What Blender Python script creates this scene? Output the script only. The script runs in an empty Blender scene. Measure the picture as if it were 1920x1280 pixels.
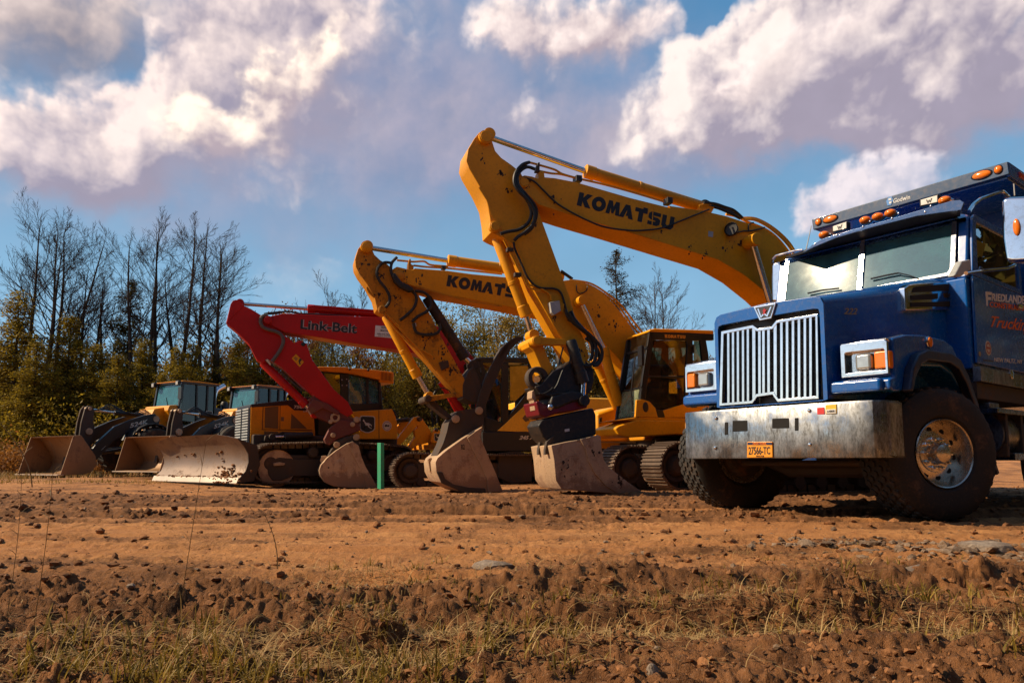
import bpy, bmesh, math, random
import numpy as np
from mathutils import Vector, Matrix
R = math.radians
C = bpy.context.scene.collection
random.seed(7)
# ------------------------------------------------------------------ camera
FPX, PPY, PITCH, CAMH = 1350.0, 726.0, R(6.0), 0.5
CP, SP = math.cos(PITCH), math.sin(PITCH)
def ray(px, py):
    dx = (px - 960) / FPX; dz = -(py - PPY) / FPX
    return Vector((dx, CP - dz * SP, SP + dz * CP))
cd = bpy.data.cameras.new('camera'); cam = bpy.data.objects.new('camera', cd); C.objects.link(cam)
cam.location = (0, 0, CAMH); cam.rotation_euler = (R(90) + PITCH, 0, 0)
cd.sensor_width = 36; cd.lens = 36 * FPX / 1920; cd.shift_y = (PPY - 640) / 1920
cd.clip_start = 0.05; cd.clip_end = 3000
bpy.context.scene.camera = cam
SC = bpy.context.scene
SC.view_settings.view_transform = 'Standard'; SC.view_settings.look = 'None'; SC.view_settings.gamma = 1
SC.view_settings.exposure = 0.38
SC.cycles.max_bounces = 6; SC.cycles.transparent_max_bounces = 12; SC.cycles.caustics_reflective = False; SC.cycles.caustics_refractive = False
SC.cycles.use_denoising = True

class Frame:
    """a machine's own axes: x runs to its rear, y to its right (away from the viewer), z up"""
    def __init__(s, x, y, z, a, k=1.0):
        s.o = Vector((x, y, z)); c, n = math.cos(R(a)), math.sin(R(a)); s.k = k
        s.X = Vector((c, n, 0))*k; s.Y = Vector((-n, c, 0))*k; s.Z = Vector((0, 0, 1))*k
    def W(s, x, y, z): return s.o + s.X * x + s.Y * y + s.Z * z
    def L(s, w):
        d = (w - s.o)/(s.k*s.k); return (d.dot(s.X), d.dot(s.Y), d.dot(s.Z))
    def on(s, p, axis, val):
        d = ray(*p); c = Vector((0, 0, CAMH)) - s.o
        A = (s.X, s.Y, s.Z)[axis]
        k2 = s.k*s.k; t = (val*k2 - c.dot(A)) / d.dot(A)
        w = (c + d * t)/k2
        return (w.dot(s.X), w.dot(s.Y), w.dot(s.Z))
    def onw(s, p, axis, val): return s.W(*s.on(p, axis, val))

class MB:
    def __init__(s): s.v = []; s.f = []
    def add(s, v, f):
        n = len(s.v); s.v += [Vector(q) for q in v]; s.f += [tuple(i + n for i in q) for q in f]; return s
    def box(s, fr, x0, x1, y0, y1, z0, z1):
        P = [fr.W(x, y, z) for x in (x0, x1) for y in (y0, y1) for z in (z0, z1)]
        return s.add(P, [(0,1,3,2),(4,6,7,5),(0,4,5,1),(2,3,7,6),(0,2,6,4),(1,5,7,3)])
    def poly(s, near, off):
        n = len(near); off = Vector(off)
        P = [Vector(q) for q in near] + [Vector(q) + off for q in near]
        return s.add(P, [tuple(range(n)), tuple(range(2*n-1, n-1, -1))] + [(i, i+n, (i+1) % n + n, (i+1) % n) for i in range(n)])
    def prism(s, fr, px, y0, y1):
        return s.poly([fr.onw(p, 1, y0) for p in px], fr.Y * (y1 - y0))
    def prismx(s, fr, px, x0, x1):
        return s.poly([fr.onw(p, 0, x0) for p in px], fr.X * (x1 - x0))
    def loft(s, rings, caps=True, closed=True):
        n = len(rings[0]); V = [q for r in rings for q in r]; F = []
        for k in range(len(rings) - 1):
            for i in range(n if closed else n - 1):
                j = (i + 1) % n
                F.append((k*n+i, k*n+j, (k+1)*n+j, (k+1)*n+i))
        if caps: F += [tuple(range(n-1, -1, -1)), tuple(range((len(rings)-1)*n, len(rings)*n))]
        return s.add(V, F)
    def tube(s, pts, r, n=10, caps=True):
        pts = [Vector(p) for p in pts]; m = len(pts)
        rr = r if isinstance(r, (list, tuple)) else [r] * m
        rings = []; up = None
        for i, p in enumerate(pts):
            t = (pts[min(i+1, m-1)] - pts[max(i-1, 0)])
            if t.length < 1e-9: t = Vector((0,0,1))
            t.normalize()
            if up is None:
                up = Vector((0,0,1)) if abs(t.z) < .9 else Vector((1,0,0))
            a = t.cross(up)
            if a.length < 1e-6: a = t.cross(Vector((0.3,1,0.2)))
            a.normalize(); b = a.cross(t).normalized(); up = b
            rings.append([p + (a * math.cos(2*math.pi*k/n) + b * math.sin(2*math.pi*k/n)) * rr[i] for k in range(n)])
        return s.loft(rings, caps)
    def cyl(s, p0, p1, r0, r1=None, n=20): return s.tube([p0, p1], [r0, r0 if r1 is None else r1], n)
    def lathe(s, o, axis, prof, n=32, closed=False):
        o = Vector(o); ax = Vector(axis).normalized()
        a = ax.cross(Vector((0,0,1)));
        if a.length < 1e-4: a = ax.cross(Vector((0,1,0)))
        a.normalize(); b = ax.cross(a)
        rings = [[o + ax*h + (a*math.cos(2*math.pi*k/n) + b*math.sin(2*math.pi*k/n))*r for k in range(n)] for r, h in prof]
        if closed: rings.append(rings[0])
        return s.loft(rings, caps=not closed)
    def bar(s, p, q, w, h, up=(0,0,1)):
        p, q = Vector(p), Vector(q); t = (q-p).normalized(); a = t.cross(Vector(up))
        if a.length < 1e-5: a = t.cross(Vector((1,0,0)))
        a.normalize(); b = a.cross(t)
        R4 = lambda c: [c+a*w/2+b*h/2, c-a*w/2+b*h/2, c-a*w/2-b*h/2, c+a*w/2-b*h/2]
        return s.loft([R4(p), R4(q)])
    def frame_ring(s, outer, inner, off):
        n = len(outer); off = Vector(off)
        V = [Vector(q) for q in outer] + [Vector(q) for q in inner]; V += [q + off for q in V]
        F = []
        for i in range(n):
            j = (i+1) % n
            F += [(i, j, n+j, n+i), (2*n+j, 2*n+i, 3*n+i, 3*n+j), (j, i, 2*n+i, 2*n+j), (n+i, n+j, 3*n+j, 3*n+i)]
        return s.add(V, F)
    def ball(s, c, rx, ry=None, rz=None, n=14, m=8, fr=None):
        ry = rx if ry is None else ry; rz = rx if rz is None else rz
        c = Vector(c); X, Y = (fr.X, fr.Y) if fr else (Vector((1,0,0)), Vector((0,1,0)))
        rings = []
        for i in range(m+1):
            th = math.pi*(.02 + .96*i/m)
            rings.append([c + X*(rx*math.sin(th)*math.cos(2*math.pi*k/n)) + Y*(ry*math.sin(th)*math.sin(2*math.pi*k/n)) + Vector((0,0,-rz*math.cos(th))) for k in range(n)])
        return s.loft(rings)
    def build(s, name, mat, parent=None, bevel=0.0, ang=32, seg=2, loc=None, **tags):
        me = bpy.data.meshes.new(name)
        o = bpy.data.objects.new(name, me); C.objects.link(o)
        base = Vector((0,0,0))
        if parent is not None:
            o.parent = parent; base = world_loc(parent)
        if loc is not None: o.location = Vector(loc) - base; base = Vector(loc)
        me.from_pydata([tuple(q - base) for q in s.v], [], s.f)
        bm = bmesh.new(); bm.from_mesh(me); bmesh.ops.recalc_face_normals(bm, faces=bm.faces); bm.to_mesh(me); bm.free()
        me.polygons.foreach_set('use_smooth', [True]*len(me.polygons))
        me.set_sharp_from_angle(angle=R(ang))
        me.materials.append(mat)
        if bevel:
            b = o.modifiers.new('bevel', 'BEVEL'); b.width = bevel; b.segments = seg; b.limit_method = 'ANGLE'; b.angle_limit = R(40); b.harden_normals = True
        for k, val in tags.items(): o[k] = val
        return o
def world_loc(o):
    p = Vector(o.location)
    while o.parent: o = o.parent; p = p + Vector(o.location)
    return p
def empty(name, loc, label, cat, group=None):
    o = bpy.data.objects.new(name, None); C.objects.link(o); o.location = loc; o.empty_display_size = .3
    o['label'] = label; o['category'] = cat
    if group: o['group'] = group
    return o
def tag(o, **k):
    for a, b in k.items(): o[a] = b
    return o
def fast_mesh(name, V, faces, mat, parent=None, smooth=False, mats=None, mi=None):
    """V (n,3) array, faces (m,k) int array"""
    me = bpy.data.meshes.new(name); V = np.asarray(V, np.float32); faces = np.asarray(faces, np.int32); m, k = faces.shape
    me.vertices.add(len(V)); me.vertices.foreach_set('co', V.ravel())
    me.loops.add(m*k); me.loops.foreach_set('vertex_index', faces.ravel())
    me.polygons.add(m); me.polygons.foreach_set('loop_start', np.arange(0, m*k, k, dtype=np.int32))
    me.polygons.foreach_set('use_smooth', np.full(m, smooth))
    me.update(calc_edges=True); me.validate()
    me.materials.append(mat)
    o = bpy.data.objects.new(name, me); C.objects.link(o)
    if parent: o.parent = parent
    return o

# ------------------------------------------------------------------ node helpers
class G:
    """small expression builder over shader nodes"""
    def __init__(s, nt): s.nt = nt
    def n(s, t, **k):
        a = s.nt.nodes.new(t)
        for q, v in k.items(): setattr(a, q, v)
        return a
    def lk(s, a, b): s.nt.links.new(a, b)
    def put(s, sock, v):
        if isinstance(v, bpy.types.NodeSocket): s.lk(v, sock)
        elif v is not None: sock.default_value = v
    def m(s, op, a, b=None, c=None, clamp=False):
        q = s.n('ShaderNodeMath', operation=op, use_clamp=clamp)
        for i, v in enumerate((a, b, c)):
            if v is not None: s.put(q.inputs[i], v)
        return q.outputs[0]
    def vm(s, op, a, b=None, scale=None):
        q = s.n('ShaderNodeVectorMath', operation=op)
        s.put(q.inputs[0], a)
        if b is not None: s.put(q.inputs[1], b)
        if scale is not None: s.put(q.inputs['Scale'], scale)
        return q.outputs['Value' if op in ('DOT_PRODUCT', 'LENGTH', 'DISTANCE') else 'Vector']
    def noise(s, vec, scale, detail=4, rough=.55, dist=0.0, out='Fac', lac=2.0):
        q = s.n('ShaderNodeTexNoise'); s.put(q.inputs['Vector'], vec)
        q.inputs['Scale'].default_value = scale; q.inputs['Detail'].default_value = detail; q.inputs['Roughness'].default_value = rough
        q.inputs['Distortion'].default_value = dist; q.inputs['Lacunarity'].default_value = lac
        return q.outputs[out]
    def ramp(s, v, a, b, lo=0.0, hi=1.0, smooth=True):
        q = s.n('ShaderNodeMapRange', interpolation_type='SMOOTHSTEP' if smooth else 'LINEAR')
        s.put(q.inputs[0], v)
        for i, x in enumerate((a, b, lo, hi)): q.inputs[i+1].default_value = x
        return q.outputs[0]
    def mix(s, f, a, b, mode='MIX'):
        q = s.n('ShaderNodeMix', data_type='RGBA', blend_type=mode)
        s.put(q.inputs[0], f)
        for i, v in ((6, a), (7, b)):
            if isinstance(v, tuple) and len(v) == 3: v = (*v, 1)
            s.put(q.inputs[i], v)
        return q.outputs[2]
    def bump(s, h, dist=.01, strength=1.0):
        q = s.n('ShaderNodeBump'); s.put(q.inputs['Height'], h); q.inputs['Distance'].default_value = dist; q.inputs['Strength'].default_value = strength
        return q.outputs[0]
def newmat(name):
    m = bpy.data.materials.new(name); m.use_nodes = True; nt = m.node_tree
    return m, G(nt), nt.nodes['Principled BSDF']
def col(v): return (*v, 1)
DIRT = (.17, .085, .036)
def paint(name, c, rough=.4, metal=0.0, dirt=.35, dscale=2.5, coat=0.0, dcol=DIRT, bumpd=.0015, var=.12, low=0.0, spec=.5, streak=True):
    """paint or bare metal with patches of dried mud"""
    m, g, b = newmat(name)
    p = g.n('ShaderNodeNewGeometry').outputs['Position']
    n1 = g.noise(p, dscale, 6, .65); n2 = g.noise(p, dscale*9, 4, .6); n3 = g.noise(p, 1.1, 2)
    fac = g.m('ADD', n1, g.m('MULTIPLY', g.m('SUBTRACT', n2, .5), .35))
    if streak:
        sv = g.vm('MULTIPLY', p, (9.0, 9.0, .9)); fac = g.m('ADD', fac, g.m('MULTIPLY', g.m('SUBTRACT', g.noise(sv, 1.2, 4, .6), .5), .4))
    if low:
        z = g.n('ShaderNodeSeparateXYZ'); g.lk(p, z.inputs[0])
        fac = g.m('ADD', fac, g.ramp(z.outputs[2], low, 0.0, 0, .35))
    k = g.ramp(fac, .78 - dirt*.5, .98 - dirt*.35)
    k = g.m('MULTIPLY', k, min(1, .35 + dirt))
    cc = g.mix(g.ramp(n3, .3, .7), tuple(x*(1-var) for x in c), tuple(min(1, x*(1+var)) for x in c))
    cc = g.mix(g.m('MULTIPLY', g.ramp(n2, .45, .7), .18), cc, dcol)
    g.lk(g.mix(k, cc, dcol), b.inputs['Base Color'])
    g.lk(g.m('MULTIPLY_ADD', k, .5, g.m('MULTIPLY_ADD', n2, .22, rough - .1)), b.inputs['Roughness'])
    g.lk(g.m('MULTIPLY', g.m('SUBTRACT', 1.0, k), metal), b.inputs['Metallic'])
    b.inputs['Specular IOR Level'].default_value = spec
    b.inputs['Coat Weight'].default_value = coat; b.inputs['Coat Roughness'].default_value = .06
    g.lk(g.bump(g.m('ADD', g.m('MULTIPLY', n2, .5), k), bumpd, .6), b.inputs['Normal'])
    return m
def plain(name, c, rough=.5, metal=0.0, spec=.5):
    m, g, b = newmat(name)
    p = g.n('ShaderNodeNewGeometry').outputs['Position']
    n = g.noise(p, 14, 5, .6)
    g.lk(g.mix(g.ramp(n, .35, .7), tuple(x*.82 for x in c), c), b.inputs['Base Color'])
    g.lk(g.m('MULTIPLY_ADD', n, .2, rough - .1), b.inputs['Roughness'])
    b.inputs['Metallic'].default_value = metal; b.inputs['Specular IOR Level'].default_value = spec
    return m
def glass(name, tint=(.35,.42,.42), rough=.01, refl=1.0, dust_or_light_col=(.32, .27, .2), d0=.01, d1=.14, glare=0):
    m, g, b = newmat(name); nt = m.node_tree; nt.nodes.remove(b)
    t = g.n('ShaderNodeBsdfTransparent'); t.inputs[0].default_value = col(tint)
    gl = g.n('ShaderNodeBsdfGlossy'); gl.inputs['Roughness'].default_value = rough; gl.inputs[0].default_value = (.95, .97, 1, 1)
    f = g.n('ShaderNodeFresnel'); f.inputs[0].default_value = 1.55
    p = g.n('ShaderNodeNewGeometry').outputs['Position']
    dust_or_light = g.n('ShaderNodeBsdfDiffuse'); dust_or_light.inputs[0].default_value = col(dust_or_light_col)  # diffuse coat: real dust, but two panes carry painted reflection and lit interior
    fac = g.m('ADD', g.m('MULTIPLY', f.outputs[0], 1.6*refl), .02, clamp=True)
    mx = g.n('ShaderNodeMixShader'); g.lk(fac, mx.inputs[0]); g.lk(t.outputs[0], mx.inputs[1]); g.lk(gl.outputs[0], mx.inputs[2])
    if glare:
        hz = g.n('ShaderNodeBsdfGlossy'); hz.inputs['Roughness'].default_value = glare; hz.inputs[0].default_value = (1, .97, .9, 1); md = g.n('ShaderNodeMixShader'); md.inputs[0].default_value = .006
        g.lk(dust_or_light.outputs[0], md.inputs[1]); g.lk(hz.outputs[0], md.inputs[2]); dust_or_light = md
    mx2 = g.n('ShaderNodeMixShader'); g.lk(g.ramp(g.noise(p, 5, 6, .7), .4, .8, d0, d1), mx2.inputs[0]); g.lk(mx.outputs[0], mx2.inputs[1]); g.lk(dust_or_light.outputs[0], mx2.inputs[2])
    g.lk(mx2.outputs[0], nt.nodes['Material Output'].inputs[0])
    return m

# ------------------------------------------------------------------ sky, sun
SUN_AZ, SUN_EL = R(-93), R(38)      # measured from +y towards +x
SUN = Vector((math.sin(SUN_AZ)*math.cos(SUN_EL), math.cos(SUN_AZ)*math.cos(SUN_EL), math.sin(SUN_EL)))
sl = bpy.data.lights.new('sun', 'SUN'); sl.energy = 5.0; sl.angle = R(.5); sl.color = (1, .80, .54)
so = bpy.data.objects.new('sun', sl); C.objects.link(so); so.rotation_euler = SUN.to_track_quat('Z', 'Y').to_euler(); so.location = (-30, 0, 30)
# ------------------------------------------------------------------ numpy noise
def _hash(ix, iy, seed):
    h = (ix.astype(np.int64)*374761393 + iy.astype(np.int64)*668265263 + seed*1442695041) & 0xffffffff
    h = ((h ^ (h >> 13)) * 1274126177) & 0xffffffff
    return h ^ (h >> 16)
def perlin(x, y, seed=0):
    ix, iy = np.floor(x), np.floor(y); fx, fy = (x-ix).astype(np.float32), (y-iy).astype(np.float32)
    u, v = fx*fx*fx*(fx*(fx*6-15)+10), fy*fy*fy*(fy*(fy*6-15)+10)
    def gr(a, b, dx, dy):
        t = (_hash(ix+a, iy+b, seed) & 0xffff).astype(np.float32) * np.float32(2*math.pi/65536)
        return np.cos(t)*dx + np.sin(t)*dy
    n0 = gr(0,0,fx,fy); n1 = gr(1,0,fx-1,fy); n2 = gr(0,1,fx,fy-1); n3 = gr(1,1,fx-1,fy-1)
    a = n0+(n1-n0)*u; b = n2+(n3-n2)*u
    return (a+(b-a)*v)*1.5
def fbm(x, y, seed=0, oct=6, gain=.5, lac=2.03, billow=False):
    t = 0; a = 1; s = 0
    for i in range(oct):
        n = perlin(x, y, seed+i*17)
        t = t + a*((np.abs(n)*2-.55) if billow else n); s += a; a *= gain; x = x*lac+13.7; y = y*lac-7.3
    return t/s
def sstep(x, a, b):
    t = np.clip((x-a)/(b-a), 0, 1); return t*t*(3-2*t)
SKY_AZ, SKY_E0, SKY_E1 = R(62), R(-4), R(58)
# cloud layers from back to front: (blobs in picture units of direction, seed, billow, fine, light strength, shadow tone, lit tone, edge softness, puff size)
SKY_LAYERS = [
 ([(620,260,380,180,.8),(250,330,330,110,.6),(150,60,260,120,.7),(880,210,280,160,.75),(1150,200,180,130,.65),(1010,340,280,80,.45),(700,30,250,110,.6),(1650,180,330,130,.6),(1250,300,170,60,.5),(300,430,300,60,.35),(250,110,90,35,-.5),(60,210,80,45,-.5)], 2, .10, .20, .8, (.33,.315,.44), (.60,.52,.57), .8, .7),
 ([(50,30,190,75,1.0),(150,50,120,55,.7),(60,130,100,50,.5),(270,-10,130,30,.7)], 6, .30, .30, .9, (.26,.22,.25), (.86,.70,.64), .8, .9),
 ([(430,120,120,95,1.0),(320,150,60,60,.8),(400,40,60,40,.6),(560,10,150,60,.9),(690,60,150,90,.5),(230,220,110,50,.8),(120,280,100,60,.8),(60,330,70,50,.5),(270,290,140,65,.7),(180,350,150,45,.5),(480,220,120,80,.7),(620,200,120,90,.45),(250,100,50,30,-.6)], 11, .46, .30, 1.0, (.36,.32,.41), (1.10,.90,.82), .42, .9),
 ([(628,78,28,26,1.0),(598,108,38,28,1.0),(545,140,52,32,1.0),(490,168,34,26,.9),(352,205,34,26,.9),(345,240,40,40,.8),(400,258,60,36,.75),(455,238,50,36,.8),(518,200,36,38,.85),(480,285,100,36,.5),(600,165,80,40,.4)], 29, .40, .36, .85, (.50,.40,.44), (1.35,1.10,.90), .5, 1.5),
 ([(1040,40,115,50,.95),(945,36,60,36,.85),(1130,50,65,40,.85),(1060,100,90,34,.5),(1200,60,50,60,.55),(1010,210,80,50,.4),(1260,20,30,22,.55)], 35, .42, .36, .9, (.50,.40,.44), (1.15,.96,.88), .5, 1.2),
 ([(1280,120,50,40,.8),(1340,140,70,50,.9),(1420,70,70,45,.95),(1450,130,100,70,.9),(1560,30,100,60,1.0),(1590,110,120,80,.95),(1700,40,130,70,.95),(1840,60,140,90,1.0),(1850,190,140,80,.8),(1480,200,130,65,.85),(1330,220,130,55,.75),(1680,220,160,55,.75),(1190,210,70,38,.6),(1250,270,100,35,.5),(1420,270,100,30,.45),(1330,40,40,36,-.7)], 43, .46, .32, 1.0, (.385,.335,.42), (1.12,.95,.87), .45, 1.0),
 ([(1480,110,80,50,.7),(1400,160,80,36,.6),(1620,40,60,40,.6),(1330,180,60,34,.5)], 47, .40, .40, .8, (.62,.50,.50), (1.2,1.0,.92), .7, 1.2),
 ([(1590,355,42,30,.9),(1550,385,46,34,.7),(1630,345,36,26,.8),(1690,330,40,34,.85),(1728,305,26,22,.9),(1720,345,50,26,.7),(1620,390,80,30,.6),(1530,420,34,26,.5)], 57, .42, .32, .9, (.42,.46,.60), (.92,.82,.85), .45, 1.5),
 ([(590,520,90,40,.5),(540,550,60,30,.4)], 61, .35, .35, .5, (.50,.58,.68), (.66,.69,.74), .9, 1.4),
]
def sky_pixels(W=1800, H=900):
    az1 = np.linspace(-SKY_AZ, SKY_AZ, W, dtype=np.float32); el1 = np.linspace(SKY_E0, SKY_E1, H, dtype=np.float32); k = 1350.0
    def azel(px, py):
        d = ray(px, py).normalized(); return math.atan2(d.x, d.y), math.asin(d.z)
    EL = np.broadcast_to(el1[:, None], (H, W)); AZ = np.broadcast_to(az1[None, :], (H, W))
    t = sstep(EL, R(4), R(33))[..., None]
    out = np.array([.29, .53, .74])*(1-t) + np.array([.095, .27, .50])*t
    out = out*(1 + .12*fbm(AZ*6, EL*9, 77, 4)[..., None])
    txp = W/(2*SKY_AZ*k)
    for blobs, seed, kb, kf, kl, dark, white, soft, size in SKY_LAYERS:
        ae = [azel(b[0], b[1]) for b in blobs]
        x0 = min(a - b[2]*2.6/k for (a, e), b in zip(ae, blobs)); x1 = max(a + b[2]*2.6/k for (a, e), b in zip(ae, blobs))
        y0 = min(e - b[3]*2.6/k for (a, e), b in zip(ae, blobs)); y1 = max(e + b[3]*2.6/k for (a, e), b in zip(ae, blobs))
        i0, i1 = max(0, np.searchsorted(az1, x0)), min(W, np.searchsorted(az1, x1)); j0, j1 = max(0, np.searchsorted(el1, y0)), min(H, np.searchsorted(el1, y1))
        az, el = np.meshgrid(az1[i0:i1], el1[j0:j1])
        X, Y = az*k/100, el*k/100
        wx = fbm(X*.7*size, Y*.7*size, seed, 6, .55); wy = fbm(X*.7*size+31, Y*.7*size-12, seed+2, 6, .55)
        A, E = az + wx*.045/size, el + wy*.04/size
        tot = 0
        for (a, e), (px, py, rx, ry, amp) in zip(ae, blobs):
            tot = tot + amp*np.exp(-.8*(((A-a)*k/rx)**2 + ((E-e)*k/ry)**2))
        q1, q2 = (X+wx*.3/size)*size, (Y+wy*.3/size)*size
        bil = fbm(q1*.72, q2*.85, seed+5, 7, .46, billow=True)
        fine = fbm(q1*1.3, q2*1.5, seed+9, 7, .54)
        D = (tot*1.15 + bil*kb + fine*kf - .36)*sstep(tot, .02, .3) - .6*(1-sstep(tot, .02, .3))
        thick = np.clip(D, 0, None)
        shade = 0; ws = 0
        for d, w in ((4,1.0),(9,1.0),(16,1.0),(28,.9),(46,.7),(75,.5)):
            d /= size**.7
            sx, sy = int(round(d*.66*txp)), int(round(d*.75*txp))
            shade = shade + w*np.clip(np.roll(np.roll(thick, sx, axis=1), -sy, axis=0), 0, .8); ws += w
        tr = np.exp(-2.2*kl*shade/ws)
        # small relief lit from the same side
        hgt = bil*kb*1.3 + fine*kf*.8 + .5*tot + .5*wx
        rel = 0
        for d, w in ((3,.28),(8,.42),(18,.55),(45,.65),(90,.5)):
            d /= size**.7; sx, sy = max(1, int(round(d*.66*txp*1.3))), max(1, int(round(d*.75*txp*1.3)))
            rel = rel + w*(hgt - np.roll(np.roll(hgt, sx, axis=1), -sy, axis=0))
        lit = np.clip(.55*tr + .22 + .52*rel*kl, 0, 1)
        L = (np.clip((lit-.20)/.76, 0, 1)**1.15)[..., None]
        cl = np.array(dark)*(1-L) + np.array(white)*L
        cl = cl*(1 + .10*fine[..., None])
        sl_ = soft*(1.5 + 1.3*(1-L[..., 0])); al = sstep(D, -.20, sl_)[..., None]
        # thin edges let the blue through
        seg = out[j0:j1, i0:i1]
        out[j0:j1, i0:i1] = seg*(1-al) + cl*al
    return out.astype(np.float32)
def make_world():
    w = bpy.data.worlds.new('World'); SC.world = w; w.use_nodes = True; nt = w.node_tree; g = G(nt)
    bg = nt.nodes['Background']
    sky = g.n('ShaderNodeTexSky', sky_type='NISHITA', sun_disc=False, sun_elevation=SUN_EL, sun_rotation=SUN_AZ, air_density=1.0, dust_density=.6, ozone_density=2.0)
    px = sky_pixels(); H, W = px.shape[:2]
    img = bpy.data.images.new('clouds', W, H, float_buffer=True); img.colorspace_settings.name = 'Non-Color'
    img.pixels.foreach_set(np.concatenate([px, np.ones((H, W, 1), np.float32)], axis=2).ravel())
    img.update(); img.pack()
    dirv = g.vm('NORMALIZE', g.n('ShaderNodeTexCoord').outputs['Generated'])
    sp = g.n('ShaderNodeSeparateXYZ'); g.lk(dirv, sp.inputs[0])
    az = g.m('ARCTAN2', sp.outputs[0], sp.outputs[1]); el = g.m('ARCSINE', sp.outputs[2])
    cb = g.n('ShaderNodeCombineXYZ')
    g.lk(g.m('MULTIPLY_ADD', az, 1/(2*SKY_AZ), .5), cb.inputs[0]); g.lk(g.m('MULTIPLY_ADD', el, 1/(SKY_E1-SKY_E0), -SKY_E0/(SKY_E1-SKY_E0)), cb.inputs[1])
    ti = g.n('ShaderNodeTexImage', extension='MIRROR', interpolation='Cubic'); ti.image = img; g.lk(cb.outputs[0], ti.inputs[0])
    S = .09; SKYGAIN = .81
    cl = g.vm('SCALE', ti.outputs[0], scale=SKYGAIN/S)
    back = g.ramp(dirv_y(g, sp), -.15, .25)
    g.lk(g.mix(g.m('MULTIPLY', back, .93), sky.outputs[0], cl), bg.inputs[0])
    bg.inputs[1].default_value = S
    w.cycles.sampling_method = 'MANUAL'; w.cycles.sample_map_resolution = 512
def dirv_y(g, sp): return sp.outputs[1]
make_world()
# ------------------------------------------------------------------ ground
GROUND_SPOTS = [(4.9,12.0,3.0,.02),(1.0,11.7,1.8,.03),(-.9,13.5,2.0,-.04),(-4.1,18.0,2.6,-.13),(-7,18.3,3,-.0),(-12,20.5,4,.06)]
def ground_base(x, y):
    z = 0.0*x
    for a, b, r, h in GROUND_SPOTS: z = z + h*np.exp(-((x-a)**2 + (y-b)**2)/(r*r))
    z = z + 1.3*sstep(y, 24, 52)*sstep(-x, -12, 16) + .8*sstep(y, 26, 60)
    return z + .025*perlin(x*.35, y*.35, 5) + .0
RUTS = ((7.45,.16,.06,1),(6.85,.14,.05,2),(8.2,.2,.06,3),(9.2,.25,.06,4),(2.75,.17,.05,5),(3.3,.13,.035,6),(6.2,.13,.05,7),(10.4,.25,.06,8),(5.0,.09,.025,9),(5.65,.10,.03,10),(4.35,.10,.03,11),(11.6,.3,.06,12),(2.25,.12,.035,13))
def rut_line(x, y, c, s): return y - c - .16*perlin(x*.30+s, y*0+s*3.3, 60+s) - .05*x*(1 if 4 < s < 7 or s == 13 else .25)
def ground_rough(x, y):
    """0 on the packed strip, 1 on churned earth"""
    r = .46 + .30*perlin(x*.5, y*.8, 71) + .25*perlin(x*1.3, y*2.6, 73)
    band = lambda c, w: np.exp(-((y + .10*x*0 + .22*perlin(x*.45, y*0+3.1, 9) - c)/w)**2)
    r = r + .85*band(7.15, .30) + .7*band(8.6, .55) + .5*band(10.2, .8) + .35*band(6.3, .12)
    r = r - .26*band(5.3, .6)*sstep(3.2 - x, 0, 2.0) - .5*band(7.8, .22)
    r = r + .75*sstep(3.5 + .12*x - y + .7*perlin(x*.8, y*.9, 4) + .4*perlin(x*2.3, y*2.3, 6), -.5, 1.0)*(.75 + .5*perlin(x*1.1, y*1.3, 14))
    for c, w, dp, s in RUTS: r = r + (6*dp)*np.exp(-(rut_line(x, y, c, s)/(w*1.5))**2)*(.6 + .8*perlin(x*1.7, y*1.7+s, 75))
    return np.clip(r, 0.02, 1.25)
def _at(px, py): d = ray(px, py); t = -CAMH/d.z; return d.x*t, d.y*t
MOUNDS = [(*_at(px_, py_), rx, ry, h) for px_, py_, rx, ry, h in [(1600,1150,.16,.10,.075),(1700,1190,.16,.09,-.07),(690,1195,.15,.09,.06),(760,1215,.13,.07,-.05),(60,1190,.22,.10,.05),(330,1150,.3,.12,.04),(150,1110,.35,.14,-.05),(1380,1120,.25,.12,.05),(1480,1100,.2,.1,-.045),(1120,1090,.4,.12,.04),(560,1100,.4,.14,-.04),(1840,1100,.3,.15,.05),(420,1105,.2,.1,.045)]]
def ground_height(x, y, detail=True):
    z = ground_base(x, y)
    if not detail: return z
    r = ground_rough(x, y)
    near = sstep(24 - y, 0, 10)
    big = fbm(x*1.6, y*2.1, 21, 3)
    lump = fbm(x*5.2+.4*big, y*6.0, 31, 5, .55, billow=True)
    fine = fbm(x*19, y*23, 51, 4, .6, billow=True)
    clod = np.clip(fbm(x*8.5, y*9.5, 91, 3, .5), 0, None)
    z = z + near*(.75 + .5*perlin(x*.7, y*1.6, 33))*(r*(1 + .38*sstep(4.2 - y, 0, 1.2))*(.020*big + .028*lump + .020*fine + .036*clod + .010*fbm(x*42, y*48, 55, 3, .6, billow=True) - .020) + .008*lump + .006*fine + .010*fbm(x*2.2, y*9, 37, 4, .55, billow=True) + .012*np.clip(fbm(x*5, y*14, 39, 4, .6) - .12, 0, 1))
    for a, b, rx, ry, h in MOUNDS: z = z + h*np.exp(-((x-a)/rx)**2 - ((y-b)/ry)**2)*(1 + 1.2*lump)
    # wheel and track ruts: running across the view with lug marks
    for c, w, dp, s in RUTS:
        yc = rut_line(x, y, c, s)
        g = np.exp(-(yc/w)**2); rim = np.exp(-((np.abs(yc)-w*1.6)/(w*.6))**2)
        lug = .5+.5*np.sin(x*17 + s*2 + 2*perlin(x*2, y*2, 8))
        z = z - dp*g*(.55+.45*lug)*near + dp*.55*rim*near*(.5+r)
    # lug prints in the near right corner
    a = sstep(2.05 - y, 0, .3)*sstep(x+.9, 0, .5)*sstep(.75 - x, 0, .4)
    z = z + a*.014*np.sin((y*.9 + x*.35)*75)
    return z
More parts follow.
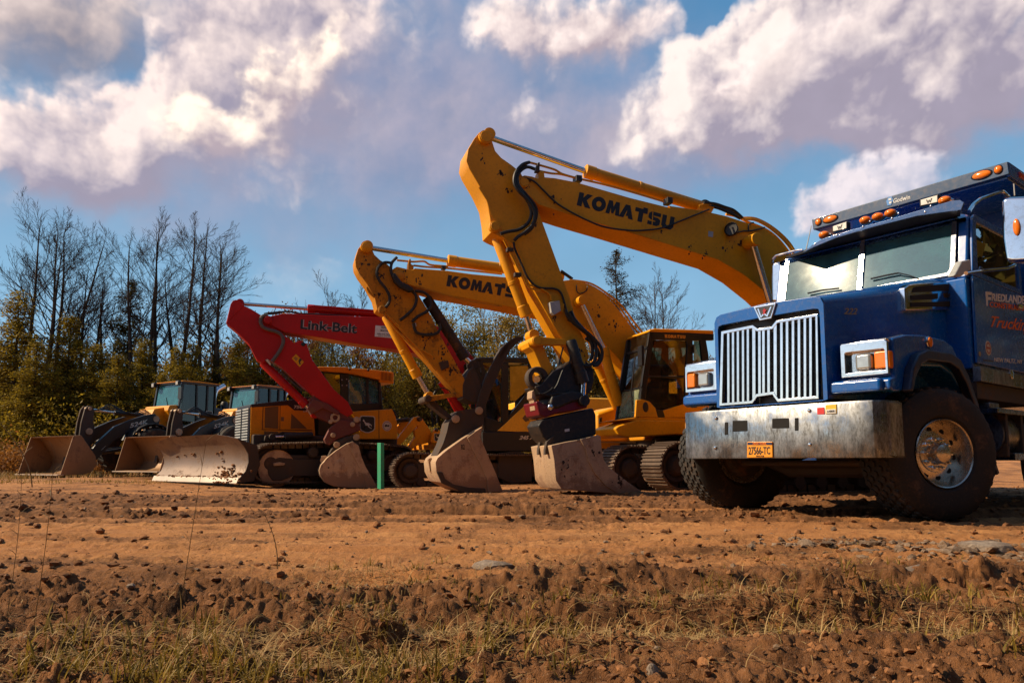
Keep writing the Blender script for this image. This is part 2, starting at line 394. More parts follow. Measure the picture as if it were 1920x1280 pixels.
def gz(x, y): return float(ground_height(np.array([x], float), np.array([y], float), False)[0])
def gzd(x, y): return float(ground_height(np.array([x], float), np.array([y], float))[0])
def dirt_material():
    m, g, b = newmat('churned earth')
    p = g.n('ShaderNodeNewGeometry').outputs['Position']
    at = g.n('ShaderNodeAttribute', attribute_name='rough').outputs['Fac']
    n1 = g.noise(p, 1.3, 6, .62); n2 = g.noise(p, 9, 6, .65); n3 = g.noise(p, 60, 5, .7); n4 = g.noise(g.vm('MULTIPLY', p, (.7, 2.4, 1)), 1.1, 5, .6)
    dry = g.mix(g.ramp(n4, .35, .68), (.43, .18, .058), (.54, .25, .088))
    dry = g.mix(g.ramp(n2, .45, .75), dry, (.29, .115, .04))
    wet = g.mix(g.ramp(n2, .3, .7), (.105, .043, .015), (.285, .122, .044))
    f = g.ramp(g.m('ADD', at, g.m('ADD', g.m('MULTIPLY', g.m('SUBTRACT', n1, .5), 2.0), g.m('ADD', g.m('MULTIPLY', g.m('SUBTRACT', n3, .5), .8), g.m('MULTIPLY', g.m('SUBTRACT', n4, .5), 1.3)))), .24, .80)
    c = g.mix(f, dry, wet)
    grit = g.ramp(g.noise(p, 140, 3, .6), .62, .70)
    c = g.mix(g.m('MULTIPLY', grit, .45), c, (.36, .27, .19))
    g.lk(c, b.inputs['Base Color']); b.inputs['Roughness'].default_value = .93; b.inputs['Specular IOR Level'].default_value = .25
    h = g.m('ADD', g.m('MULTIPLY', n2, .5), g.m('ADD', g.m('MULTIPLY', n3, .35), g.m('MULTIPLY', g.noise(p, 240, 3, .7), .12)))
    g.lk(g.bump(h, .045, .9), b.inputs['Normal'])
    return m
M_DIRT = dirt_material()
def make_ground():
    ys = [-6.0, -2.0, -.5, .4, .8]; y = 1.1
    while y < 900:
        ys.append(y); y += max(.0045*y, .007) if y < 6 else (.0058*y if y < 26 else .05*y)
    ys = np.array(ys); N = 860
    u = np.linspace(-1, 1, N); u = .86*u + .14*u**3
    half = np.maximum(1.0, np.abs(ys)*.95) + 1.2 + .15*np.clip(ys-30, 0, None)
    X = u[None, :]*half[:, None]; Y = np.repeat(ys[:, None], N, 1)
    Z = ground_height(X, Y); rg = ground_rough(X, Y)
    V = np.stack([X, Y, Z], -1).reshape(-1, 3)
    n, m = X.shape; i = np.arange(n*m).reshape(n, m)
    F = np.stack([i[:-1, :-1], i[:-1, 1:], i[1:, 1:], i[1:, :-1]], -1).reshape(-1, 4)
    o = fast_mesh('ground', V, F, M_DIRT, smooth=True); o['kind'] = 'structure'
    a = o.data.attributes.new('rough', 'FLOAT', 'POINT'); a.data.foreach_set('value', rg.astype(np.float32).ravel())
    # wide sheet to the horizon, just below
    mb = MB(); mb.add([(-1500,-200,-.25),(1500,-200,-.25),(1500,1500,-.25),(-1500,1500,-.25)], [(0,1,2,3)])
    mb.build('field', M_DIRT, kind='structure')
make_ground()

def rocks(name, pts, sizes, mat, seed, flat=.7):
    rng = np.random.default_rng(seed)
    bm = bmesh.new(); bmesh.ops.create_icosphere(bm, subdivisions=1, radius=1); bv = np.array([v.co[:] for v in bm.verts]); bf = np.array([[v.index for v in f.verts] for f in bm.faces]); bm.free()
    n = len(pts); nv = len(bv)
    V = bv[None]*(1 + rng.uniform(-.38, .38, (n, nv, 1)))
    V = V*rng.uniform(.6, 1.25, (n, 1, 3))*np.array([1, 1, flat])
    a = rng.uniform(0, 6.28, n); c, s = np.cos(a)[:, None], np.sin(a)[:, None]
    V = np.stack([V[..., 0]*c - V[..., 1]*s, V[..., 0]*s + V[..., 1]*c, V[..., 2]], -1)
    V = V*sizes[:, None, None] + pts[:, None, :]
    F = (bf[None] + (np.arange(n)*nv)[:, None, None]).reshape(-1, 3)
    return fast_mesh(name, V.reshape(-1, 3), F, mat)
def stone_material(name, c1, c2):
    m, g, b = newmat(name); p = g.n('ShaderNodeNewGeometry').outputs['Position']
    n = g.noise(p, 7, 3); n2 = g.noise(p, 70, 5, .65)
    g.lk(g.mix(g.ramp(g.m('ADD', n, g.m('MULTIPLY', g.m('SUBTRACT', n2, .5), .6)), .35, .65), c1, c2), b.inputs['Base Color'])
    b.inputs['Roughness'].default_value = .9; b.inputs['Specular IOR Level'].default_value = .3
    g.lk(g.bump(n2, .01, .8), b.inputs['Normal']); return m
M_CLOD = stone_material('clod earth', (.11, .046, .017), (.29, .125, .046))
M_STONE = stone_material('field stone', (.17, .12, .085), (.30, .235, .18))
def scatter(n, seed, y0, y1, xr=.80):
    rng = np.random.default_rng(seed)
    y = y0*(y1/y0)**rng.uniform(0, 1, n); x = rng.uniform(-1, 1, n)*(y*xr + .3)
    return x, y, rng
def make_clods():
    x, y, rng = scatter(26000, 3, 1.4, 17)
    r = ground_rough(x, y); keep = rng.uniform(0, 1, len(x)) < np.clip((r - .26)*1.3, .035, 1)
    x, y = x[keep], y[keep]; s = (.003 + .019*rng.uniform(0, 1, len(x))**4)*np.clip(y/3.2, .75, 2.2)
    z = ground_height(x, y) + s*.25
    o = rocks('dirt_clods', np.stack([x, y, z], 1), s, M_CLOD, 5); o['kind'] = 'stuff'
    x, y, rng = scatter(900, 8, 1.4, 14); s = (.004 + .012*rng.uniform(0, 1, len(x))**3)*np.clip(y/3, .8, 2.2); z = ground_height(x, y) + s*.3
    # a gravelly spill in front of the truck and a rubble pile at the right edge
    xa = rng.normal(2.05, .28, 260); ya = rng.normal(4.55, .2, 260); sa = rng.uniform(.006, .022, 260)
    xb = rng.normal(2.95, .5, 330); yb = rng.normal(4.25, .28, 330); sb = rng.uniform(.012, .05, 330)*rng.uniform(.4,1,330)
    x = np.concatenate([x, xa, xb]); y = np.concatenate([y, ya, yb]); s = np.concatenate([s, sa, sb]); z = ground_height(x, y) + s*.3
    o = rocks('gravel', np.stack([x, y, z], 1), s, stone_material('muddy gravel', (.12, .07, .038), (.24, .165, .11)), 9, .6); o['kind'] = 'stuff'
make_clods()
def stone_at(px, py, r, label, mat=None, flat=.45, seed=1, sx=1.5):
    d = ray(px, py); t = (0.0 - CAMH)/d.z; x, y = d.x*t, d.y*t
    o = rocks('stone', np.array([[0., 0, 0]]), np.array([r]), mat or M_STONE, seed, flat)
    bm = bmesh.new(); bm.from_mesh(o.data); bmesh.ops.subdivide_edges(bm, edges=bm.edges[:], cuts=1, smooth=.4, use_grid_fill=True); bm.to_mesh(o.data); bm.free()
    for v in o.data.vertices: v.co.x *= sx
    o.location = (x, y, gzd(x, y) + r*flat*.45)
    tag(o, label=label, category='stone', group='loose stones on the dirt'); return o
stone_at(925, 1058, .075, 'flat pale stone lying on churned dirt in the middle foreground', flat=.35, seed=3, sx=1.9)
stone_at(1690, 1085, .085, 'long pale slab stone in the rough dirt before the truck wheel', flat=.3, seed=5, sx=1.7)
stone_at(1222, 1258, .022, 'small round pale pebble at the bottom edge of the picture', flat=.8, seed=8, sx=1.0)
stone_at(1230, 1124, .036, 'upright brown stone standing in churned dirt among grass', flat=.9, seed=9, sx=.8)
stone_at(247, 1100, .025, 'pale oval stone beside the dark rut at the left', flat=.7, seed=12, sx=1.2)
stone_at(1850, 1030, .11, 'big grey rock on top of the rubble heap at the right edge', flat=.6, seed=14, sx=1.4)
stone_at(700, 1292, .05, 'brown flat stone half out of the picture at the bottom', flat=.5, seed=17, sx=1.3)

# ------------------------------------------------------------------ grass and straw
def leaf_material(name, c1, c2, sc=3.0, rough=.6, trans=.35):
    m, g, b = newmat(name); p = g.n('ShaderNodeNewGeometry').outputs['Position']
    oi = g.n('ShaderNodeNewGeometry').outputs['Random Per Island']
    f = g.m('ADD', g.m('MULTIPLY', oi, .6), g.m('MULTIPLY', g.noise(p, sc, 3), .45), clamp=True)
    c = g.mix(f, c1, c2); g.lk(c, b.inputs['Base Color']); b.inputs['Roughness'].default_value = rough; b.inputs['Specular IOR Level'].default_value = .25
    if trans:
        t = g.n('ShaderNodeBsdfTranslucent'); g.lk(c, t.inputs[0]); mx = g.n('ShaderNodeMixShader'); mx.inputs[0].default_value = trans
        g.lk(b.outputs[0], mx.inputs[1]); g.lk(t.outputs[0], mx.inputs[2]); g.lk(mx.outputs[0], m.node_tree.nodes['Material Output'].inputs[0])
    return m
M_GRASS = leaf_material('grass blade', (.070, .056, .007), (.36, .225, .034), 2.0)
M_STRAW = leaf_material('dry straw', (.26, .14, .045), (.62, .43, .18), 2.0)
M_WEED = leaf_material('dry weed', (.16, .10, .04), (.28, .18, .08), 2.0)
def blades(name, x, y, h, w, lean, rng, mat, flat=0.0, seg=4):
    n = len(x); a = rng.uniform(0, 6.28, n); la = a + rng.normal(0, .6, n) + 1.57
    t = np.linspace(0, 1, seg+1)[None]
    cx, cy = np.cos(la)[:, None], np.sin(la)[:, None]
    L = lean[:, None]
    out = h[:, None]*(L*t**1.7); up = h[:, None]*t*(1 - .45*L*t)
    if flat: up = np.full_like(up, .012) + h[:, None]*.12*np.sin(t*3.14)*rng.uniform(-.3, 1, n)[:, None]; out = h[:, None]*t
    ww = w[:, None]*(1 - t**2.2)*.5 + .0003
    z0 = ground_height(x, y) - (.004 if not flat else 0)
    px = x[:, None] + cx*out; py = y[:, None] + cy*out; pz = z0[:, None] + up
    ax, ay = -cy, cx
    V = np.stack([np.stack([px - ax*ww, py - ay*ww, pz], -1), np.stack([px + ax*ww, py + ay*ww, pz], -1)], 2).reshape(-1, 3)
    k = np.arange(seg)[None]*2 + (np.arange(n)*(seg+1)*2)[:, None]
    F = np.stack([k, k+1, k+3, k+2], -1).reshape(-1, 4)
    o = fast_mesh(name, V, F, mat); o['kind'] = 'stuff'; return o
def make_grass():
    rng = np.random.default_rng(4)
    X, Y, H = [], [], []; gk = .72
    def clump(px, py, n, rx, ry, h):
        n = int(n*((.42 if px < 900 else (.8 if 1440 < px < 1720 else .42)) if gk < 1 else 1.6))
        d = ray(px, py); t = -CAMH/d.z; ns = max(2, n//13); k = rng.integers(0, ns, n); sx, sy = rng.normal(d.x*t, rx, ns)[k], rng.normal(d.y*t, ry, ns)[k]; X.append(sx + rng.normal(0, .022 if gk < 1 else .09, n)); Y.append(sy + rng.normal(0, .02 if gk < 1 else .06, n)); H.append(rng.uniform(.2, 1.0, n)**1.3*h*gk*(1.45 if py > 1225 and px < 900 else 1))
    # (picture spot, number, spread, height)
    for c in [(60,1250,620,.22,.10,.11),(230,1235,560,.20,.10,.12),(420,1270,700,.26,.10,.10),(640,1265,620,.24,.09,.11),(830,1240,420,.22,.10,.10),(120,1190,300,.2,.1,.10),(330,1165,220,.25,.12,.09),
              (560,1190,260,.22,.10,.10),(700,1160,220,.22,.10,.10),(900,1190,200,.25,.10,.10),(1000,1150,240,.25,.12,.11),(1050,1175,160,.15,.08,.12),(1180,1160,160,.2,.1,.08),(1240,1150,150,.2,.08,.07),
              (740,1060,170,.22,.16,.12),(800,1100,150,.3,.2,.09),(930,1070,120,.25,.2,.1),(1550,1110,200,.3,.2,.14),(1480,1130,160,.25,.15,.14),(1640,1130,220,.28,.16,.15),(1590,1060,200,.35,.25,.07),(1560,1030,160,.35,.25,.06),
              (1760,1120,130,.28,.15,.12),(1860,1130,150,.22,.12,.13),(1800,1190,130,.25,.1,.11),(1700,1180,130,.2,.08,.12),(1880,1230,80,.15,.07,.1),(990,1140,160,.14,.09,.12),(960,1115,90,.12,.1,.13),(480,1130,90,.3,.2,.08),(1100,1120,100,.35,.2,.08),(1400,1100,90,.4,.2,.08),(60,1120,70,.3,.15,.08)]: clump(*c)
    x, y = np.concatenate(X), np.concatenate(Y); h = np.concatenate(H); n = len(x)
    ok = y > 1.15; x, y, h = x[ok], y[ok], h[ok]; n = len(x)
    blades('grass', x, y, h, rng.uniform(.0025, .0055, n), rng.uniform(.15, 1.0, n), rng, M_GRASS)
    # matted dry straw
    X.clear(); Y.clear(); H.clear(); gk = 1.0
    for c in [(860,1090,260,.45,.22,.10),(700,1080,150,.35,.2,.09),(980,1120,150,.4,.2,.09),(520,1190,180,.4,.12,.09),(700,1200,180,.35,.12,.09),(1000,1200,200,.35,.1,.1),(1120,1180,200,.3,.1,.1),(1250,1180,180,.3,.1,.1),(1450,1160,200,.3,.12,.1),(1600,1180,220,.28,.1,.12),(1740,1170,200,.25,.12,.1),(1850,1180,140,.22,.1,.1),(300,1210,160,.35,.1,.1),(120,1230,120,.25,.08,.1),(1300,1100,90,.5,.25,.09),(1500,1050,80,.5,.3,.08),(760,1240,160,.3,.08,.09),(560,1240,160,.3,.08,.1)]: clump(*c)
    x, y = np.concatenate(X), np.concatenate(Y); h = np.concatenate(H); n = len(x); ok = y > 1.15; x, y, h = x[ok], y[ok], h[ok]; n = len(x)
    blades('dry_straw', x, y, h, rng.uniform(.0015, .0035, n), np.ones(n), rng, M_STRAW, flat=1, seg=3)
    sel = rng.uniform(0, 1, n) < .45; x, y, h = x[sel], y[sel], h[sel]; n = len(x)
    blades('standing_straw', x + rng.normal(0, .05, n), y + rng.normal(0, .04, n), h*1.1, rng.uniform(.0012, .003, n), rng.uniform(.3, 1.2, n), rng, M_STRAW)
    # thin grass and brush where the lot meets the woods
    n = 5200; x = rng.uniform(-24, -6, n); y = rng.uniform(20.5, 29, n); k = (x < -14.2) | (y > 23.5); x, y = x[k], y[k]; n = len(x)
    blades('rough_grass', x, y, rng.uniform(.1, .38, n), rng.uniform(.012, .03, n), rng.uniform(.2, 1, n), rng, leaf_material('dry meadow grass', (.14, .10, .025), (.33, .21, .07), .6))
    n = 900; x = rng.uniform(-15.5, -8.5, n); y = rng.uniform(16.8, 18.6, n)
    blades('lot_edge_grass', x, y, rng.uniform(.04, .14, n), rng.uniform(.008, .016, n), rng.uniform(.2, 1, n), rng, M_GRASS)
make_grass()
def weed(px, py, h, lean, label, seed, depth=None, head=True, r=.0022):
    rng = random.Random(seed); d = ray(px, py)
    t = -CAMH/d.z if depth is None else depth/d.y
    x, y = d.x*t, d.y*t; z = gzd(x, y); mb = MB(); pts = []
    for i in range(9):
        s = i/8; pts.append((x + lean*h*s**1.6, y + .02*math.sin(3*s), z + h*s*(1 - .12*abs(lean)*s)))
    mb.tube(pts, [r*(1 - .6*i/8) for i in range(9)], 5)
    for i in range(3, 9):
        for q in range(3 if head and i > 5 else 1):
            p = Vector(pts[i]); e = p + Vector((rng.uniform(-.05, .05), rng.uniform(-.03, .03), rng.uniform(.01, .06)))*h*1.2
            mb.tube([p, (p+e)/2 + Vector((0, 0, .006*h)), e], [r*.55, r*.7, r*.15], 4)
    return mb.build('dry_weed', M_WEED, loc=(x, y, z), label=label, category='weed', group='dry weed stalks')
weed(520, 1062, .26, -.25, 'short curled dry weed standing on the smooth dirt strip', 1, r=.003)
weed(330, 1190, .62, .1, 'tall thin dry stalk in front of the blade, left of middle', 2, r=.0014, head=False)
weed(62, 1180, .55, .05, 'tall thin dry stalk near the left edge, in front of the loader bucket', 3, r=.0014, head=False)
weed(12, 1170, .5, .02, 'thinnest dry stalk at the very left edge of the picture', 4, r=.0012, head=False)
weed(62, 888, 1.75, -.62, 'long leaning dry stalk across the front of the leftmost loader bucket', 5, depth=15.2, head=False, r=.012)
# ------------------------------------------------------------------ shared materials and lettering
YEL = (.72, .305, .004)
M_YEL = paint('machine yellow paint', YEL, .45, dirt=.26, coat=0, spec=.3, dcol=(.20,.08,.015))
M_YELDIRTY = paint('mud smeared yellow paint', (.54, .215, .005), .55, dirt=.58, dscale=2.6, spec=.3, dcol=(.13,.065,.02))
M_YEL_D = paint('dozer yellow paint', (.74, .27, .004), .45, dirt=.3, spec=.3, low=1.6)
M_RED = paint('red boom paint', (.42, .008, .006), .42, dirt=.12, spec=.3, dcol=(.14, .02, .012))
M_REDW = paint('worn dark red steel', (.13, .02, .014), .6, dirt=.55)
M_BLACK = paint('black painted steel', (.012, .011, .010), .5, dirt=.35)
M_BLACKD = paint('muddy black steel', (.028, .022, .017), .7, dirt=.6)
M_FRAME = plain('black cab frame', (.014, .013, .012), .35)
M_RUBBER = plain('hose rubber', (.012, .011, .010), .55)
M_STEEL = paint('worn bucket steel', (.48, .32, .19), .5, metal=.2, dirt=.66, dscale=4.5, dcol=(.27, .155, .088), bumpd=.006, low=.4)
M_STEELD = paint('mud dark steel', (.055, .037, .026), .75, metal=.15, dirt=.6, dcol=(.10, .055, .03), bumpd=.004)
M_TRACK = paint('worn track steel', (.13, .09, .065), .5, metal=.55, dirt=.55, dcol=(.13, .075, .042), bumpd=.003)
M_CHROME = paint('chrome', (.70, .70, .72), .09, metal=1.0, dirt=.04, bumpd=.0004, streak=False)
M_ROD = paint('chromed piston rod', (.72, .70, .68), .18, metal=1.0, dirt=.05, bumpd=.0003, streak=False)
M_GLASS = glass('cab glass', (.42, .47, .44), .01)
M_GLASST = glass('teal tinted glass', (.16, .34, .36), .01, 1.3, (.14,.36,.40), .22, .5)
M_GLASSD = glass('dark tinted glass', (.42, .41, .30), .02)
M_INT = plain('dark cab interior', (.020, .018, .016), .8)
M_SEAT = plain('grey seat cloth', (.07, .065, .06), .9)
M_LETTER_BLK = plain('black lettering', (.012, .011, .014), .5)
M_WHITE = plain('white enamel', (.70, .68, .64), .4)
M_CREAM = plain('cream lettering', (.66, .60, .48), .5)
M_ORANGE_LT = plain('amber lamp lens', (.85, .20, .012), .15)
M_REDLENS = plain('red lamp lens', (.45, .03, .02), .15)
M_ORANGE = plain('orange lettering', (.75, .14, .015), .5)
M_GOLD = plain('gold lettering', (.36, .25, .09), .5)
M_GREY_LT = plain('pale grey plastic', (.42, .42, .40), .5)

_font = None
def lettering(fr, parent, s, quad, axis, val, mat, out, name='lettering', bold=.02, shear=0.0, spacing=1.0, tweak=None):
    """flat letters laid on one plane of a machine; quad = picture corners BL, BR, TR, TL; out = proud by this much along the axis"""
    fc = bpy.data.curves.new(name, 'FONT'); fc.body = s; fc.offset = bold; fc.shear = shear; fc.space_character = spacing; fc.resolution_u = 3
    fo = bpy.data.objects.new(name, fc); C.objects.link(fo)
    bpy.context.view_layer.update()
    me = bpy.data.meshes.new_from_object(fo.evaluated_get(bpy.context.evaluated_depsgraph_get()))
    bpy.data.objects.remove(fo); bpy.data.curves.remove(fc)
    co = np.array([v.co[:] for v in me.vertices]); lo, hi = co.min(0), co.max(0)
    bl, br, tr, tl = [Vector(fr.on(p, axis, val)) if len(p) == 2 else Vector(p) for p in quad]
    faces = [tuple(p.vertices) for p in me.polygons]; bpy.data.meshes.remove(me)
    A = (fr.X, fr.Y, fr.Z)[axis]; V = []
    for c in co:
        u, v = (c[0]-lo[0])/(hi[0]-lo[0]), (c[1]-lo[1])/(hi[1]-lo[1])
        q = (bl*(1-u) + br*u)*(1-v) + (tl*(1-u) + tr*u)*v
        V.append(fr.W(*q) + A*out)
    n = len(V); mb = MB(); mb.v = V + [q - A*out*1.2 for q in V]
    mb.f = faces + [tuple(i+n for i in reversed(f)) for f in faces]
    # side walls of the letters
    cnt = {}
    for f in faces:
        for i in range(len(f)):
            e = (f[i], f[(i+1) % len(f)]); cnt[tuple(sorted(e))] = cnt.get(tuple(sorted(e)), 0) + 1
    for f in faces:
        for i in range(len(f)):
            a, b = f[i], f[(i+1) % len(f)]
            if cnt[tuple(sorted((a, b)))] == 1: mb.f.append((b, a, a+n, b+n))
    return mb.build(name, mat, parent)
def deer(fr, parent, cpx, size, axis, val, out, badge=True):
    """round-cornered dark badge with a leaping deer"""
    cx = Vector(fr.on(cpx, axis, val)); A = (fr.X, fr.Y, fr.Z)[axis]
    H = {0: Vector((0, -1, 0)), 1: Vector((1, 0, 0))}[axis]
    P = lambda u, v, k=0: fr.W(*(cx + H*(u*size) + Vector((0, 0, v*size)))) + A*(out+k)
    sg = 1 if out > 0 else -1; b = parent
    if badge:
        m1 = MB(); pts = [(-.5,.42),(-.40,.52),(.40,.52),(.5,.42),(.5,-.25),(.40,-.38),(.12,-.50),(-.12,-.50),(-.40,-.38),(-.5,-.25)]
        m1.poly([P(u, v) for u, v in pts], -A*out*1.5); b = m1.build('badge', M_LETTER_BLK, parent)
        m2 = MB(); m2.frame_ring([P(u*1.1, v*1.1) for u, v in pts], [P(u*1.0, v*1.0) for u, v in pts], -A*out*1.4); m2.build('badge_rim', M_CREAM, b)
    body = [(-.34,.30),(-.30,.36),(-.24,.30),(-.20,.20),(-.10,.12),(.10,.10),(.28,.02),(.34,-.10),(.30,-.12),(.24,-.04),(.12,-.06),(.16,-.16),(.34,-.26),(.30,-.31),(.10,-.20),(.02,-.08),(-.10,-.06),(-.22,-.20),(-.36,-.18),(-.37,-.23),(-.20,-.27),(-.10,-.14),(-.18,.02),(-.24,.16),(-.34,.22)]
    m3 = MB(); k = .004*sg if badge else 0
    m3.poly([P(u*.95, v*.95, k) for u, v in body], -A*.003*sg); m3.build('emblem', M_CREAM, b)
def mirror_y(c): return lambda y: 2*c - y

HEAVY = {'K': [(0,0),(0,1),(.36,1),(.36,.64),(.62,1),(1.04,1),(.66,.53),(1.06,0),(.62,0),(.36,.40),(.36,0)],
 'M': [(0,0),(.10,1),(.40,1),(.52,.58),(.66,1),(.95,1),(1.08,0),(.76,0),(.72,.52),(.60,.08),(.44,.08),(.34,.52),(.30,0)],
 'A': [(-.06,0),(.32,1),(.68,1),(1.06,0),(.70,0),(.64,.18),(.45,.18),(.52,.42),(.50,.64),(.30,0)],
 'T': [(0,.70),(0,1),(1,1),(1,.70),(.68,.70),(.68,0),(.32,0),(.32,.70)],
 'S': [(.0,0),(.0,.27),(.56,.27),(.63,.32),(.56,.37),(.28,.38),(.04,.48),(.0,.62),(.02,.86),(.24,1),(.98,1),(.98,.73),(.44,.73),(.37,.68),(.44,.63),(.76,.62),(.98,.50),(1,.36),(.98,.14),(.76,0)],
 'U': [(0,1),(.35,1),(.35,.34),(.42,.26),(.58,.26),(.65,.34),(.65,1),(1,1),(1,.22),(.80,0),(.20,0),(0,.22)]}
def heavy_word(fr, parent, word, quad, axis, val, mat, out):
    bl, br, tr, tl = [Vector(fr.on(p, axis, val)) for p in quad]; A = (fr.X, fr.Y, fr.Z)[axis]; n = len(word); first = None; mb = MB()
    def P(u, v): return fr.W(*((bl*(1-u) + br*u)*(1-v) + (tl*(1-u) + tr*u)*v)) + A*out
    for i, ch in enumerate(word):
        w = .128; u0 = i/n + (1/n - w)/2
        if ch == 'O':
            o = [P(u0+w*(.5+.54*math.cos(t)), .5+.54*math.sin(t)) for t in [2*math.pi*k/28 for k in range(28)]]; q = [P(u0+w*(.5+.20*math.cos(t)), .5+.22*math.sin(t)) for t in [2*math.pi*k/28 for k in range(28)]]
            mb.frame_ring(o, q, -A*out*1.3)
        else: mb.poly([P(u0+w*x, y) for x, y in HEAVY[ch]], -A*out*1.3)
        if ch == 'T': mb.poly([P(u0+w*x, y) for x, y in ((.62,1.0),(.62,1.13),(.98,1.13),(.98,1.0))], -A*out*1.3)
    return mb.build('lettering', mat, parent)

M_GREASE = plain('dark grease and mud', (.035, .018, .008), .7)
def splatter(fr, parent, spots, y, seed, mat=None, name='mud_splatter'):
    """dried splashes a few millimetres thick: (picture point, radius in picture units, how many)"""
    rnd = random.Random(seed); mb = MB()
    for (cx, cy), rad, n in spots:
        for _ in range(n):
            a = rnd.uniform(0, 6.28); d = rad*abs(rnd.gauss(0, .6)); u, v = cx+math.cos(a)*d, cy+math.sin(a)*d*1.3; r = rnd.uniform(.5, 2.2)*(1.25 if rnd.random() < .2 else .8)
            mb.prism(fr, [(u+math.cos(t)*r*rnd.uniform(.5,1.2), v+math.sin(t)*r*rnd.uniform(.7,1.9)) for t in [6.283*k/7 for k in range(7)]], y-.003, y+.004)
    o = mb.build(name, mat or M_GREASE, parent); o['kind'] = 'stuff'; return o
# ------------------------------------------------------------------ dump truck
T = Frame(3.12, 7.18, 0.0, 38)
t1 = lambda x, y: (1240+x/1.778, 280+y/1.778)
t2 = lambda x, y: (1480+x/3.764, 300+y/3.764)
t3 = lambda x, y: (1240+x/3.048, 560+y/3.048)
t4 = lambda x, y: (1560+x/3.2, 600+y/3.2)
m5 = lambda x, y: (1780+x/3.05, 340+y/3.05)
e4 = lambda x, y: (1180+x/3.368, 240+y/3.368)
def make_truck():
    CY = .06; my = lambda y: 2*CY - y
    M_BLUE = paint('dark blue truck paint', (.001, .080, .330), .25, dirt=.10, low=1.5, coat=.4, dcol=(.10, .07, .05), bumpd=.0004, spec=.5)
    M_BUMP = None
    m, g, b = newmat('weathered polished aluminium'); p = g.n('ShaderNodeNewGeometry').outputs['Position']
    n = g.noise(g.vm('MULTIPLY', p, (9, 9, 2.2)), 1.6, 9, .72); n2 = g.noise(g.vm('MULTIPLY', p, (1, 1, .45)), 60, 5, .7); n3 = g.noise(p, 3.2, 5, .6)
    k = g.m('ADD', g.m('MULTIPLY', g.ramp(n, .38, .62), .55), g.m('MULTIPLY', g.ramp(n2, .35, .65), .45))
    g.lk(g.mix(k, (.42, .43, .44), (.085, .085, .085)), b.inputs['Base Color']); b.inputs['Metallic'].default_value = 1
    g.lk(g.m('ADD', g.ramp(n3, .35, .65, .15, .40), g.m('MULTIPLY', k, .18)), b.inputs['Roughness'])
    g.lk(g.bump(g.m('ADD', g.noise(p, 2.6, 3), g.m('MULTIPLY', n2, .05)), .010, .4), b.inputs['Normal']); M_ALU = m
    M_TYRE = paint('muddy tyre rubber', (.017, .015, .013), .8, dirt=.60, dcol=(.105, .062, .036), bumpd=.004, dscale=5, streak=False)
    M_RIM = paint('dull polished wheel metal', (.62, .56, .47), .25, metal=.95, dirt=.18, dcol=(.16, .09, .045))
    root = empty('dump_truck', T.W(0, CY, 0), 'dark blue dump truck with tall chrome grille and orange number plate, right edge', 'truck')
    W = T.W
    # hood
    st = [(-.86, .575, 1.975, .07), (-.45, .665, 2.065, .09), (.0, .74, 2.165, .10), (.5, .81, 2.28, .11), (1.0, .86, 2.395, .11)]
    def sec(x, hw, zt, ch, zb=1.06):
        pts = [(-hw, zb), (-hw, 1.6), (-hw, zt-ch), (-hw+ch*.3, zt-ch*.3), (-hw+ch, zt), (-hw*.4, zt+.02), (0, zt+.028)]
        pts += [(-y, z) for y, z in reversed(pts[:-1])]
        return [W(x, CY+y, z) for y, z in pts]
    mb = MB(); mb.loft([sec(*s) for s in st], caps=False, closed=False); mb.f.append(tuple(range(4*13, 5*13)))
    hood = mb.build('hood', M_BLUE, root, ang=50)
    o = [(-.575,1.05),(-.575,1.90),(-.55,1.955),(-.50,1.975),(0,2.0),(.50,1.975),(.55,1.955),(.575,1.90),(.575,1.05)]
    i = [(-.535,1.04),(-.535,1.82),(-.525,1.855),(-.48,1.865),(0,1.87),(.48,1.865),(.525,1.855),(.535,1.82),(.535,1.04)]
    mb = MB(); mb.frame_ring([W(-.88, CY+y, z) for y, z in o], [W(-.88, CY+y, z) for y, z in i], T.X*.10); mb.build('grille_surround', M_BLUE, hood, bevel=.014, seg=3)
    mb = MB(); mb.box(T, -.80, -.74, CY-.53, CY+.53, 1.03, 1.87); mb.build('grille_backing', M_LETTER_BLK, hood)
    # grille
    gx = -.885; t = lambda q: T.onw(t3(*q), 0, gx)
    outer = [(330,612),(341,186),(522,150),(548,170),(628,158),(656,123),(893,84),(899,570),(662,588),(634,547),(547,560),(520,597)]
    inner = [(347,596),(356,201),(517,169),(546,187),(634,174),(663,139),(879,103),(884,555),(668,571),(640,529),(541,543),(513,582)]
    mb = MB(); mb.frame_ring([t(q) for q in outer], [t(q) for q in inner], T.X*.05); gr = mb.build('grille', M_CHROME, root, bevel=.004)
    mb = MB()
    def yat(poly, x):   # top and bottom of the outline at this picture column
        ys = []
        for k in range(len(poly)):
            (xa, ya), (xb, yb) = poly[k], poly[(k+1) % len(poly)]
            if (xa - x)*(xb - x) < 0: ys.append(ya + (yb-ya)*(x-xa)/(xb-xa))
        return min(ys), max(ys)
    for x in [382,409,437,466,494] + [528] + [560,583,612] + [650,686,718,752,786,820,852]:
        a, bb = yat(outer, x); w = 7.5 if x < 500 else 8.5
        if x in (528, 650): w = 10
        mb.prismx(T, [(t3(x-w, a+9)), t3(x+w, a+9), t3(x+w+1, bb-6), t3(x-w+1, bb-6)], gx+.004, gx+.045)
    mb.build('grille_bars', M_CHROME, gr, bevel=.004)
    # emblem on the nose
    mb = MB(); mb.prismx(T, [t3(523,45),t3(655,22),t3(628,112),t3(560,126)], gx-.015, gx+.03); em = mb.build('nose_emblem', M_CHROME, hood, bevel=.006)
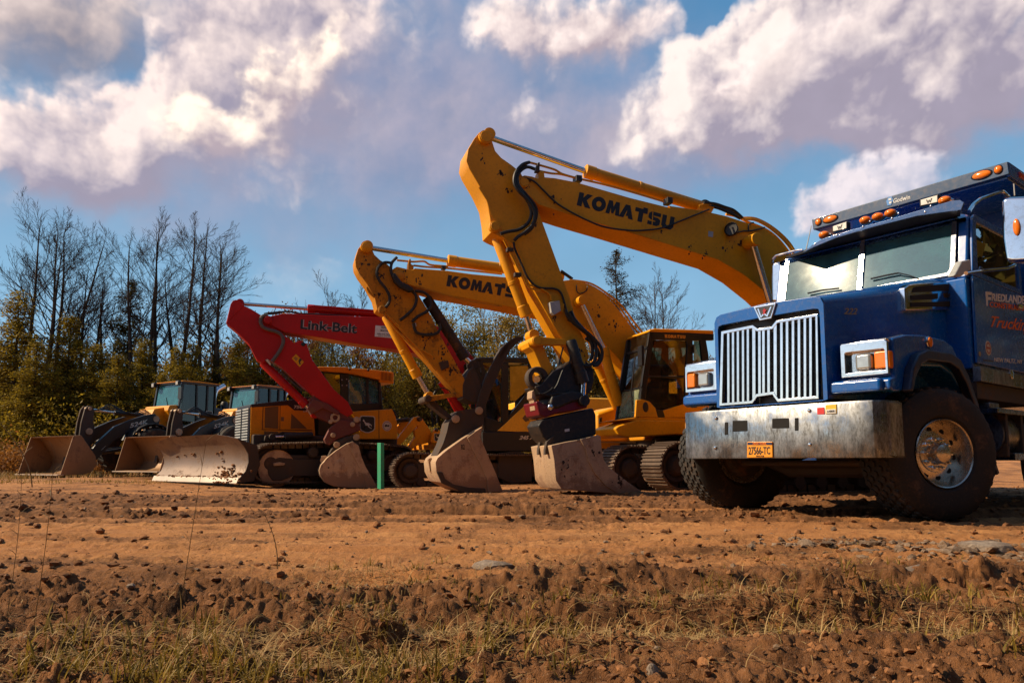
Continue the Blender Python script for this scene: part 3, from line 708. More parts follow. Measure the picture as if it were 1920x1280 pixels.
    mb = MB(); mb.prismx(T, [t3(536,52),t3(643,33),t3(620,103),t3(566,114)], gx-.019, gx-.013); mb.build('emblem_field', plain('dark emblem enamel', (.05,.045,.045), .3), em)
    mb = MB(); mb.prismx(T, [t3(548,58),t3(556,56),t3(570,98),t3(586,78),t3(602,92),t3(622,46),t3(630,44),t3(606,104),t3(587,90),t3(568,110)], gx-.023, gx-.017); mb.build('emblem_wings', M_CHROME, em)
    mb = MB(); mb.prismx(T, [t3(583,60),t3(590,54),t3(594,62),t3(602,64),t3(595,70),t3(592,80),t3(598,88),t3(590,84),t3(582,90),t3(578,86),t3(585,76),t3(578,72)], gx-.027, gx-.021); mb.build('emblem_figure', M_REDLENS, em)
    # fenders, flares, lamps: both sides
    prof = [(-.70,1.545),(-.45,1.60),(-.1,1.635),(.33,1.64),(.52,1.60),(.68,1.45),(.86,1.2),(1.0,.85),(1.22,.44),(.99,.38),(.80,1.0),(.71,1.17),(.47,1.32),(.22,1.37),(-.33,1.33),(-.5,1.22),(-.58,1.10),(-.74,1.085),(-.79,1.11),(-.79,1.195),(-.70,1.22)]
    flare = [(-.60,1.10),(-.52,1.30),(-.38,1.43),(-.2,1.485),(.3,1.50),(.5,1.46),(.66,1.32),(.84,1.08),(1.0,.78),(1.27,.40),(1.20,.38),(.93,.76),(.76,1.04),(.60,1.24),(.44,1.36),(.25,1.40),(-.2,1.385),(-.36,1.33),(-.47,1.22),(-.54,1.09)]
    flap = [(1.0,.86),(1.04,.86),(1.27,.36),(1.23,.22),(1.19,.24)]
    for side in (0, 1):
        f = (lambda y: y) if side == 0 else my
        mb = MB(); mb.poly([W(x, f(-1.01), z) for x, z in prof], T.Y*(f(-.5)-f(-1.01))); fd = mb.build('fender', M_BLUE, root, bevel=.022, seg=3)
        mb = MB(); mb.poly([W(x, f(-1.085), z) for x, z in flare], T.Y*(f(-1.0)-f(-1.085))); mb.build('fender_flare', paint('dark blue flare', (.006,.012,.045), .4, dirt=.3), fd, bevel=.02)
        mb = MB(); mb.box(T, -.845, -.70, *sorted((f(-.45), f(-.955))), 1.09, 1.205); mb.build('fender_lip', M_BLUE, fd, bevel=.03, seg=3)
        mb = MB(); mb.box(T, -.6, .6, *sorted((f(-.52), f(-.50))), .75, 1.35); mb.build('inner_fender', M_BLACKD, fd)
        # head lamp
        q = [(-.585,1.24),(-.985,1.24),(-.985,1.515),(-.965,1.535),(-.60,1.54),(-.585,1.53)]; iq = [(-.625,1.275),(-.965,1.275),(-.965,1.43),(-.955,1.448),(-.64,1.452),(-.625,1.442)]
        mb = MB(); mb.frame_ring([W(-.765, f(y), z) for y, z in q], [W(-.765, f(y), z) for y, z in iq], T.X*.10)
        a = [(-.765,1.535),(-.45,1.605),(-.45,1.575),(-.70,1.50)]; mb.poly([W(x, f(-.985), z+.002) for x, z in a], T.Y*(f(-.585)-f(-.985)))
        hb = mb.build('headlight', M_CHROME, root, bevel=.008)
        mb = MB(); mb.box(T, -.70, -.67, *sorted((f(-.62), f(-.97))), 1.27, 1.455); mb.build('lamp_housing', M_CHROME, hb)
        mb = MB(); mb.box(T, -.752, -.69, *sorted((f(-.70), f(-.845))), 1.287, 1.437); mb.build('lamp_lens', plain('clear lamp glass', (.50,.50,.48), .06, .6), hb, bevel=.03, seg=3)
        mb = MB(); mb.box(T, -.758, -.60, *sorted((f(-.868), f(-1.0))), 1.285, 1.44); mb.build('turn_signal', M_ORANGE_LT, hb, bevel=.018)
        mb = MB(); c = W(-.02 if side == 0 else 0, f(-1.008), 1.575); ax = T.Y*(-1 if side == 0 else 1)
        mb.lathe(c, ax, [(.055,0),(.055,.012),(.048,.018)], 20); mk = mb.build('side_marker', M_CHROME, fd)
        mb = MB(); mb.lathe(c + ax*.016, ax, [(.046,0),(.042,.012),(.02,.018),(.002,.019)], 20); mb.build('marker_lens', M_ORANGE_LT, mk)
    # bumper
    pth = [(-.66,-1.0),(-.80,-.965),(-.885,-.90),(-.915,-.80),(-.93,-.4),(-.935,CY)]; pth = pth + [(x, my(y)) for x, y in reversed(pth[:-1])]
    rings = []
    for k, (x, y) in enumerate(pth):
        a, b2 = Vector(pth[max(k-1,0)]), Vector(pth[min(k+1,len(pth)-1)]); d = (b2-a).normalized(); nx, ny = d.y, -d.x
        xi, yi = x + .022*abs(nx), y - .022*ny*(1 if nx >= 0 else -1)
        rings.append([W(x,y,.545), W(x-.004*abs(nx),y,.56), W(x-.004,y,1.0), W(x+.004,y,1.018), W(x+.08*abs(nx)+.01,y+.05*(1 if y<CY else -1)*(1-abs(nx)),1.02), W(xi+.02,yi,1.0), W(xi+.02,yi,.56), W(xi+.06,yi,.548)])
    mb = MB(); mb.loft(rings); bp = mb.build('bumper', M_ALU, root, ang=25)
    bx = -.937
    M_HOLE = plain('dark opening', (.006,.005,.005), .9)
    for qq in ([(405,695),(492,693),(494,757),(404,760)], [(631,682),(730,680),(732,740),(630,743)], [(360,705),(381,703),(380,777),(359,778)], [(760,680),(784,678),(784,753),(760,755)]):
        mb = MB(); mb.prismx(T, [t3(*q) for q in qq], bx-.003, bx+.03); mb.build('tow_opening', M_HOLE, bp, bevel=.008)
    for q in [(312,680),(308,850),(845,637),(848,832)]:
        c = T.onw(t3(*q), 0, bx); mb = MB(); mb.lathe(c, -T.X, [(.016,-.01),(.016,.006),(.010,.012),(.001,.013)], 12); mb.build('bumper_bolt', M_CHROME, bp)
    mb = MB(); mb.prismx(T, [t3(490,816),t3(634,816),t3(636,906),t3(488,908)], bx-.016, bx); pl = mb.build('licence_plate', plain('orange plate enamel', (.80,.30,.012), .4), root, bevel=.006)
    mb = MB(); mb.prismx(T, [t3(493,820),t3(632,820),t3(632,834),t3(493,834)], bx-.0185, bx-.014); mb.build('plate_band', plain('plate blue', (.012,.012,.05), .4), pl)
    lettering(T, pl, 'NEW YORK', [t3(524,833),t3(602,833),t3(602,821),t3(524,821)], 0, bx-.018, M_ORANGE_LT, -.003)
    lettering(T, pl, '27566-TC', [t3(499,890),t3(622,888),t3(622,844),t3(499,845)], 0, bx-.016, M_LETTER_BLK, -.003, bold=.012)
    lettering(T, pl, 'TRACTOR', [t3(540,902),t3(588,902),t3(588,894),t3(540,894)], 0, bx-.016, M_LETTER_BLK, -.003)
    mb = MB(); mb.prismx(T, [t3(889,622),t3(930,619),t3(932,658),t3(891,660)], bx+.002, bx+.02); st1 = mb.build('red_sticker', plain('red sticker', (.55,.02,.02), .5), bp)
    mb = MB(); mb.prismx(T, [t3(937,606),t3(999,602),t3(1001,655),t3(939,658)], bx+.004, bx+.03); st2 = mb.build('permit_sticker', plain('yellow sticker', (.75,.45,.02), .5), bp)
    mb = MB(); mb.prismx(T, [t3(942,632),t3(996,629),t3(998,652),t3(943,655)], bx+.001, bx+.005); mb.build('sticker_field', M_WHITE, st2)
    lettering(T, st2, 'A48081', [t3(947,650),t3(994,647),t3(993,634),t3(946,637)], 0, bx+.001, M_LETTER_BLK, -.002)
    # running gear
    hx = Vector((math.sin(R(14)), -math.cos(R(14)), 0))
    def wheel(c, out, steer):
        ax = out
        mb = MB(); prof = [(.300,-.175),(.335,-.205),(.44,-.218),(.53,-.208),(.572,-.178),(.580,-.10),(.582,0),(.580,.10),(.572,.178),(.53,.208),(.44,.218),(.335,.205),(.300,.175),(.292,0)]
        mb.lathe(c, ax, prof, 72, closed=True); wh = mb.build('wheel', M_TYRE, root)
        # tread: staggered six-sided blocks
        a = ax.cross(Vector((0,0,1))).normalized(); bb = Vector((0,0,1)); mb = MB(); N = 40
        for colm in range(5):
            hc = (colm-2)*.069
            for k in range(N):
                th = 2*math.pi*(k + .5*(colm % 2))/N
                rad = a*math.cos(th)+bb*math.sin(th); tan = -a*math.sin(th)+bb*math.cos(th)
                hexa = [(-.029,-.018),(-.029,.018),(0,.036),(.029,.018),(.029,-.018),(0,-.036)]
                if abs(colm-2) == 2: hexa = [(u*1.15, v*1.1) for u, v in hexa]
                r0 = .572 if abs(colm-2) < 2 else .560
                lo = [c + rad*r0 + ax*(hc+u) + tan*v for u, v in hexa]; hi = [c + rad*.597 + ax*(hc+u*.86) + tan*v*.88 for u, v in hexa]
                if abs(colm-2) == 2: hi = [q - rad*.006 for q in hi]
                mb.loft([lo, hi])
        mb.build('tread_blocks', M_TYRE, wh, ang=20)
        for k in range(56):   # shoulder scallops
            pass
        mb = MB(); rp = [(.296,.178),(.306,.196),(.300,.204),(.290,.196),(.280,.15),(.268,.085),(.262,.060),(.235,.066),(.19,.078),(.165,.080),(.160,.092),(.10,.096),(.098,.10),(.092,.118),(.090,.16),(.078,.185),(.045,.198),(.002,.201)]
        mb.lathe(c, ax, rp + [(.002,-.12),(.20,-.14),(.28,-.17),(.296,-.17)], 48, closed=True); rim = mb.build('rim', M_RIM, wh, ang=28)
        mb = MB()
        for k in range(10):
            th = 2*math.pi*(k+.25)/10; d = a*math.cos(th)+bb*math.sin(th); mb.lathe(c + d*.213, ax, [(.026,.060),(.026,.0745),(.001,.0748)], 14)
        mb.build('hand_holes', M_HOLE, rim)
        for k in range(10):
            th = 2*math.pi*(k+.05)/10; d = a*math.cos(th)+bb*math.sin(th)
            mb = MB(); mb.lathe(c + d*.131, ax, [(.021,.09),(.021,.110),(.017,.114),(.012,.115),(.012,.142),(.001,.144)], 8); mb.build('lug_nut', M_CHROME if k % 3 else M_RIM, rim)
        mb = MB(); mb.lathe(c, ax, [(.22,-.20),(.235,-.10),(.235,-.21),(.20,-.25),(.10,-.27),(.002,-.27)], 30); mb.build('brake_drum', M_BLACKD, wh)
        return wh
    cw = W(0,-1.1,.585); c1 = cw - hx*.215; wheel(c1, hx, 0)
    c2 = W(.02, 1.21, .585) + hx*.215; wheel(c2, -hx, 0)
    mb = MB(); mb.tube([W(.05,-.62,.56),W(.05,-.45,.50),W(.05,-.3,.44),W(.05,.42,.44),W(.05,.57,.50),W(.05,.74,.56)], [.07,.08,.085,.085,.08,.07], 10); mb.build('front_axle', M_STEELD, root)
    for y in (-.36, .48):
        mb = MB()
        for k, L in enumerate((.72,.64,.52,.40)):
            pts = [W(-L+.05, y, .62+.05*(L/.72)**2 - .022*k), W(.05, y, .56-.022*k), W(L+.05, y, .62+.05*(L/.72)**2 - .022*k)]
            for q, r in zip(pts, pts[1:]): mb.bar(q, r, .09, .018, T.Z)
        mb.build('leaf_spring', M_STEELD, root)
    mb = MB()
    for y in (-.40, .52): mb.box(T, -.80, 5.5, y-.04, y+.04, .70, .98)
    mb.box(T, -.78, -.70, -.44, .56, .72, .96); mb.box(T, 1.0, 1.1, -.36, .48, .72, .96); mb.box(T, 3.0, 3.1, -.36, .48, .72, .96)
    mb.build('chassis', M_BLACKD, root)
    mb = MB(); mb.box(T, -.5, .75, -.30, .42, .62, 1.3); mb.cyl(W(-.5,.06,.95), W(-.6,.06,.95), .26, .26, 24); mb.build('engine', M_BLACKD, root, bevel=.04)
    mb = MB(); mb.tube([W(-.32,-.62,.5),W(-.32,.74,.5)], .028, 8); mb.build('steering_rod', M_STEELD, root)
    # rear axles, simply built, mostly off the picture
    for X in (4.0, 5.2):
        for y in (-.86, .98):
            mb = MB(); mb.lathe(W(X, y, .53), T.Y, [(.29,-.27),(.5,-.28),(.53,-.22),(.53,.22),(.5,.28),(.29,.27),(.28,0)], 40, closed=True)
            wh = mb.build('rear_wheel', M_TYRE, root); mb = MB(); mb.lathe(W(X, y, .53), T.Y, [(.29,-.25),(.24,-.05),(.1,-.08),(.1,.08),(.24,.05),(.29,.25)], 28); mb.build('rim', M_RIM, wh)
    # cab shell
    mb = MB(); mb.box(T, .98, 2.6, -1.0, 1.12, 1.42, 2.34); mb.box(T, 2.54, 2.6, -1.0, 1.12, 2.34, 2.98); mb.box(T, 1.0, 1.16, -.90, 1.02, 2.34, 2.40)
    for y0, y1 in ((-1.0,-.90),(1.02,1.12)):
        mb.loft([[W(1.0,y0,2.34),W(1.0,y1,2.34),W(1.10,y1,2.34),W(1.10,y0,2.34)],[W(1.15,y0,3.0),W(1.15,y1,3.0),W(1.25,y1,3.0),W(1.25,y0,3.0)]])
    cab = mb.build('cab', M_BLUE, root, bevel=.02)
    rs = []
    for x, z, hw in ((1.12,3.0,1.04),(1.25,3.10,1.02),(1.7,3.16,1.0),(2.4,3.16,1.0),(2.6,3.08,1.0)):
        rs.append([W(x,CY-hw-.0,2.985),W(x,CY-hw,z-.06),W(x,CY-hw+.12,z),W(x,CY+hw-.12,z),W(x,CY+hw,z-.06),W(x,CY+hw,2.985)])
    mb = MB(); mb.loft(rs); mb.build('roof', M_BLUE, cab, ang=40)
    # windscreen: two flat panes on one plane leaning 14 degrees
    tx = lambda z: 1.0 + math.tan(R(14.06))*(z-2.40)
    for nm, ya, yb in (('a', -.865, .035), ('b', .085, .985)):
        mb = MB(); qs = [(ya,2.41),(yb,2.41),(yb,2.98),(ya,2.98)]
        mb.poly([W(tx(z)-.012, y, z) for y, z in qs], T.X*.006); mb.build('windscreen', WGL, cab)
    mb = MB(); mb.bar(W(tx(2.39)-.02, CY, 2.39), W(tx(3.0)-.02, CY, 3.0), .05, .03, T.X); mb.build('windscreen_divider', M_CHROME, cab)
    ol = [(-.885,2.385),(1.005,2.385),(1.02,2.40),(1.02,3.0),(-.90,3.0),(-.90,2.40)]; il = [(-.83,2.415),(.95,2.415),(.975,2.45),(.975,2.975),(-.855,2.975),(-.855,2.45)]
    mb = MB(); mb.frame_ring([W(tx(z)-.022, y, z) for y, z in ol], [W(tx(z)-.022, y, z) for y, z in il], T.X*.02); mb.build('windscreen_seal', M_CHROME, cab)
    # wipers and papers inside
    for pts in ([t2(560,840),t2(640,825),t2(760,795),t2(940,850)],):
        mb = MB(); mb.tube([T.onw(q, 0, .985) for q in [t2(575,838),t2(690,812),t2(770,797)]], .010, 6); mb.tube([T.onw(q, 0, .975) for q in [t2(770,797),t2(850,815),t2(910,838)]], .007, 6); mb.build('wiper', M_FRAME, cab)
    mb = MB(); mb.tube([T.onw(q, 0, .975) for q in [t2(130,940),t2(230,918),t2(350,905)]], .010, 6); mb.build('wiper', M_FRAME, cab)
    mb = MB(); mb.poly([W(1.22,-.55,2.42),W(1.20,-.25,2.42),W(1.38,-.22,2.53),W(1.40,-.52,2.53)], T.Z*.01); mb.build('dash_papers', M_CREAM, cab)
    mb = MB(); mb.poly([W(tx(2.50)+.005,-.80,2.47),W(tx(2.50)+.005,-.66,2.47),W(tx(2.57)+.005,-.66,2.56),W(tx(2.57)+.005,-.80,2.56)], T.X*.003); mb.build('inspection_sticker', plain('pale green sticker', (.45,.62,.50), .6), cab)
    mb = MB(); mb.poly([W(tx(2.45)+.005,.14,2.44),W(tx(2.45)+.005,.26,2.44),W(tx(2.50)+.005,.26,2.51),W(tx(2.50)+.005,.14,2.51)], T.X*.003); mb.build('inspection_sticker', plain('pale blue sticker', (.35,.55,.60), .6), cab)
    mb = MB(); mb.box(T, 1.2, 1.42, -.9, 1.02, 2.30, 2.40); mb.build('dashboard', M_INT, cab, bevel=.03)
    for y in (-.5, .62):
        mb = MB(); mb.box(T, 1.75, 2.2, y-.25, y+.25, 2.0, 2.18); mb.box(T, 2.16, 2.30, y-.25, y+.25, 2.15, 2.78); mb.box(T, 2.2, 2.3, y-.14, y+.14, 2.80, 2.95); mb.build('driver_seat', M_SEAT, cab, bevel=.05)
    mb = MB(); mb.lathe(W(1.55,-.5,2.42), Vector(W(1.55,-.5,2.42)-W(1.4,-.5,2.2)), [(.20,-.012),(.215,0),(.20,.012),(.185,0)], 28, closed=True); mb.cyl(W(1.55,-.5,2.42), W(1.38,-.5,2.2), .03); mb.build('steering_wheel', M_INT, cab)
    # door, window
    dy = -1.012
    mb = MB(); mb.poly([W(x, dy-.022, z) for x, z in [(1.03,1.475),(1.06,2.36),(2.44,2.36),(2.44,1.475)]], T.Y*.03); dr = mb.build('door', M_BLUE, root, bevel=.012)
    of = [(1.06,2.365),(1.16,2.98),(1.22,3.02),(2.44,3.02),(2.44,2.365)]; inf = [(1.21,2.42),(1.235,2.90),(1.27,2.945),(2.38,2.945),(2.38,2.42)]
    mb = MB(); mb.frame_ring([W(x, dy-.022, z) for x, z in of], [W(x, dy-.022, z) for x, z in inf], T.Y*.03); mb.build('window_frame', M_BLUE, dr, bevel=.01)
    mb = MB(); mb.poly([W(x, dy-.005, z) for x, z in inf], T.Y*.006); mb.build('window', glass('door glass', (.10,.16,.18), .01, 1.6), dr)
    mb = MB(); mb.box(T, 2.2, 2.34, dy-.06, dy-.02, 2.18, 2.23); mb.build('handle', M_CHROME, dr, bevel=.01)
    ly = dy-.022
    lettering(T, dr, 'F', [m5(211,712),m5(229,712),m5(242,634),m5(205,630)], 1, ly, M_WHITE, -.004, bold=.035)
    lettering(T, dr, 'RIEDLANDER', [m5(240,682),m5(452,705),m5(452,657),m5(243,640)], 1, ly, M_WHITE, -.004, bold=.03)
    lettering(T, dr, 'CONSTRUCTION', [m5(229,718),m5(462,746),m5(462,712),m5(229,688)], 1, ly, M_ORANGE, -.004, bold=.01)
    lettering(T, dr, 'Trucking', [m5(232,850),m5(462,882),m5(470,790),m5(240,770)], 1, ly, M_ORANGE, -.004, bold=.012, shear=.35)
    lettering(T, dr, 'NEW PALTZ, NY', [m5(256,1034),m5(416,1046),m5(416,1020),m5(256,1006)], 1, ly, M_CREAM, -.004, bold=.006)
    lettering(T, dr, 'Registration', [m5(192,1030),m5(250,1033),m5(250,1020),m5(192,1014)], 1, ly, plain('faded lettering', (.10,.09,.09), .6), -.004)
    mb = MB(); c = T.onw(m5(221,953), 1, ly); mb.lathe(c, -T.Y, [(.075,-.004),(.075,.004),(.001,.0045)], 28); rs_ = mb.build('round_decal', M_CREAM, dr)
    mb = MB(); mb.lathe(c, -T.Y, [(.06,.003),(.06,.006),(.045,.0062),(.045,.003)], 28, closed=True); mb.box(T, 0,0,0,0,0,0); mb.build('decal_ring', plain('rust red print', (.35,.06,.03), .6), rs_)
    c = T.on(m5(221,953), 1, ly); mb = MB(); mb.box(T, c[0]-.04, c[0]+.04, c[1]-.006, c[1], c[2]-.012, c[2]+.012); mb.build('decal_bar', plain('rust red bar', (.35,.06,.03), .6), rs_)
    mb = MB(); c = T.onw(m5(173,985), 1, ly); mb.lathe(c, -T.Y, [(.025,-.004),(.025,.004),(.001,.0045)], 16); mb.build('small_decal', M_GOLD, dr)
    # sill trim, steps, tank
    mb = MB(); mb.box(T, .98, 2.62, -1.075, -1.0, 1.29, 1.435); tr = mb.build('sill_trim', M_ALU, root, bevel=.006)
    c = T.on(t4(1075,325), 1, -1.075); mb = MB(); mb.lathe(W(*c), -T.Y, [(.05,-.002),(.05,.01),(.03,.016),(.001,.017)], 20); mb.build('trim_lamp', M_CHROME, tr)
    mb = MB(); mb.box(T, .98, 2.62, -1.03, -.6, 1.13, 1.285); mb.build('cab_skirt', M_BLACKD, root)
    mb = MB(); mb.box(T, 1.12, 2.6, -1.15, -.72, .985, 1.035); mb.box(T, 1.50, 2.6, -1.15, -.72, .53, .60); mb.build('step', M_ALU, root, bevel=.006)
    mb = MB()
    for x0 in (1.35, 2.0): mb.cyl(W(x0,-.86,.79), W(x0+.56,-.86,.79), .25, .25, 32)
    mb.build('fuel_tank', M_ALU, root, ang=40)
    mb = MB()
    for x in (1.42, 1.85, 2.08, 2.5): mb.box(T, x-.03, x+.03, -1.125, -.7, .56, 1.0)
    mb.build('tank_strap', M_BLACKD, root, bevel=.01)
    mb = MB(); mb.box(T, 1.2, 1.45, -1.06, -.74, 1.035, 1.10); mb.build('battery_cover', M_ALU, root, bevel=.015)
    # visor, marker lamps, roof lamps
    vx = .86
    band = [(92,655),(160,600),(222,560),(440,492),(660,432),(900,360),(1150,286),(1205,282),(1232,300),(1212,352),(1060,372),(900,395),(600,470),(330,548),(170,615)]
    mb = MB(); mb.prismx(T, [t2(*q) for q in band], vx, vx+.02); vis = mb.build('sun_visor', M_BLUE2, root, bevel=.004)
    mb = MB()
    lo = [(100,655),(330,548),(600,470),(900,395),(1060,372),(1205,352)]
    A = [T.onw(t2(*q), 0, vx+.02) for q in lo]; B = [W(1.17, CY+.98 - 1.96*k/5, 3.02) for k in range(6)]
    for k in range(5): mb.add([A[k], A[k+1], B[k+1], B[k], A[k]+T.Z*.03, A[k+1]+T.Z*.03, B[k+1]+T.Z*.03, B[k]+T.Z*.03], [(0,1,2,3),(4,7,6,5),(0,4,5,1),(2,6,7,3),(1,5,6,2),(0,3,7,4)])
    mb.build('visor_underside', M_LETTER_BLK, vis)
    for q in [(180,592),(335,530),(520,470),(725,412),(770,376),(958,366),(998,325),(380,488),(570,432)]:
        c = T.onw(t2(*q), 0, vx); mb = MB(); mb.lathe(c, -T.X, [(.010,0),(.010,.006),(.001,.009)], 8); mb.build('visor_rivet', M_CHROME, vis)
    for q in [(245,527),(535,424),(624,399),(713,374),(1097,284)]:
        c = T.onw(t2(*q), 0, vx+.12); mb = MB(); mb.ball(c, .055, .062, .040, fr=T); lo_ = mb.build('marker_lamp', M_ORANGE_LT, vis)
        mb = MB(); mb.ball(c + T.X*.035 - T.Z*.01, .07, .075, .038, fr=T); mb.build('lamp_base', M_CHROME, lo_)
    for qq in ([(299,466),(410,428),(411,484),(300,514)], [(916,280),(1054,238),(1055,300),(918,332)]):
        mb = MB(); mb.prismx(T, [t2(*q) for q in qq], 1.04, 1.12); lb = mb.build('roof_lamp', M_FRAME, root, bevel=.012)
        cx, cyy = sum(q[0] for q in qq)/4, sum(q[1] for q in qq)/4; s = lambda q, k, kk=None: (cx+(q[0]-cx)*k, cyy+(q[1]-cyy)*(kk or k))
        mb = MB(); mb.prismx(T, [t2(*s(q,.86,.78)) for q in qq], 1.032, 1.05); mb.build('lamp_face', M_WHITE, lb, bevel=.006)
        w = (qq[1][0]-qq[0][0])*.16; h = 13; sl_ = (qq[1][1]-qq[0][1])/(qq[1][0]-qq[0][0])
        Wp = [(-1,-1),(-.62,-1),(-.38,.35),(-.12,-.55),(.12,-.55),(.38,.35),(.62,-1),(1,-1),(.52,1),(.22,1),(0,.2),(-.22,1),(-.52,1)]
        mb = MB(); mb.prismx(T, [t2(cx+u*w, cyy+v*h+sl_*u*w) for u, v in Wp], 1.029, 1.034); mb.build('lamp_letter', M_LETTER_BLK, lb)
    # hood side: number and air intake
    # (the hood side flares to the rear, so both sit on a plane just outside it)
    def hp(q):   # picture point -> point on the flared hood side
        x = 0.3
        for _ in range(6):
            hw = np.interp(x, [s[0] for s in st], [s[1] for s in st]); x, y, z = T.on(q, 1, CY-hw)
        return x, CY-hw, z
    def hquad(pts, off0, off1): return [W(x, y-off1, z) for x, y, z in map(hp, pts)], T.Y*(off1-off0)
    c = [hp(t2(*q)) for q in [(382,1088),(474,1090),(478,1046),(388,1044)]]
    class HF: pass
    lettering(T, hood, '222', [Vector((x, y, z)) for x, y, z in c], 1, 0, M_GOLD, -.005, bold=.008, shear=.2)
    fr_ = [(784,905),(808,884),(850,876),(1075,862),(1120,872),(1156,912),(1160,1062),(790,1066)]
    mb = MB(); n_, o_ = hquad([t2(*q) for q in fr_], -.02, .045); mb.poly(n_, o_); it = mb.build('air_intake', M_CHROME, root, bevel=.012)
    for qq in ([(845,905),(880,897),(1070,880),(1100,888),(1128,925),(832,940)], [(822,962),(1012,946),(1012,985),(824,994)], [(822,1012),(1122,1002),(1124,1036),(823,1042)]):
        mb = MB(); n_, o_ = hquad([t2(*q) for q in qq], .02, .048); mb.poly(n_, o_); mb.build('intake_slot', M_HOLE, it)
    mb = MB(); n_, o_ = hquad([t2(1075+22*u+22, 957+16*v) for u, v in Wp], .02, .05); mb.poly(n_, o_); mb.build('intake_letter', M_LETTER_BLK, it)
    mb = MB(); n_, o_ = hquad([t2(1155,800),t2(1205,830),t2(1240,870),t2(1180,890),t2(1145,850)], -.05, .05); mb.poly(n_, o_); mb.build('hood_catch', M_BLUE, hood, bevel=.02)
    # mirrors
    def arm(pts, x=None, y=None, r=.018):
        mb = MB(); P = [T.onw(q, 1, y) if x is None else T.onw(q, 0, x) for q in pts]; Q = [P[0]]
        for k in range(1, len(P)-1): Q += [P[k]*.8+P[k-1]*.2, P[k]*.97+(P[k-1]+P[k+1])*.015, P[k]*.8+P[k+1]*.2]
        mb.tube(Q + [P[-1]], r, 10); return mb
    mb = MB(); mb.prismx(T, [m5(*q) for q in [(292,108),(312,92),(345,86),(470,80),(478,455),(378,462),(335,458),(318,445),(300,330)]], 1.18, 1.33); mr = mb.build('mirror', M_CHROME, root, bevel=.05, seg=4)
    arm([m5(112,172),m5(135,135),m5(180,100),m5(305,56),m5(340,90)], y=-1.15).build('mirror_arm', M_CHROME, mr)
    arm([m5(95,525),m5(150,516),m5(330,497),m5(372,480),m5(378,455)], y=-1.18).build('mirror_arm', M_CHROME, mr)
    mb = MB(); mb.prism(T, [m5(30,540),m5(75,455),m5(122,445),m5(125,505),m5(70,545)], -1.05, -.98); mb.build('mirror_bracket', M_GREY_LT, mr, bevel=.015)
    mb = MB(); c = T.onw(m5(384,262), 0, 1.17); mb.ball(c, .02, .03, .085, fr=T); mb.build('mirror_lamp', M_ORANGE_LT, mr)
    mb = MB(); mb.prismx(T, [e4(*q) for q in [(895,868),(905,850),(935,844),(970,862),(974,890),(970,1075),(930,1098),(897,1095)]], 1.18, 1.30); mr = mb.build('mirror', M_CHROME, root, bevel=.03, seg=3)
    arm([e4(1095,770),e4(1060,772),e4(925,808),e4(905,830),e4(903,856)], x=1.2, r=.015).build('mirror_arm', M_CHROME, mr)
    mb = MB(); mb.tube([T.onw(t2(62,915), 1, 1.12), T.onw(t2(115,650), 1, 1.12), T.onw(t2(155,465), 1, 1.12)], [.012,.008,.005], 6); mb.build('antenna', M_GREY_LT, root)
    mb = MB(); a = T.onw(m5(374,82), 1, -1.2); mb.tube([a, a + T.Z*.13], .006, 6); mb.build('antenna', M_GREY_LT, root)
    # dump body with the guard over the cab
    cx = 2.0
    mb = MB(); mb.prismx(T, [t2(158,420),t2(1540,10),t2(1552,98),t2(1420,138),t2(167,492)], cx, cx+.05)
    bd = mb.build('dump_body', M_BLUE3, root, bevel=.008)
    mb = MB(); mb.box(T, cx+.05, 3.2, -1.10, 1.12, 3.58, 3.70); mb.box(T, 3.15, 3.25, -1.15, 1.20, 1.25, 3.70)
    mb.box(T, 3.25, 6.2, -1.18, -1.10, 1.25, 2.9); mb.box(T, 3.25, 6.2, 1.15, 1.23, 1.25, 2.9); mb.box(T, 3.25, 6.2, -1.1, 1.15, 1.17, 1.25); mb.box(T, 6.2, 6.28, -1.18, 1.23, 1.25, 2.9)
    for x in (3.6, 4.2, 4.8, 5.4, 6.0): mb.box(T, x, x+.08, -1.25, -1.18, 1.25, 2.9)
    mb.build('body_panels', M_BLUE, bd, bevel=.01)
    mb = MB(); mb.poly([W(cx+.02,-1.128,3.76),W(cx+.02,-1.128,3.60),W(3.2,-1.128,3.60),W(3.2,-1.128,3.76)], T.Y*.03); mb.build('guard_side', M_BLUE, bd, bevel=.008)
    mb = MB(); mb.box(T, cx+.3, cx+.5, -1.145, -1.12, 3.66, 3.72); mb.build('guard_lamp', M_REDLENS, bd, bevel=.01)
    for (u, v, ru, rv) in ((290,417,.098,.046),(206,438,.042,.046),(1358,106,.098,.046),(1475,69,.042,.046)):
        c = T.onw(t2(u, v), 0, cx); mb = MB(); mb.ball(c, .02, ru*1.12, rv*1.2, fr=T, n=24); q = mb.build('guard_lamp', M_FRAME, bd); mb = MB(); mb.ball(c, .032, ru, rv, fr=T, n=24); mb.build('lamp_lens', M_ORANGE_LT, q)
    lettering(T, bd, 'Godwin', [t2(735,306),t2(856,276),t2(850,244),t2(735,275)], 0, cx, M_WHITE, -.005, bold=.012, shear=.15)
    mb = MB(); mb.prismx(T, [t2(684,292),t2(698,262),t2(724,258),t2(732,284),t2(718,318),t2(692,322)], cx-.006, cx); hx_ = mb.build('guard_decal', plain('decal blue', (.05,.22,.55), .5), bd)
    mb = MB(); mb.prismx(T, [t2(700,272),t2(718,268),t2(720,282),t2(700,287)], cx-.009, cx-.004); mb.prismx(T, [t2(704,296),t2(722,291),t2(718,306),t2(704,310)], cx-.009, cx-.004); mb.build('decal_marks', M_WHITE, hx_)
    return root
M_BLUE2 = paint('visor blue metal', (.05, .10, .22), .25, metal=.5, dirt=.1, coat=.5, bumpd=.0004)
M_BLUE3 = paint('guard blue paint', (.012, .045, .11), .35, dirt=.2, coat=.3)
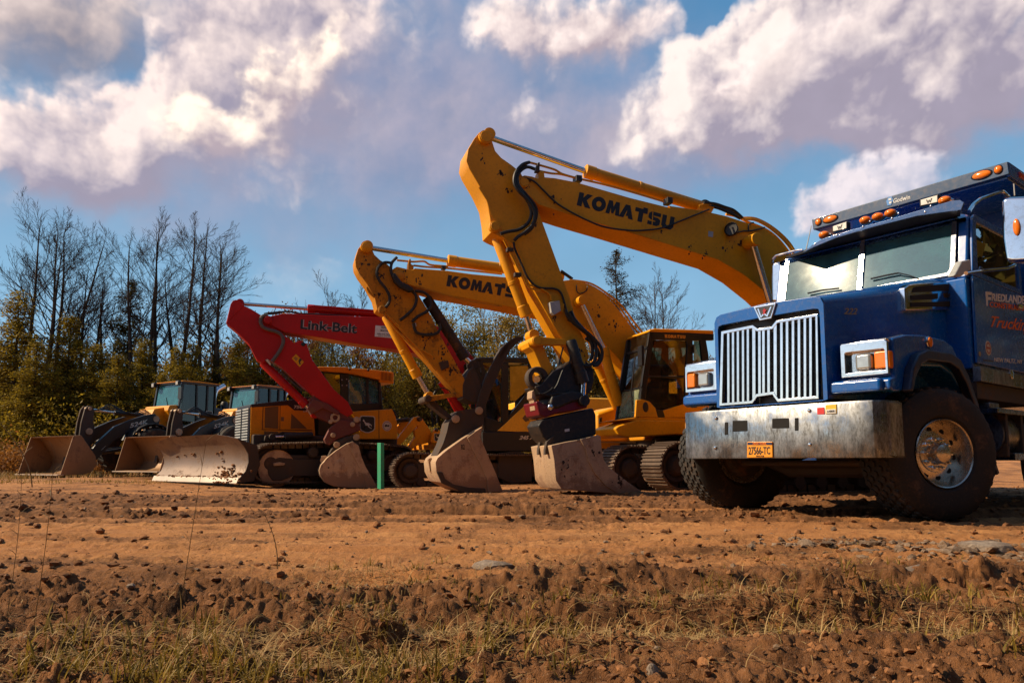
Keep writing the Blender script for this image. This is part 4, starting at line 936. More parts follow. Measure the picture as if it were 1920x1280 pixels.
WGL = glass('windscreen glass', (.34, .50, .50), .006, 1.4, (.12,.42,.46), .12, .26, glare=.11)
make_truck()
# ------------------------------------------------------------------ machines: shared builders
c5 = lambda x, y: (860+x/3.122, 230+y/3.122)
c6 = lambda x, y: (980+x/3.555, 580+y/3.555)
c7 = lambda x, y: (660+x/3.555, 440+y/3.555)
c8 = lambda x, y: (720+x/4, 620+y/4)
b2 = lambda x, y: (440+x/4.739, 660+y/4.739)
b3 = lambda x, y: (x/4, 680+y/4)
b4 = lambda x, y: (160+x/5.334, 680+y/5.334)
mc = lambda x, y: (400+x/3.368, 480+y/3.368)
def px(f, *pts): return [f(*p) for p in pts]
def spline(P, n=6):
    out = []; m = len(P)
    for i in range(m-1):
        p0, p1, p2, p3 = P[max(i-1,0)], P[i], P[i+1], P[min(i+2,m-1)]
        for k in range(n):
            t = k/n; out.append(.5*((2*p1) + (p2-p0)*t + (2*p0-5*p1+4*p2-p3)*t*t + (3*p1-p0-3*p2+p3)*t**3))
    return out + [P[-1]]
def hose(fr, parent, pts, y, r, mat=None, name='hose', bulge=0.0, n=8):
    P = [fr.onw(p, 1, y) - fr.Y*(bulge*math.sin(math.pi*i/(len(pts)-1))) for i, p in enumerate(pts)]
    mb = MB(); mb.tube(spline(P), r, n); return mb.build(name, mat or M_RUBBER, parent)
def slab(fr, parent, name, pts, y0, y1, mat, bevel=.015, ang=32):
    mb = MB(); mb.prism(fr, pts, y0, y1); return mb.build(name, mat, parent, bevel=bevel, ang=ang)
def ram(fr, parent, name, a, b, c, y, rb, rr, mat, collar=True):
    """hydraulic ram: barrel from a to b, chromed rod from b to c"""
    A, B, Cc = [fr.onw(p, 1, y) for p in (a, b, c)]
    d = (B-A).normalized(); mb = MB(); L = (B-A).length
    mb.lathe(A, d, [(rb*.85,0),(rb,.03),(rb,L*.55),(rb*1.07,L*.55+.005),(rb*1.07,L*.55+.05),(rb,L*.55+.055),(rb,L-.18),(rb*1.12,L-.17),(rb*1.12,L-.01),(rb*.8,L)], 22)
    o = mb.build(name, mat, parent, ang=40)
    mb = MB(); mb.cyl(B, Cc, rr, rr, 16); mb.build('piston_rod', M_ROD, o)
    mb = MB(); e = (Cc-B).normalized(); mb.cyl(Cc-fr.Y*rb*1.3, Cc+fr.Y*rb*1.3, rb*.95, rb*.95, 18); mb.build('rod_eye', mat, o, bevel=.008)
    return o
def pin(fr, parent, p, y0, y1, r, mat, name='pivot_pin'):
    a = fr.onw(p, 1, y0); mb = MB(); s = 1 if y1 > y0 else -1
    mb.lathe(a, fr.Y*s, [(r*.78,-.016),(r*.84,-.012),(r*.84,0),(r,0),(r,abs(y1-y0))], 24); return mb.build(name, mat, parent, bevel=.004)
def crawler(fr, parent, x0, x1, yc, w, h, label=None, pitch=.19, sag=.03, mat=None):
    mat = mat or M_TRACK
    r = h/2; c0, c1 = x0+r, x1-r; L = c1-c0; per = 2*L + 2*math.pi*r; n = int(per/pitch)
    def at(s):
        if s < L: return (c0+s, h - sag*math.sin(math.pi*s/L)*(1), (1,0), (0,1))
        s -= L
        if s < math.pi*r: a = s/r; return (c1+r*math.sin(a), r+r*math.cos(a), (math.cos(a),-math.sin(a)), (math.sin(a), math.cos(a)))
        s -= math.pi*r
        if s < L: return (c1-s, 0, (-1,0), (0,-1))
        s -= L; a = s/r; return (c0-r*math.sin(a), r-r*math.cos(a), (-math.cos(a), math.sin(a)), (-math.sin(a), -math.cos(a)))
    mb = MB(); rnd = random.Random(int(x0*100))
    for k in range(n):
        x, z, t, nn = at(per*k/n); hp = per/n*.46; o = rnd.uniform(-.006,.006)
        def pt(u, v, y): return fr.W(x + t[0]*u + nn[0]*v, y, z + t[1]*u + nn[1]*v + 0)
        y0, y1 = yc-w/2+o, yc+w/2+o
        for (ua, ub, va, vb) in [(-hp,hp,-.055,-.028)] + [(g-.010, g+.010, -.028, .0) for g in (-hp*.8, 0, hp*.8)]:
            P = [pt(u, v, y) for u in (ua, ub) for y in (y0, y1) for v in (va, vb)]
            mb.add(P, [(0,1,3,2),(4,6,7,5),(0,4,5,1),(2,3,7,6),(0,2,6,4),(1,5,7,3)])
        P = [pt(u, v, y) for u in (-hp*.9, hp*.9) for y in (yc-.09, yc+.09) for v in (-.15, -.055)]
        mb.add(P, [(0,1,3,2),(4,6,7,5),(0,4,5,1),(2,3,7,6),(0,2,6,4),(1,5,7,3)])
    tr = mb.build('crawler_track', mat, parent, ang=20)
    for xc, nm in ((c0, 'idler'), (c1, 'drive_sprocket')):
        mb = MB(); rr = r-.13
        mb.lathe(fr.W(xc, yc, r), -fr.Y, [(rr*.98,-.14),(rr,-.10),(rr,.14),(rr*.9,.17),(rr*.62,.13),(rr*.55,.20),(rr*.40,.24),(.02,.25)], 32); mb.build(nm, M_STEELD, tr)
    mb = MB(); mb.box(fr, c0+.15, c1-.15, yc-.17, yc+.17, h*.30, h*.72); mb.build('track_frame', M_STEELD, tr, bevel=.05)
    mb = MB(); k = max(3, int(L/.42))
    for i in range(k): mb.lathe(fr.W(c0+.25+(L-.5)*i/(k-1), yc, .19), fr.Y, [(.10,-.16),(.10,.16)], 14)
    o = mb.build('track_rollers', M_STEELD, tr); o['kind'] = 'stuff'
    for i in range(2):
        mb = MB(); mb.lathe(fr.W(c0+L*(.33+.34*i), yc, h-.17), fr.Y, [(.08,-.18),(.08,.18)], 14); mb.build('carrier_roller', M_STEELD, tr)
    return tr
def pane(fr, parent, pts, y, mat, name='window', t=.008):
    mb = MB(); mb.prism(fr, pts, y, y+t); return mb.build(name, mat, parent)
def quadglass(parent, a, b, c, d, mat, name='windscreen', t=.008):
    n = (Vector(b)-Vector(a)).cross(Vector(d)-Vector(a)).normalized()
    mb = MB(); mb.poly([a, b, c, d], n*t); return mb.build(name, mat, parent)
def operator_seat(fr, parent, x, y, z):
    mb = MB(); mb.box(fr, x-.25, x+.25, y-.24, y+.24, z, z+.16); mb.box(fr, x+.2, x+.34, y-.24, y+.24, z+.12, z+.75); mb.box(fr, x+.22, x+.32, y-.13, y+.13, z+.78, z+.95)
    return mb.build('seat', M_SEAT, parent, bevel=.05)

# ------------------------------------------------------------------ nearer yellow excavator
def make_excavator_near():
    K = Frame(4.45, 12.3, .02, 18); U = Frame(4.45, 12.3, .02, 22)
    root = empty('excavator', K.W(0, 0, 0), 'largest yellow excavator with red rotating bucket coupler, boom arching behind the truck', 'excavator', 'excavators parked in a row')
    Y0, Y1 = -.30, .30
    # boom
    bo = px(c5,(352,338),(362,318),(385,309),(430,316),(478,333),(500,320),(560,325),(690,350),(1000,440),(1240,500)) + px(e4,(250,492),(460,522),(610,557),(720,592),(850,634),(930,694),(1000,780),(1050,868),(1100,960),(1180,1140),(1260,1330),(1300,1470),(1290,1540),(1235,1550),(1190,1470),(1120,1320),(1000,1170),(870,1045),(720,925),(560,832),(250,737),(0,657)) + px(c5,(1100,672),(900,612),(650,538),(470,478),(390,400),(358,370))
    boom = slab(K, root, 'boom', bo, Y0, Y1, M_YEL, .012)
    heavy_word(K, boom, 'KOMATSU', px(c5,(686,482),(1256,632),(1269,556),(703,405)), 1, Y0, M_LETTER_BLK, -.004)
    slab(K, boom, 'boom_seam', px(e4,(0,655),(250,735),(560,830),(720,922),(870,1042),(868,1034),(722,915),(562,823),(252,729),(0,649)), Y0-.006, Y0+.01, M_YEL, 0)
    pin(K, boom, c5(382,348), Y0-.03, Y0+.05, .085, M_YEL)
    pin(K, boom, e4(775,712), Y0-.16, Y0+.05, .09, M_BLACK)
    # work lamp
    cc = K.onw(e4(646,640), 1, Y0-.10); mb = MB(); mb.lathe(cc, (K.X*-.8 - K.Y*.6), [(.05,-.12),(.10,-.05),(.115,.03),(.105,.045),(.10,.02),(.002,.015)], 22); mb.box(K, *[v for q in [K.L(cc)] for v in (q[0]-.02, q[0]+.03, q[1], q[1]+.12, q[2]-.09, q[2]+.02)]); mb.build('work_lamp', M_BLACK, boom)
    # ram on top of the boom
    ram(K, root, 'arm_ram', e4(480,506), c5(738,283), c5(170,82), 0, .098, .046, M_YEL)
    slab(K, boom, 'ram_bracket', px(e4,(440,485),(500,470),(540,500),(520,535),(450,525)), -.14, .14, M_YEL, .01)
    for q in ([c5(410,232),c5(470,248),c5(560,275),c5(605,300),c5(680,322)], [c5(470,283),c5(540,297),c5(600,303),c5(690,325),c5(850,362),c5(1010,405),c5(1200,462)]):
        hose(K, boom, q, -.18, .018, M_YEL, 'steel_pipe')
    for q in (c5(695,335), c5(1225,462)):
        a = K.L(K.onw(q, 1, -.18)); mb = MB(); mb.box(K, a[0]-.05, a[0]+.05, -.26, -.1, a[2]-.05, a[2]+.05); mb.build('pipe_clamp', M_BLACK, boom, bevel=.008)
    slab(K, boom, 'valve_block', px(c5,(465,340),(468,285),(500,280),(505,325)), -.22, -.06, M_YEL, .01)
    slab(K, boom, 'valve_block', px(c5,(455,262),(466,232),(476,232),(474,290),(450,285)), -.24, -.16, M_STEELD, .006)
    for k, q in enumerate(([(720,577),(800,583),(900,640),(1000,735),(1060,845),(1095,930),(1160,1060)],[(712,568),(800,573),(910,632),(1012,728),(1072,838),(1108,925),(1170,1055)],[(610,545),(680,560),(740,590),(860,640),(940,702),(1010,790),(1080,905),(1150,1050)])):
        hose(K, boom, px(e4, *q), -.2+.14*k, .022, M_YEL, 'steel_pipe')
    for q, y in (([(470,470),(540,478),(600,498),(660,520),(715,568)],-.2), ([(500,490),(570,510),(640,540),(700,572)],-.12), ([(455,470),(480,460),(520,480),(600,512),(680,548),(715,570)],-.04)):
        hose(K, boom, px(e4, *q), y, .024)
    hose(K, boom, px(c5,(385,322),(440,343),(500,400),(570,468),(660,525),(760,575),(860,612),(1000,631),(1100,629),(1190,616),(1300,575),(1430,522)) + px(e4,(505,514)), Y0-.03, .014, n=6)
    hose(K, boom, px(e4,(680,662),(720,652),(780,648),(855,628)), Y0-.03, .014, n=6); hose(K, boom, px(e4,(755,655),(752,625),(760,605),(785,598)), Y0-.03, .012, n=6)
    # stick
    stk = px(c5,(122,56),(150,50),(178,58),(192,76),(198,112),(215,165),(250,205),(310,247),(362,290),(420,395),(458,490),(600,880),(650,1020),(700,1190),(735,1270)) + px(c6,(445,315),(425,365),(385,380),(345,345)) + px(c5,(598,1262),(430,960),(335,725),(280,684),(215,655),(190,640),(183,560),(168,470),(126,380),(62,270),(45,225),(55,155),(92,92))
    stick = slab(K, root, 'stick', stk, -.24, .24, M_YEL, .012)
    slab(K, stick, 'stick_seam', px(c5,(118,382),(165,458),(190,545),(270,655),(282,640),(200,530),(172,440),(124,372)), -.246, -.22, M_YEL, 0)
    pin(K, stick, c5(160,82), -.30, -.2, .105, M_YEL); pin(K, stick, c5(214,606), -.29, -.2, .085, M_YEL); pin(K, stick, c6(385,350), -.30, -.2, .085, M_YEL)
    for q, y, r in (([(445,272),(400,262),(360,285),(335,330),(338,370),(370,425),(405,480),(420,535),(402,590),(350,628),(285,640),(245,650)],-.36,.026), ([(415,232),(370,250),(330,300),(322,360),(350,410),(395,455),(425,500),(440,550),(428,600),(390,640),(345,670),(325,690)],-.39,.026), ([(400,240),(350,268),(340,330),(350,380),(400,440),(440,490),(452,540),(430,615),(385,655)],-.33,.022)):
        hose(K, stick, px(c5, *q), y, r, bulge=.05)
    for q in ([(252,660),(285,700),(330,800),(385,920),(415,965),(480,985)],[(290,690),(340,790),(400,930),(440,958)],[(262,685),(300,760),(345,850),(372,905)]):
        hose(K, stick, px(c5, *q), -.30, .014, M_YEL, 'steel_pipe')
    hose(K, stick, px(c5,(322,700),(330,740),(370,830),(410,915),(470,965),(560,972),(600,1000),(625,1080),(640,1140),(690,1190),(750,1230)), -.27, .017)
    hose(K, stick, px(c5,(640,1150),(690,1180),(740,1215),(790,1280)), -.30, .024)
    hose(K, stick, px(c5,(480,970),(530,1000),(545,1040)), -.27, .014, M_YEL, 'steel_pipe')
    slab(K, stick, 'junction_box', px(c5,(533,1050),(590,1040),(600,1100),(560,1125),(545,1110)), -.33, -.23, M_GREY_LT, .008); slab(K, stick, 'box_bracket', px(c5,(588,1045),(620,1060),(610,1110),(595,1105)), -.28, -.23, M_YEL, .006)
    for q in (c5(300,745), c5(345,890)):
        a = K.L(K.onw(q, 1, -.3)); mb = MB(); mb.box(K, a[0]-.05, a[0]+.05, -.33, -.25, a[2]-.03, a[2]+.03); mb.build('pipe_clamp', M_STEELD, stick, bevel=.006)
    splatter(K, stick, [(c5(245,290),6,26),(c5(290,405),7,16),(c5(140,210),9,8),(c5(430,600),6,14),(c5(560,1150),10,12),(c6(380,300),9,40)], -.24, 3)
    splatter(K, boom, [(c5(400,360),7,26),(c5(1190,640),6,8),(e4(700,730),8,14),(e4(600,760),14,10),(c5(560,450),22,8),(e4(380,750),10,10),(e4(480,790),8,8)], Y0, 4)
    for q in ([(610,560),(616,562),(600,845),(594,842)],[(150,480),(155,481),(140,700),(135,698)]): slab(K, boom, 'weld_seam', px(e4, *q), Y0-.005, Y0+.01, M_YEL, 0)
    slab(K, boom, 'warning_decal', px(e4,(500,650),(530,655),(528,690),(498,684)), Y0-.003, Y0+.01, M_GREY_LT, 0)
    # bucket ram and links
    ram(K, root, 'bucket_ram', c5(222,672), c5(398,1135), c6(62,175), -.02, .088, .044, M_YEL)
    for q in (c5(362,1065), c5(366,1085), c5(370,1105)):
        pass
    for y0, y1 in ((-.30,-.20),(.20,.30)):
        slab(K, root, 'guide_link', px(c6,(95,178),(120,182),(310,200),(330,215),(318,236),(110,238),(80,235),(66,208)), y0, y1, M_YEL, .01)
    slab(K, root, 'bucket_link', px(c6,(35,218),(60,190),(115,185),(130,210),(150,270),(205,395),(170,440),(140,430),(75,275),(45,250)), -.19, .19, M_YEL, .015)
    pin(K, root, c6(95,206), -.34, .34, .075, M_YEL)
    # coupler with its rotating head
    cp = slab(K, root, 'coupler', px(c6,(82,512),(120,500),(205,408),(300,375),(345,330),(420,335),(470,395),(478,470),(460,540),(430,570),(330,560),(210,590),(120,570)), -.26, .26, M_BLACK, .02)
    mb = MB(); cc = K.onw(c6(105,455), 1, -.2); mb.lathe(cc, K.Y, [(.16,0),(.175,.02),(.175,.14),(.16,.16),(.10,.16),(.10,0)], 26, closed=True); mb.build('hook_ring', M_STEELD, cp)
    mb = MB(); mb.cyl(K.onw(c6(95,465),1,-.25), K.onw(c6(95,465),1,.1), .05, .05, 16); mb.build('hook_pin', M_CHROME, cp)
    slab(K, cp, 'side_plate', px(c6,(62,545),(76,535),(84,570),(92,625),(92,672),(82,672),(74,605),(60,590)), -.20, .02, M_STEEL, .008)
    rd = plain('red coupler enamel', (.15,.004,.008), .4)
    slab(K, root, 'rotator', px(c6,(88,615),(105,605),(160,640),(230,655),(290,575),(340,560),(440,600),(432,655),(330,680),(240,690),(150,722),(110,705)), -.30, .30, rd, .03)
    slab(K, cp, 'rotator_top', px(c6,(180,630),(195,575),(330,535),(440,560),(445,600),(330,620),(240,660),(200,660)), -.34, .26, M_BLACK, .04)
    mb = MB(); mb.ball(K.onw(c6(185,650),1,-.42), .045, .04, .05); mb.build('hose_fitting', M_CHROME, cp)
    slab(K, cp, 'rotator_base', px(c6,(103,772),(130,735),(240,705),(470,655),(490,700),(492,835),(390,862),(190,905),(135,848)), -.27, .27, M_BLACK, .025)
    slab(K, cp, 'spec_plate', px(c6,(280,798),(312,792),(313,810),(282,815)), -.276, -.26, M_WHITE, .003)
    ram(K, cp, 'tilt_ram', c6(318,205), c6(405,490), c6(398,610), -.30, .085, .045, M_BLACK)
    ram(K, cp, 'tilt_ram', c6(240,260), c6(258,380), c6(270,450), .28, .06, .03, M_BLACK)
    for q, y in (([(285,0),(310,60),(400,140),(470,200),(490,270),(480,340),(440,375),(400,370)],-.34), ([(305,20),(360,100),(450,170),(520,250),(528,320),(500,368),(470,375)],-.36), ([(320,10),(350,70),(420,150),(460,230),(465,300),(450,340)],-.31), ([(420,190),(480,240),(510,300),(505,345),(470,372)],-.28)):
        hose(K, root, px(c6, *q), y, .026)
    for q in ([(330,210),(320,300),(310,360),(270,400),(230,500),(200,540)],[(270,250),(250,330),(240,370)],[(190,570),(240,560),(300,565),(330,545)],[(200,520),(180,540),(140,560),(110,560)]): hose(K, cp, px(c6, *q), -.32, .013, n=6)
    # bucket
    bk = slab(K, root, 'bucket', px(c6,(190,905),(300,880),(385,865),(500,838),(521,845),(527,920),(540,1000),(580,1055),(690,1140),(802,1218),(600,1226),(260,1198),(222,1140),(208,1000)), -.45, .45, M_STEEL, .012)
    slab(K, bk, 'wear_plate', px(c6,(385,864),(500,837),(522,845),(527,920),(540,1000),(580,1055),(690,1140),(803,1219),(640,1228),(560,1180),(480,1090),(440,1010),(420,940)), -.475, -.44, M_STEEL, .01)
    splatter(K, bk, [(c6(650,1150),14,22),(c6(300,1050),30,14),(c6(470,950),10,10)], -.476, 9)
    for u in (105, 150): slab(K, bk, 'hanger', px(c6,(u,935),(u+12,880),(u+48,845),(u+62,845),(u+40,890),(u+32,940),(u+25,962),(u,968)), -.30 if u > 120 else .05, -.22 if u > 120 else .13, M_STEELD, .006)
    # parts hidden by the truck, plainly built
    house = MB(); house.box(K, -.9, 3.4, -1.35, 1.35, 1.02, 1.25); house.box(K, .9, 2.8, -1.35, 1.35, 1.25, 2.25); hs = house.build('house', M_YEL, root, bevel=.05)
    mb = MB(); mb.box(K, 2.8, 3.5, -1.35, 1.35, 1.1, 2.2); mb.build('counterweight', M_YEL, hs, bevel=.15, seg=3)
    mb = MB(); mb.box(K, -.95, .75, -1.33, -.42, 1.25, 2.75); mb.build('cab', M_FRAME, root, bevel=.1, seg=3)
    for y in (-.45, .45):
        ram(K, root, 'boom_ram', e4(985,1420) if y < 0 else e4(860,1320), e4(930,1235) if y < 0 else e4(815,1160), e4(775,715) if y < 0 else e4(705,925), y, .11, .055, M_YEL)
    mb = MB(); mb.lathe(U.W(0,0,.8), U.Z, [(.7,0),(.7,.24)], 32); mb.box(U, -1.0, 1.0, -.8, .8, .45, .85); mb.build('undercarriage', M_STEELD, root, bevel=.04)
    for y in (-1.1, 1.1): crawler(U, root, -1.75, 2.6, y, .62, .86)
make_excavator_near()

# ------------------------------------------------------------------ second yellow excavator, with the thumb
def make_excavator_thumb():
    K = Frame(3.17, 15.3, -.04, 18); U = Frame(3.17, 15.3, -.04, 23)
    root = empty('excavator', K.W(0, 0, 0), 'mud stained yellow excavator in the middle with a curved dark thumb over its bucket', 'excavator', 'excavators parked in a row')
    Y0 = -.28
    bo = px(c7,(262,268),(270,230),(300,212),(400,236),(420,223),(640,240),(800,262),(1020,282)) + px(c5,(612,924),(665,918),(760,945),(820,980),(900,1050),(960,1120),(1040,1240)) + px(c6,(800,160),(880,300),(960,480),(1000,640),(960,700),(880,690),(820,600),(720,440),(640,330),(540,220),(420,120),(300,60)) + px(c5,(500,1120),(330,1085),(0,1020)) + px(c7,(600,398),(440,352),(340,318),(285,295))
    boom = slab(K, root, 'boom', bo, Y0, -Y0, M_YEL, .012)
    heavy_word(K, boom, 'KOMATSU', px(c7,(624,341),(1166,437),(1179,364),(637,267)), 1, Y0, M_LETTER_BLK, -.004)
    pin(K, boom, c7(312,270), Y0-.06, Y0+.05, .11, M_YELDIRTY); pin(K, boom, c5(712,1045), Y0-.14, Y0+.05, .09, M_BLACK)
    ram(K, root, 'arm_ram', c5(610,902), c7(636,172), c7(100,84), 0, .105, .048, M_YEL)
    slab(K, boom, 'boom_lip', px(c7,(420,345),(600,398),(800,450),(1000,480),(998,470),(802,440),(602,388),(425,335)), Y0-.006, Y0+.01, M_YELDIRTY, 0)
    for q in ([(300,170),(350,175),(410,180),(480,178),(520,200),(600,208),(640,212)],[(410,205),(500,215),(620,222),(800,240),(1000,262)]): hose(K, boom, px(c7, *q), -.16, .020, M_YEL, 'steel_pipe')
    slab(K, boom, 'valve_block', px(c7,(372,240),(374,195),(382,160),(392,160),(394,195),(412,205),(410,240)), -.24, -.10, M_YELDIRTY, .008)
    slab(K, boom, 'pipe_clamp', px(c7,(598,205),(626,205),(626,232),(600,228)), -.22, -.12, M_BLACK, .006)
    for q in ([(640,930),(760,950),(860,1010),(940,1080),(1010,1180),(1070,1250)],[(650,920),(770,940),(870,1000),(955,1072),(1030,1170),(1085,1240)]): hose(K, boom, px(c5, *q), -.12, .022, M_YEL, 'steel_pipe')
    hose(K, boom, px(c5,(598,868),(630,890),(665,915)), -.1, .035); hose(K, boom, px(c5,(690,950),(692,985),(710,1000),(745,985),(755,955)), Y0-.03, .012, n=6)
    stk = px(c7,(68,58),(95,47),(120,58),(132,92),(150,133),(190,170),(235,195),(300,260),(380,330),(432,382),(505,500),(600,690),(690,850),(752,962),(768,1035),(742,1078),(695,1050),(580,915),(450,770),(310,605),(240,528),(200,516),(168,495),(150,420),(100,330),(50,262),(25,215),(20,165),(40,95))
    stick = slab(K, root, 'stick', stk, -.22, .22, M_YELDIRTY, .012)
    pin(K, stick, c7(98,78), -.29, -.2, .11, M_YEL); pin(K, stick, c7(205,495), -.28, -.2, .08, M_YELDIRTY)
    for q, y in (([(270,190),(220,185),(180,210),(165,260),(185,310),(225,360),(250,410),(248,450),(225,485)],-.30), ([(300,150),(265,190),(262,250),(290,310),(350,350),(410,385),(430,430),(410,490),(360,540),(320,570)],-.31), ([(410,590),(430,650),(500,668),(560,660),(585,630),(580,590)],-.27), ([(420,375),(480,385),(515,420),(525,470),(500,510),(440,545),(400,580)],-.27)):
        hose(K, stick, px(c7, *q), y, .028)
    slab(K, boom, 'hose_bundle', px(c7,(268,260),(285,250),(330,310),(400,345),(420,375),(380,380),(320,350),(280,310)), -.40, -.28, M_RUBBER, .03)
    slab(K, stick, 'junction_box', px(c7,(402,592),(425,585),(432,608),(408,615)), -.27, -.2, M_GREY_LT, .006)
    for q in ([(205,520),(300,640),(400,740),(470,770),(540,810)],[(220,515),(320,630),(430,745),(560,905)],[(150,420),(110,380),(100,350),(140,410)]): hose(K, stick, px(c7, *q), -.27, .016, M_YELDIRTY, 'steel_pipe')
    slab(K, stick, 'rust_patch_bracket', px(c7,(580,850),(640,835),(650,880),(600,905)), -.26, -.2, M_STEELD, .01)
    ram(K, root, 'bucket_ram', c7(225,540), c7(440,950), c7(512,1078), -.02, .092, .045, M_YEL)
    for y0, y1 in ((-.27,-.19),(.19,.27)): slab(K, root, 'guide_link', px(c8,(325,490),(400,480),(540,462),(550,490),(410,515),(340,530),(318,512)), y0, y1, M_YELDIRTY, .012)
    slab(K, root, 'bucket_link', px(c8,(322,505),(350,490),(380,530),(500,630),(520,650),(480,660),(350,560)), -.16, .16, M_STEELD, .015)
    pin(K, root, c8(330,508), -.32, .32, .07, M_STEELD)
    hose(K, root, px(c8,(370,480),(390,445),(440,428),(490,450),(500,480)), -.2, .010, n=6)
    splatter(K, stick, [(c7(90,170),12,14),(c7(290,420),14,26),(c7(330,300),14,30),(c7(200,270),10,14),(c7(660,900),14,40),(c7(500,680),16,24),(c7(600,780),14,30),(c7(180,400),8,14)], -.22, 7)
    splatter(K, boom, [(c7(330,270),12,30),(c7(450,320),8,14),(c5(800,1100),24,10),(c5(920,1190),20,10)], Y0, 8)
    # thumb
    th = MB()
    for y in (-.30, .02):
        th.prism(K, px(c8,(690,590),(700,540),(725,450),(760,360),(800,270),(850,180),(900,110),(950,65),(1000,45),(1045,45),(1052,62),(1005,88),(950,140),(905,220),(870,300),(842,360),(805,450),(775,530),(745,610)), y, y+.07)
    th.prism(K, px(c8,(860,190),(905,115),(955,72),(1010,50),(1000,70),(950,110),(900,180),(870,230)), -.30, .09)
    tb = th.build('thumb', M_STEELD, root, bevel=.012)
    slab(K, tb, 'thumb_plate', px(c8,(720,490),(800,300),(850,250),(860,290),(770,500),(740,560)), -.26, .06, M_STEELD, .01)
    ram(K, root, 'thumb_ram', c7(495,420), c7(755,825), c7(805,870), -.02, .10, .05, M_BLACKD)
    slab(K, root, 'thumb_bracket', px(c7,(740,1000),(770,920),(810,870),(850,960),(880,1050),(900,1110),(800,1120),(740,1090)), -.24, .24, M_STEELD, .02)
    slab(K, root, 'thumb_bracket', px(c8,(690,470),(650,440),(600,330),(640,270),(670,280),(720,420)), .10, .2, M_STEELD, .01)
    # bucket
    br = slab(K, root, 'bucket_bracket', px(c8,(470,760),(485,690),(520,640),(560,600),(640,585),(700,580),(755,640),(745,700),(690,745),(600,795),(470,890),(400,955),(385,990),(400,930),(440,850)), -.30, .30, M_STEELD, .02)
    for q in ((540,660),(715,598)): pin(K, br, c8(*q), -.34, -.28, .075, M_STEEL)
    bk = slab(K, root, 'bucket', px(c8,(385,985),(400,952),(470,892),(600,800),(690,745),(738,718),(722,800),(760,885),(830,1050),(872,1155),(892,1205),(770,1220),(640,1222),(560,1200),(430,1135),(392,1062)), -.55, .55, M_STEEL, .014)
    slab(K, bk, 'wear_plate', px(c8,(625,800),(690,750),(738,718),(724,800),(760,885),(832,1050),(874,1155),(893,1206),(782,1212),(772,1110),(720,990),(665,890)), -.58, -.54, M_STEEL, .01)
    slab(K, bk, 'rib', px(c8,(395,1055),(440,1060),(460,1110),(520,1150),(640,1175),(760,1180),(765,1215),(600,1215),(430,1140)), -.565, -.54, M_STEELD, .01)
    slab(K, bk, 'spec_plate', px(c8,(515,985),(640,970),(645,1035),(520,1040)), -.556, -.54, M_STEEL, .004)
    lettering(K, bk, 'R2', px(c8,(580,890),(606,888),(604,848),(578,852)), 1, -.551, M_STEELD, -.004)
    slab(K, bk, 'lifting_eye', px(c8,(330,960),(350,950),(372,960),(370,1000),(350,1020),(345,1060),(335,1000)), -.1, 0, M_STEEL, .01)
    # cab
    NY, FY = -1.35, -.42
    cab = slab(K, root, 'cab', px(c6,(640,735),(765,716),(1100,722),(1300,724),(1300,745),(760,740)), NY, FY, M_YEL, .012)
    posts = [[(768,715),(800,450),(830,250),(845,150),(872,150),(866,255),(838,450),(818,600),(808,715)], [(845,150),(1105,155),(1275,162),(1275,205),(1095,208),(880,200),(862,215)], [(1092,205),(1135,200),(1140,480),(1128,720),(1080,720),(1084,480),(1098,250)],
             [(815,440),(1088,446),(1088,456),(815,452)], [(812,590),(840,640),(900,665),(940,668),(1090,628),(1090,722),(805,716)], [(1180,160),(1215,160),(1240,300),(1250,500),(1260,724),(1215,724),(1205,400)]]
    for i, q in enumerate(posts):
        slab(K, cab, 'door_frame' if i in (1,2,3) else 'post', px(c6, *q), NY, NY+.07, M_FRAME, .01)
        if i in (0, 1, 2, 5): slab(K, cab, 'post', [K_proj(K, K.on(c6(*p), 1, NY), FY) for p in q], FY-.06, FY, M_FRAME, .01)
    rf = [(840,150),(848,132),(885,126),(1275,138),(1275,165),(1100,155)]
    slab(K, cab, 'cab_roof', px(c6, *rf), NY-.01, FY+.01, M_YEL, .03)
    slab(K, cab, 'quarter_panel', px(c6,(760,602),(800,598),(845,612),(885,655),(903,720),(752,716)), NY-.012, NY+.05, M_YEL, .01)
    mb = MB(); c = K.onw(c6(820,650), 1, NY-.013); mb.ball(c, .062, .006, .10, fr=K, n=20); mb.build('vent_hole', M_LETTER_BLK, cab)
    slab(K, cab, 'quarter_panel', px(c6,(935,672),(1000,652),(1100,622),(1210,600),(1300,598),(1300,718),(950,720)), NY-.006, NY+.05, M_YEL, .01)
    heavy_word(K, cab, 'KOMATSU', px(c6,(946,189),(1085,194),(1085,173),(946,167)), 1, NY, M_YELLET, -.004)
    pane(K, cab, px(c6,(838,440),(866,255),(884,208),(1092,212),(1097,260),(1086,440)), NY+.03, M_GLASSD); pane(K, cab, px(c6,(818,598),(836,455),(1086,456),(1084,625),(940,664),(900,660),(845,640)), NY+.03, M_GLASSD)
    pane(K, cab, px(c6,(1140,210),(1205,210),(1212,595),(1140,612)), NY+.03, M_GLASSD)
    a0, a1 = Vector(K.on(c6(834,252),1,NY)), Vector(K.on(c6(768,714),1,NY)); f = lambda v: K.W(v[0]+.02, FY, v[2]); n_ = lambda v: K.W(*v)
    m_ = a0*.42 + a1*.58; t_ = Vector(K.on(c6(845,152),1,NY))
    quadglass(cab, n_(a0), n_(m_), f(m_), f(a0), M_GLASS); quadglass(cab, n_(m_), n_(a1), f(a1), f(m_), glass('lower windscreen painted reflection', (.5,.55,.42), .02, 1.2, (.42,.46,.30), .25, .6)); quadglass(cab, n_(t_), n_(a0), f(a0), f(t_), M_GLASSD)  # lower pane: greenish reflection painted into its coat colour
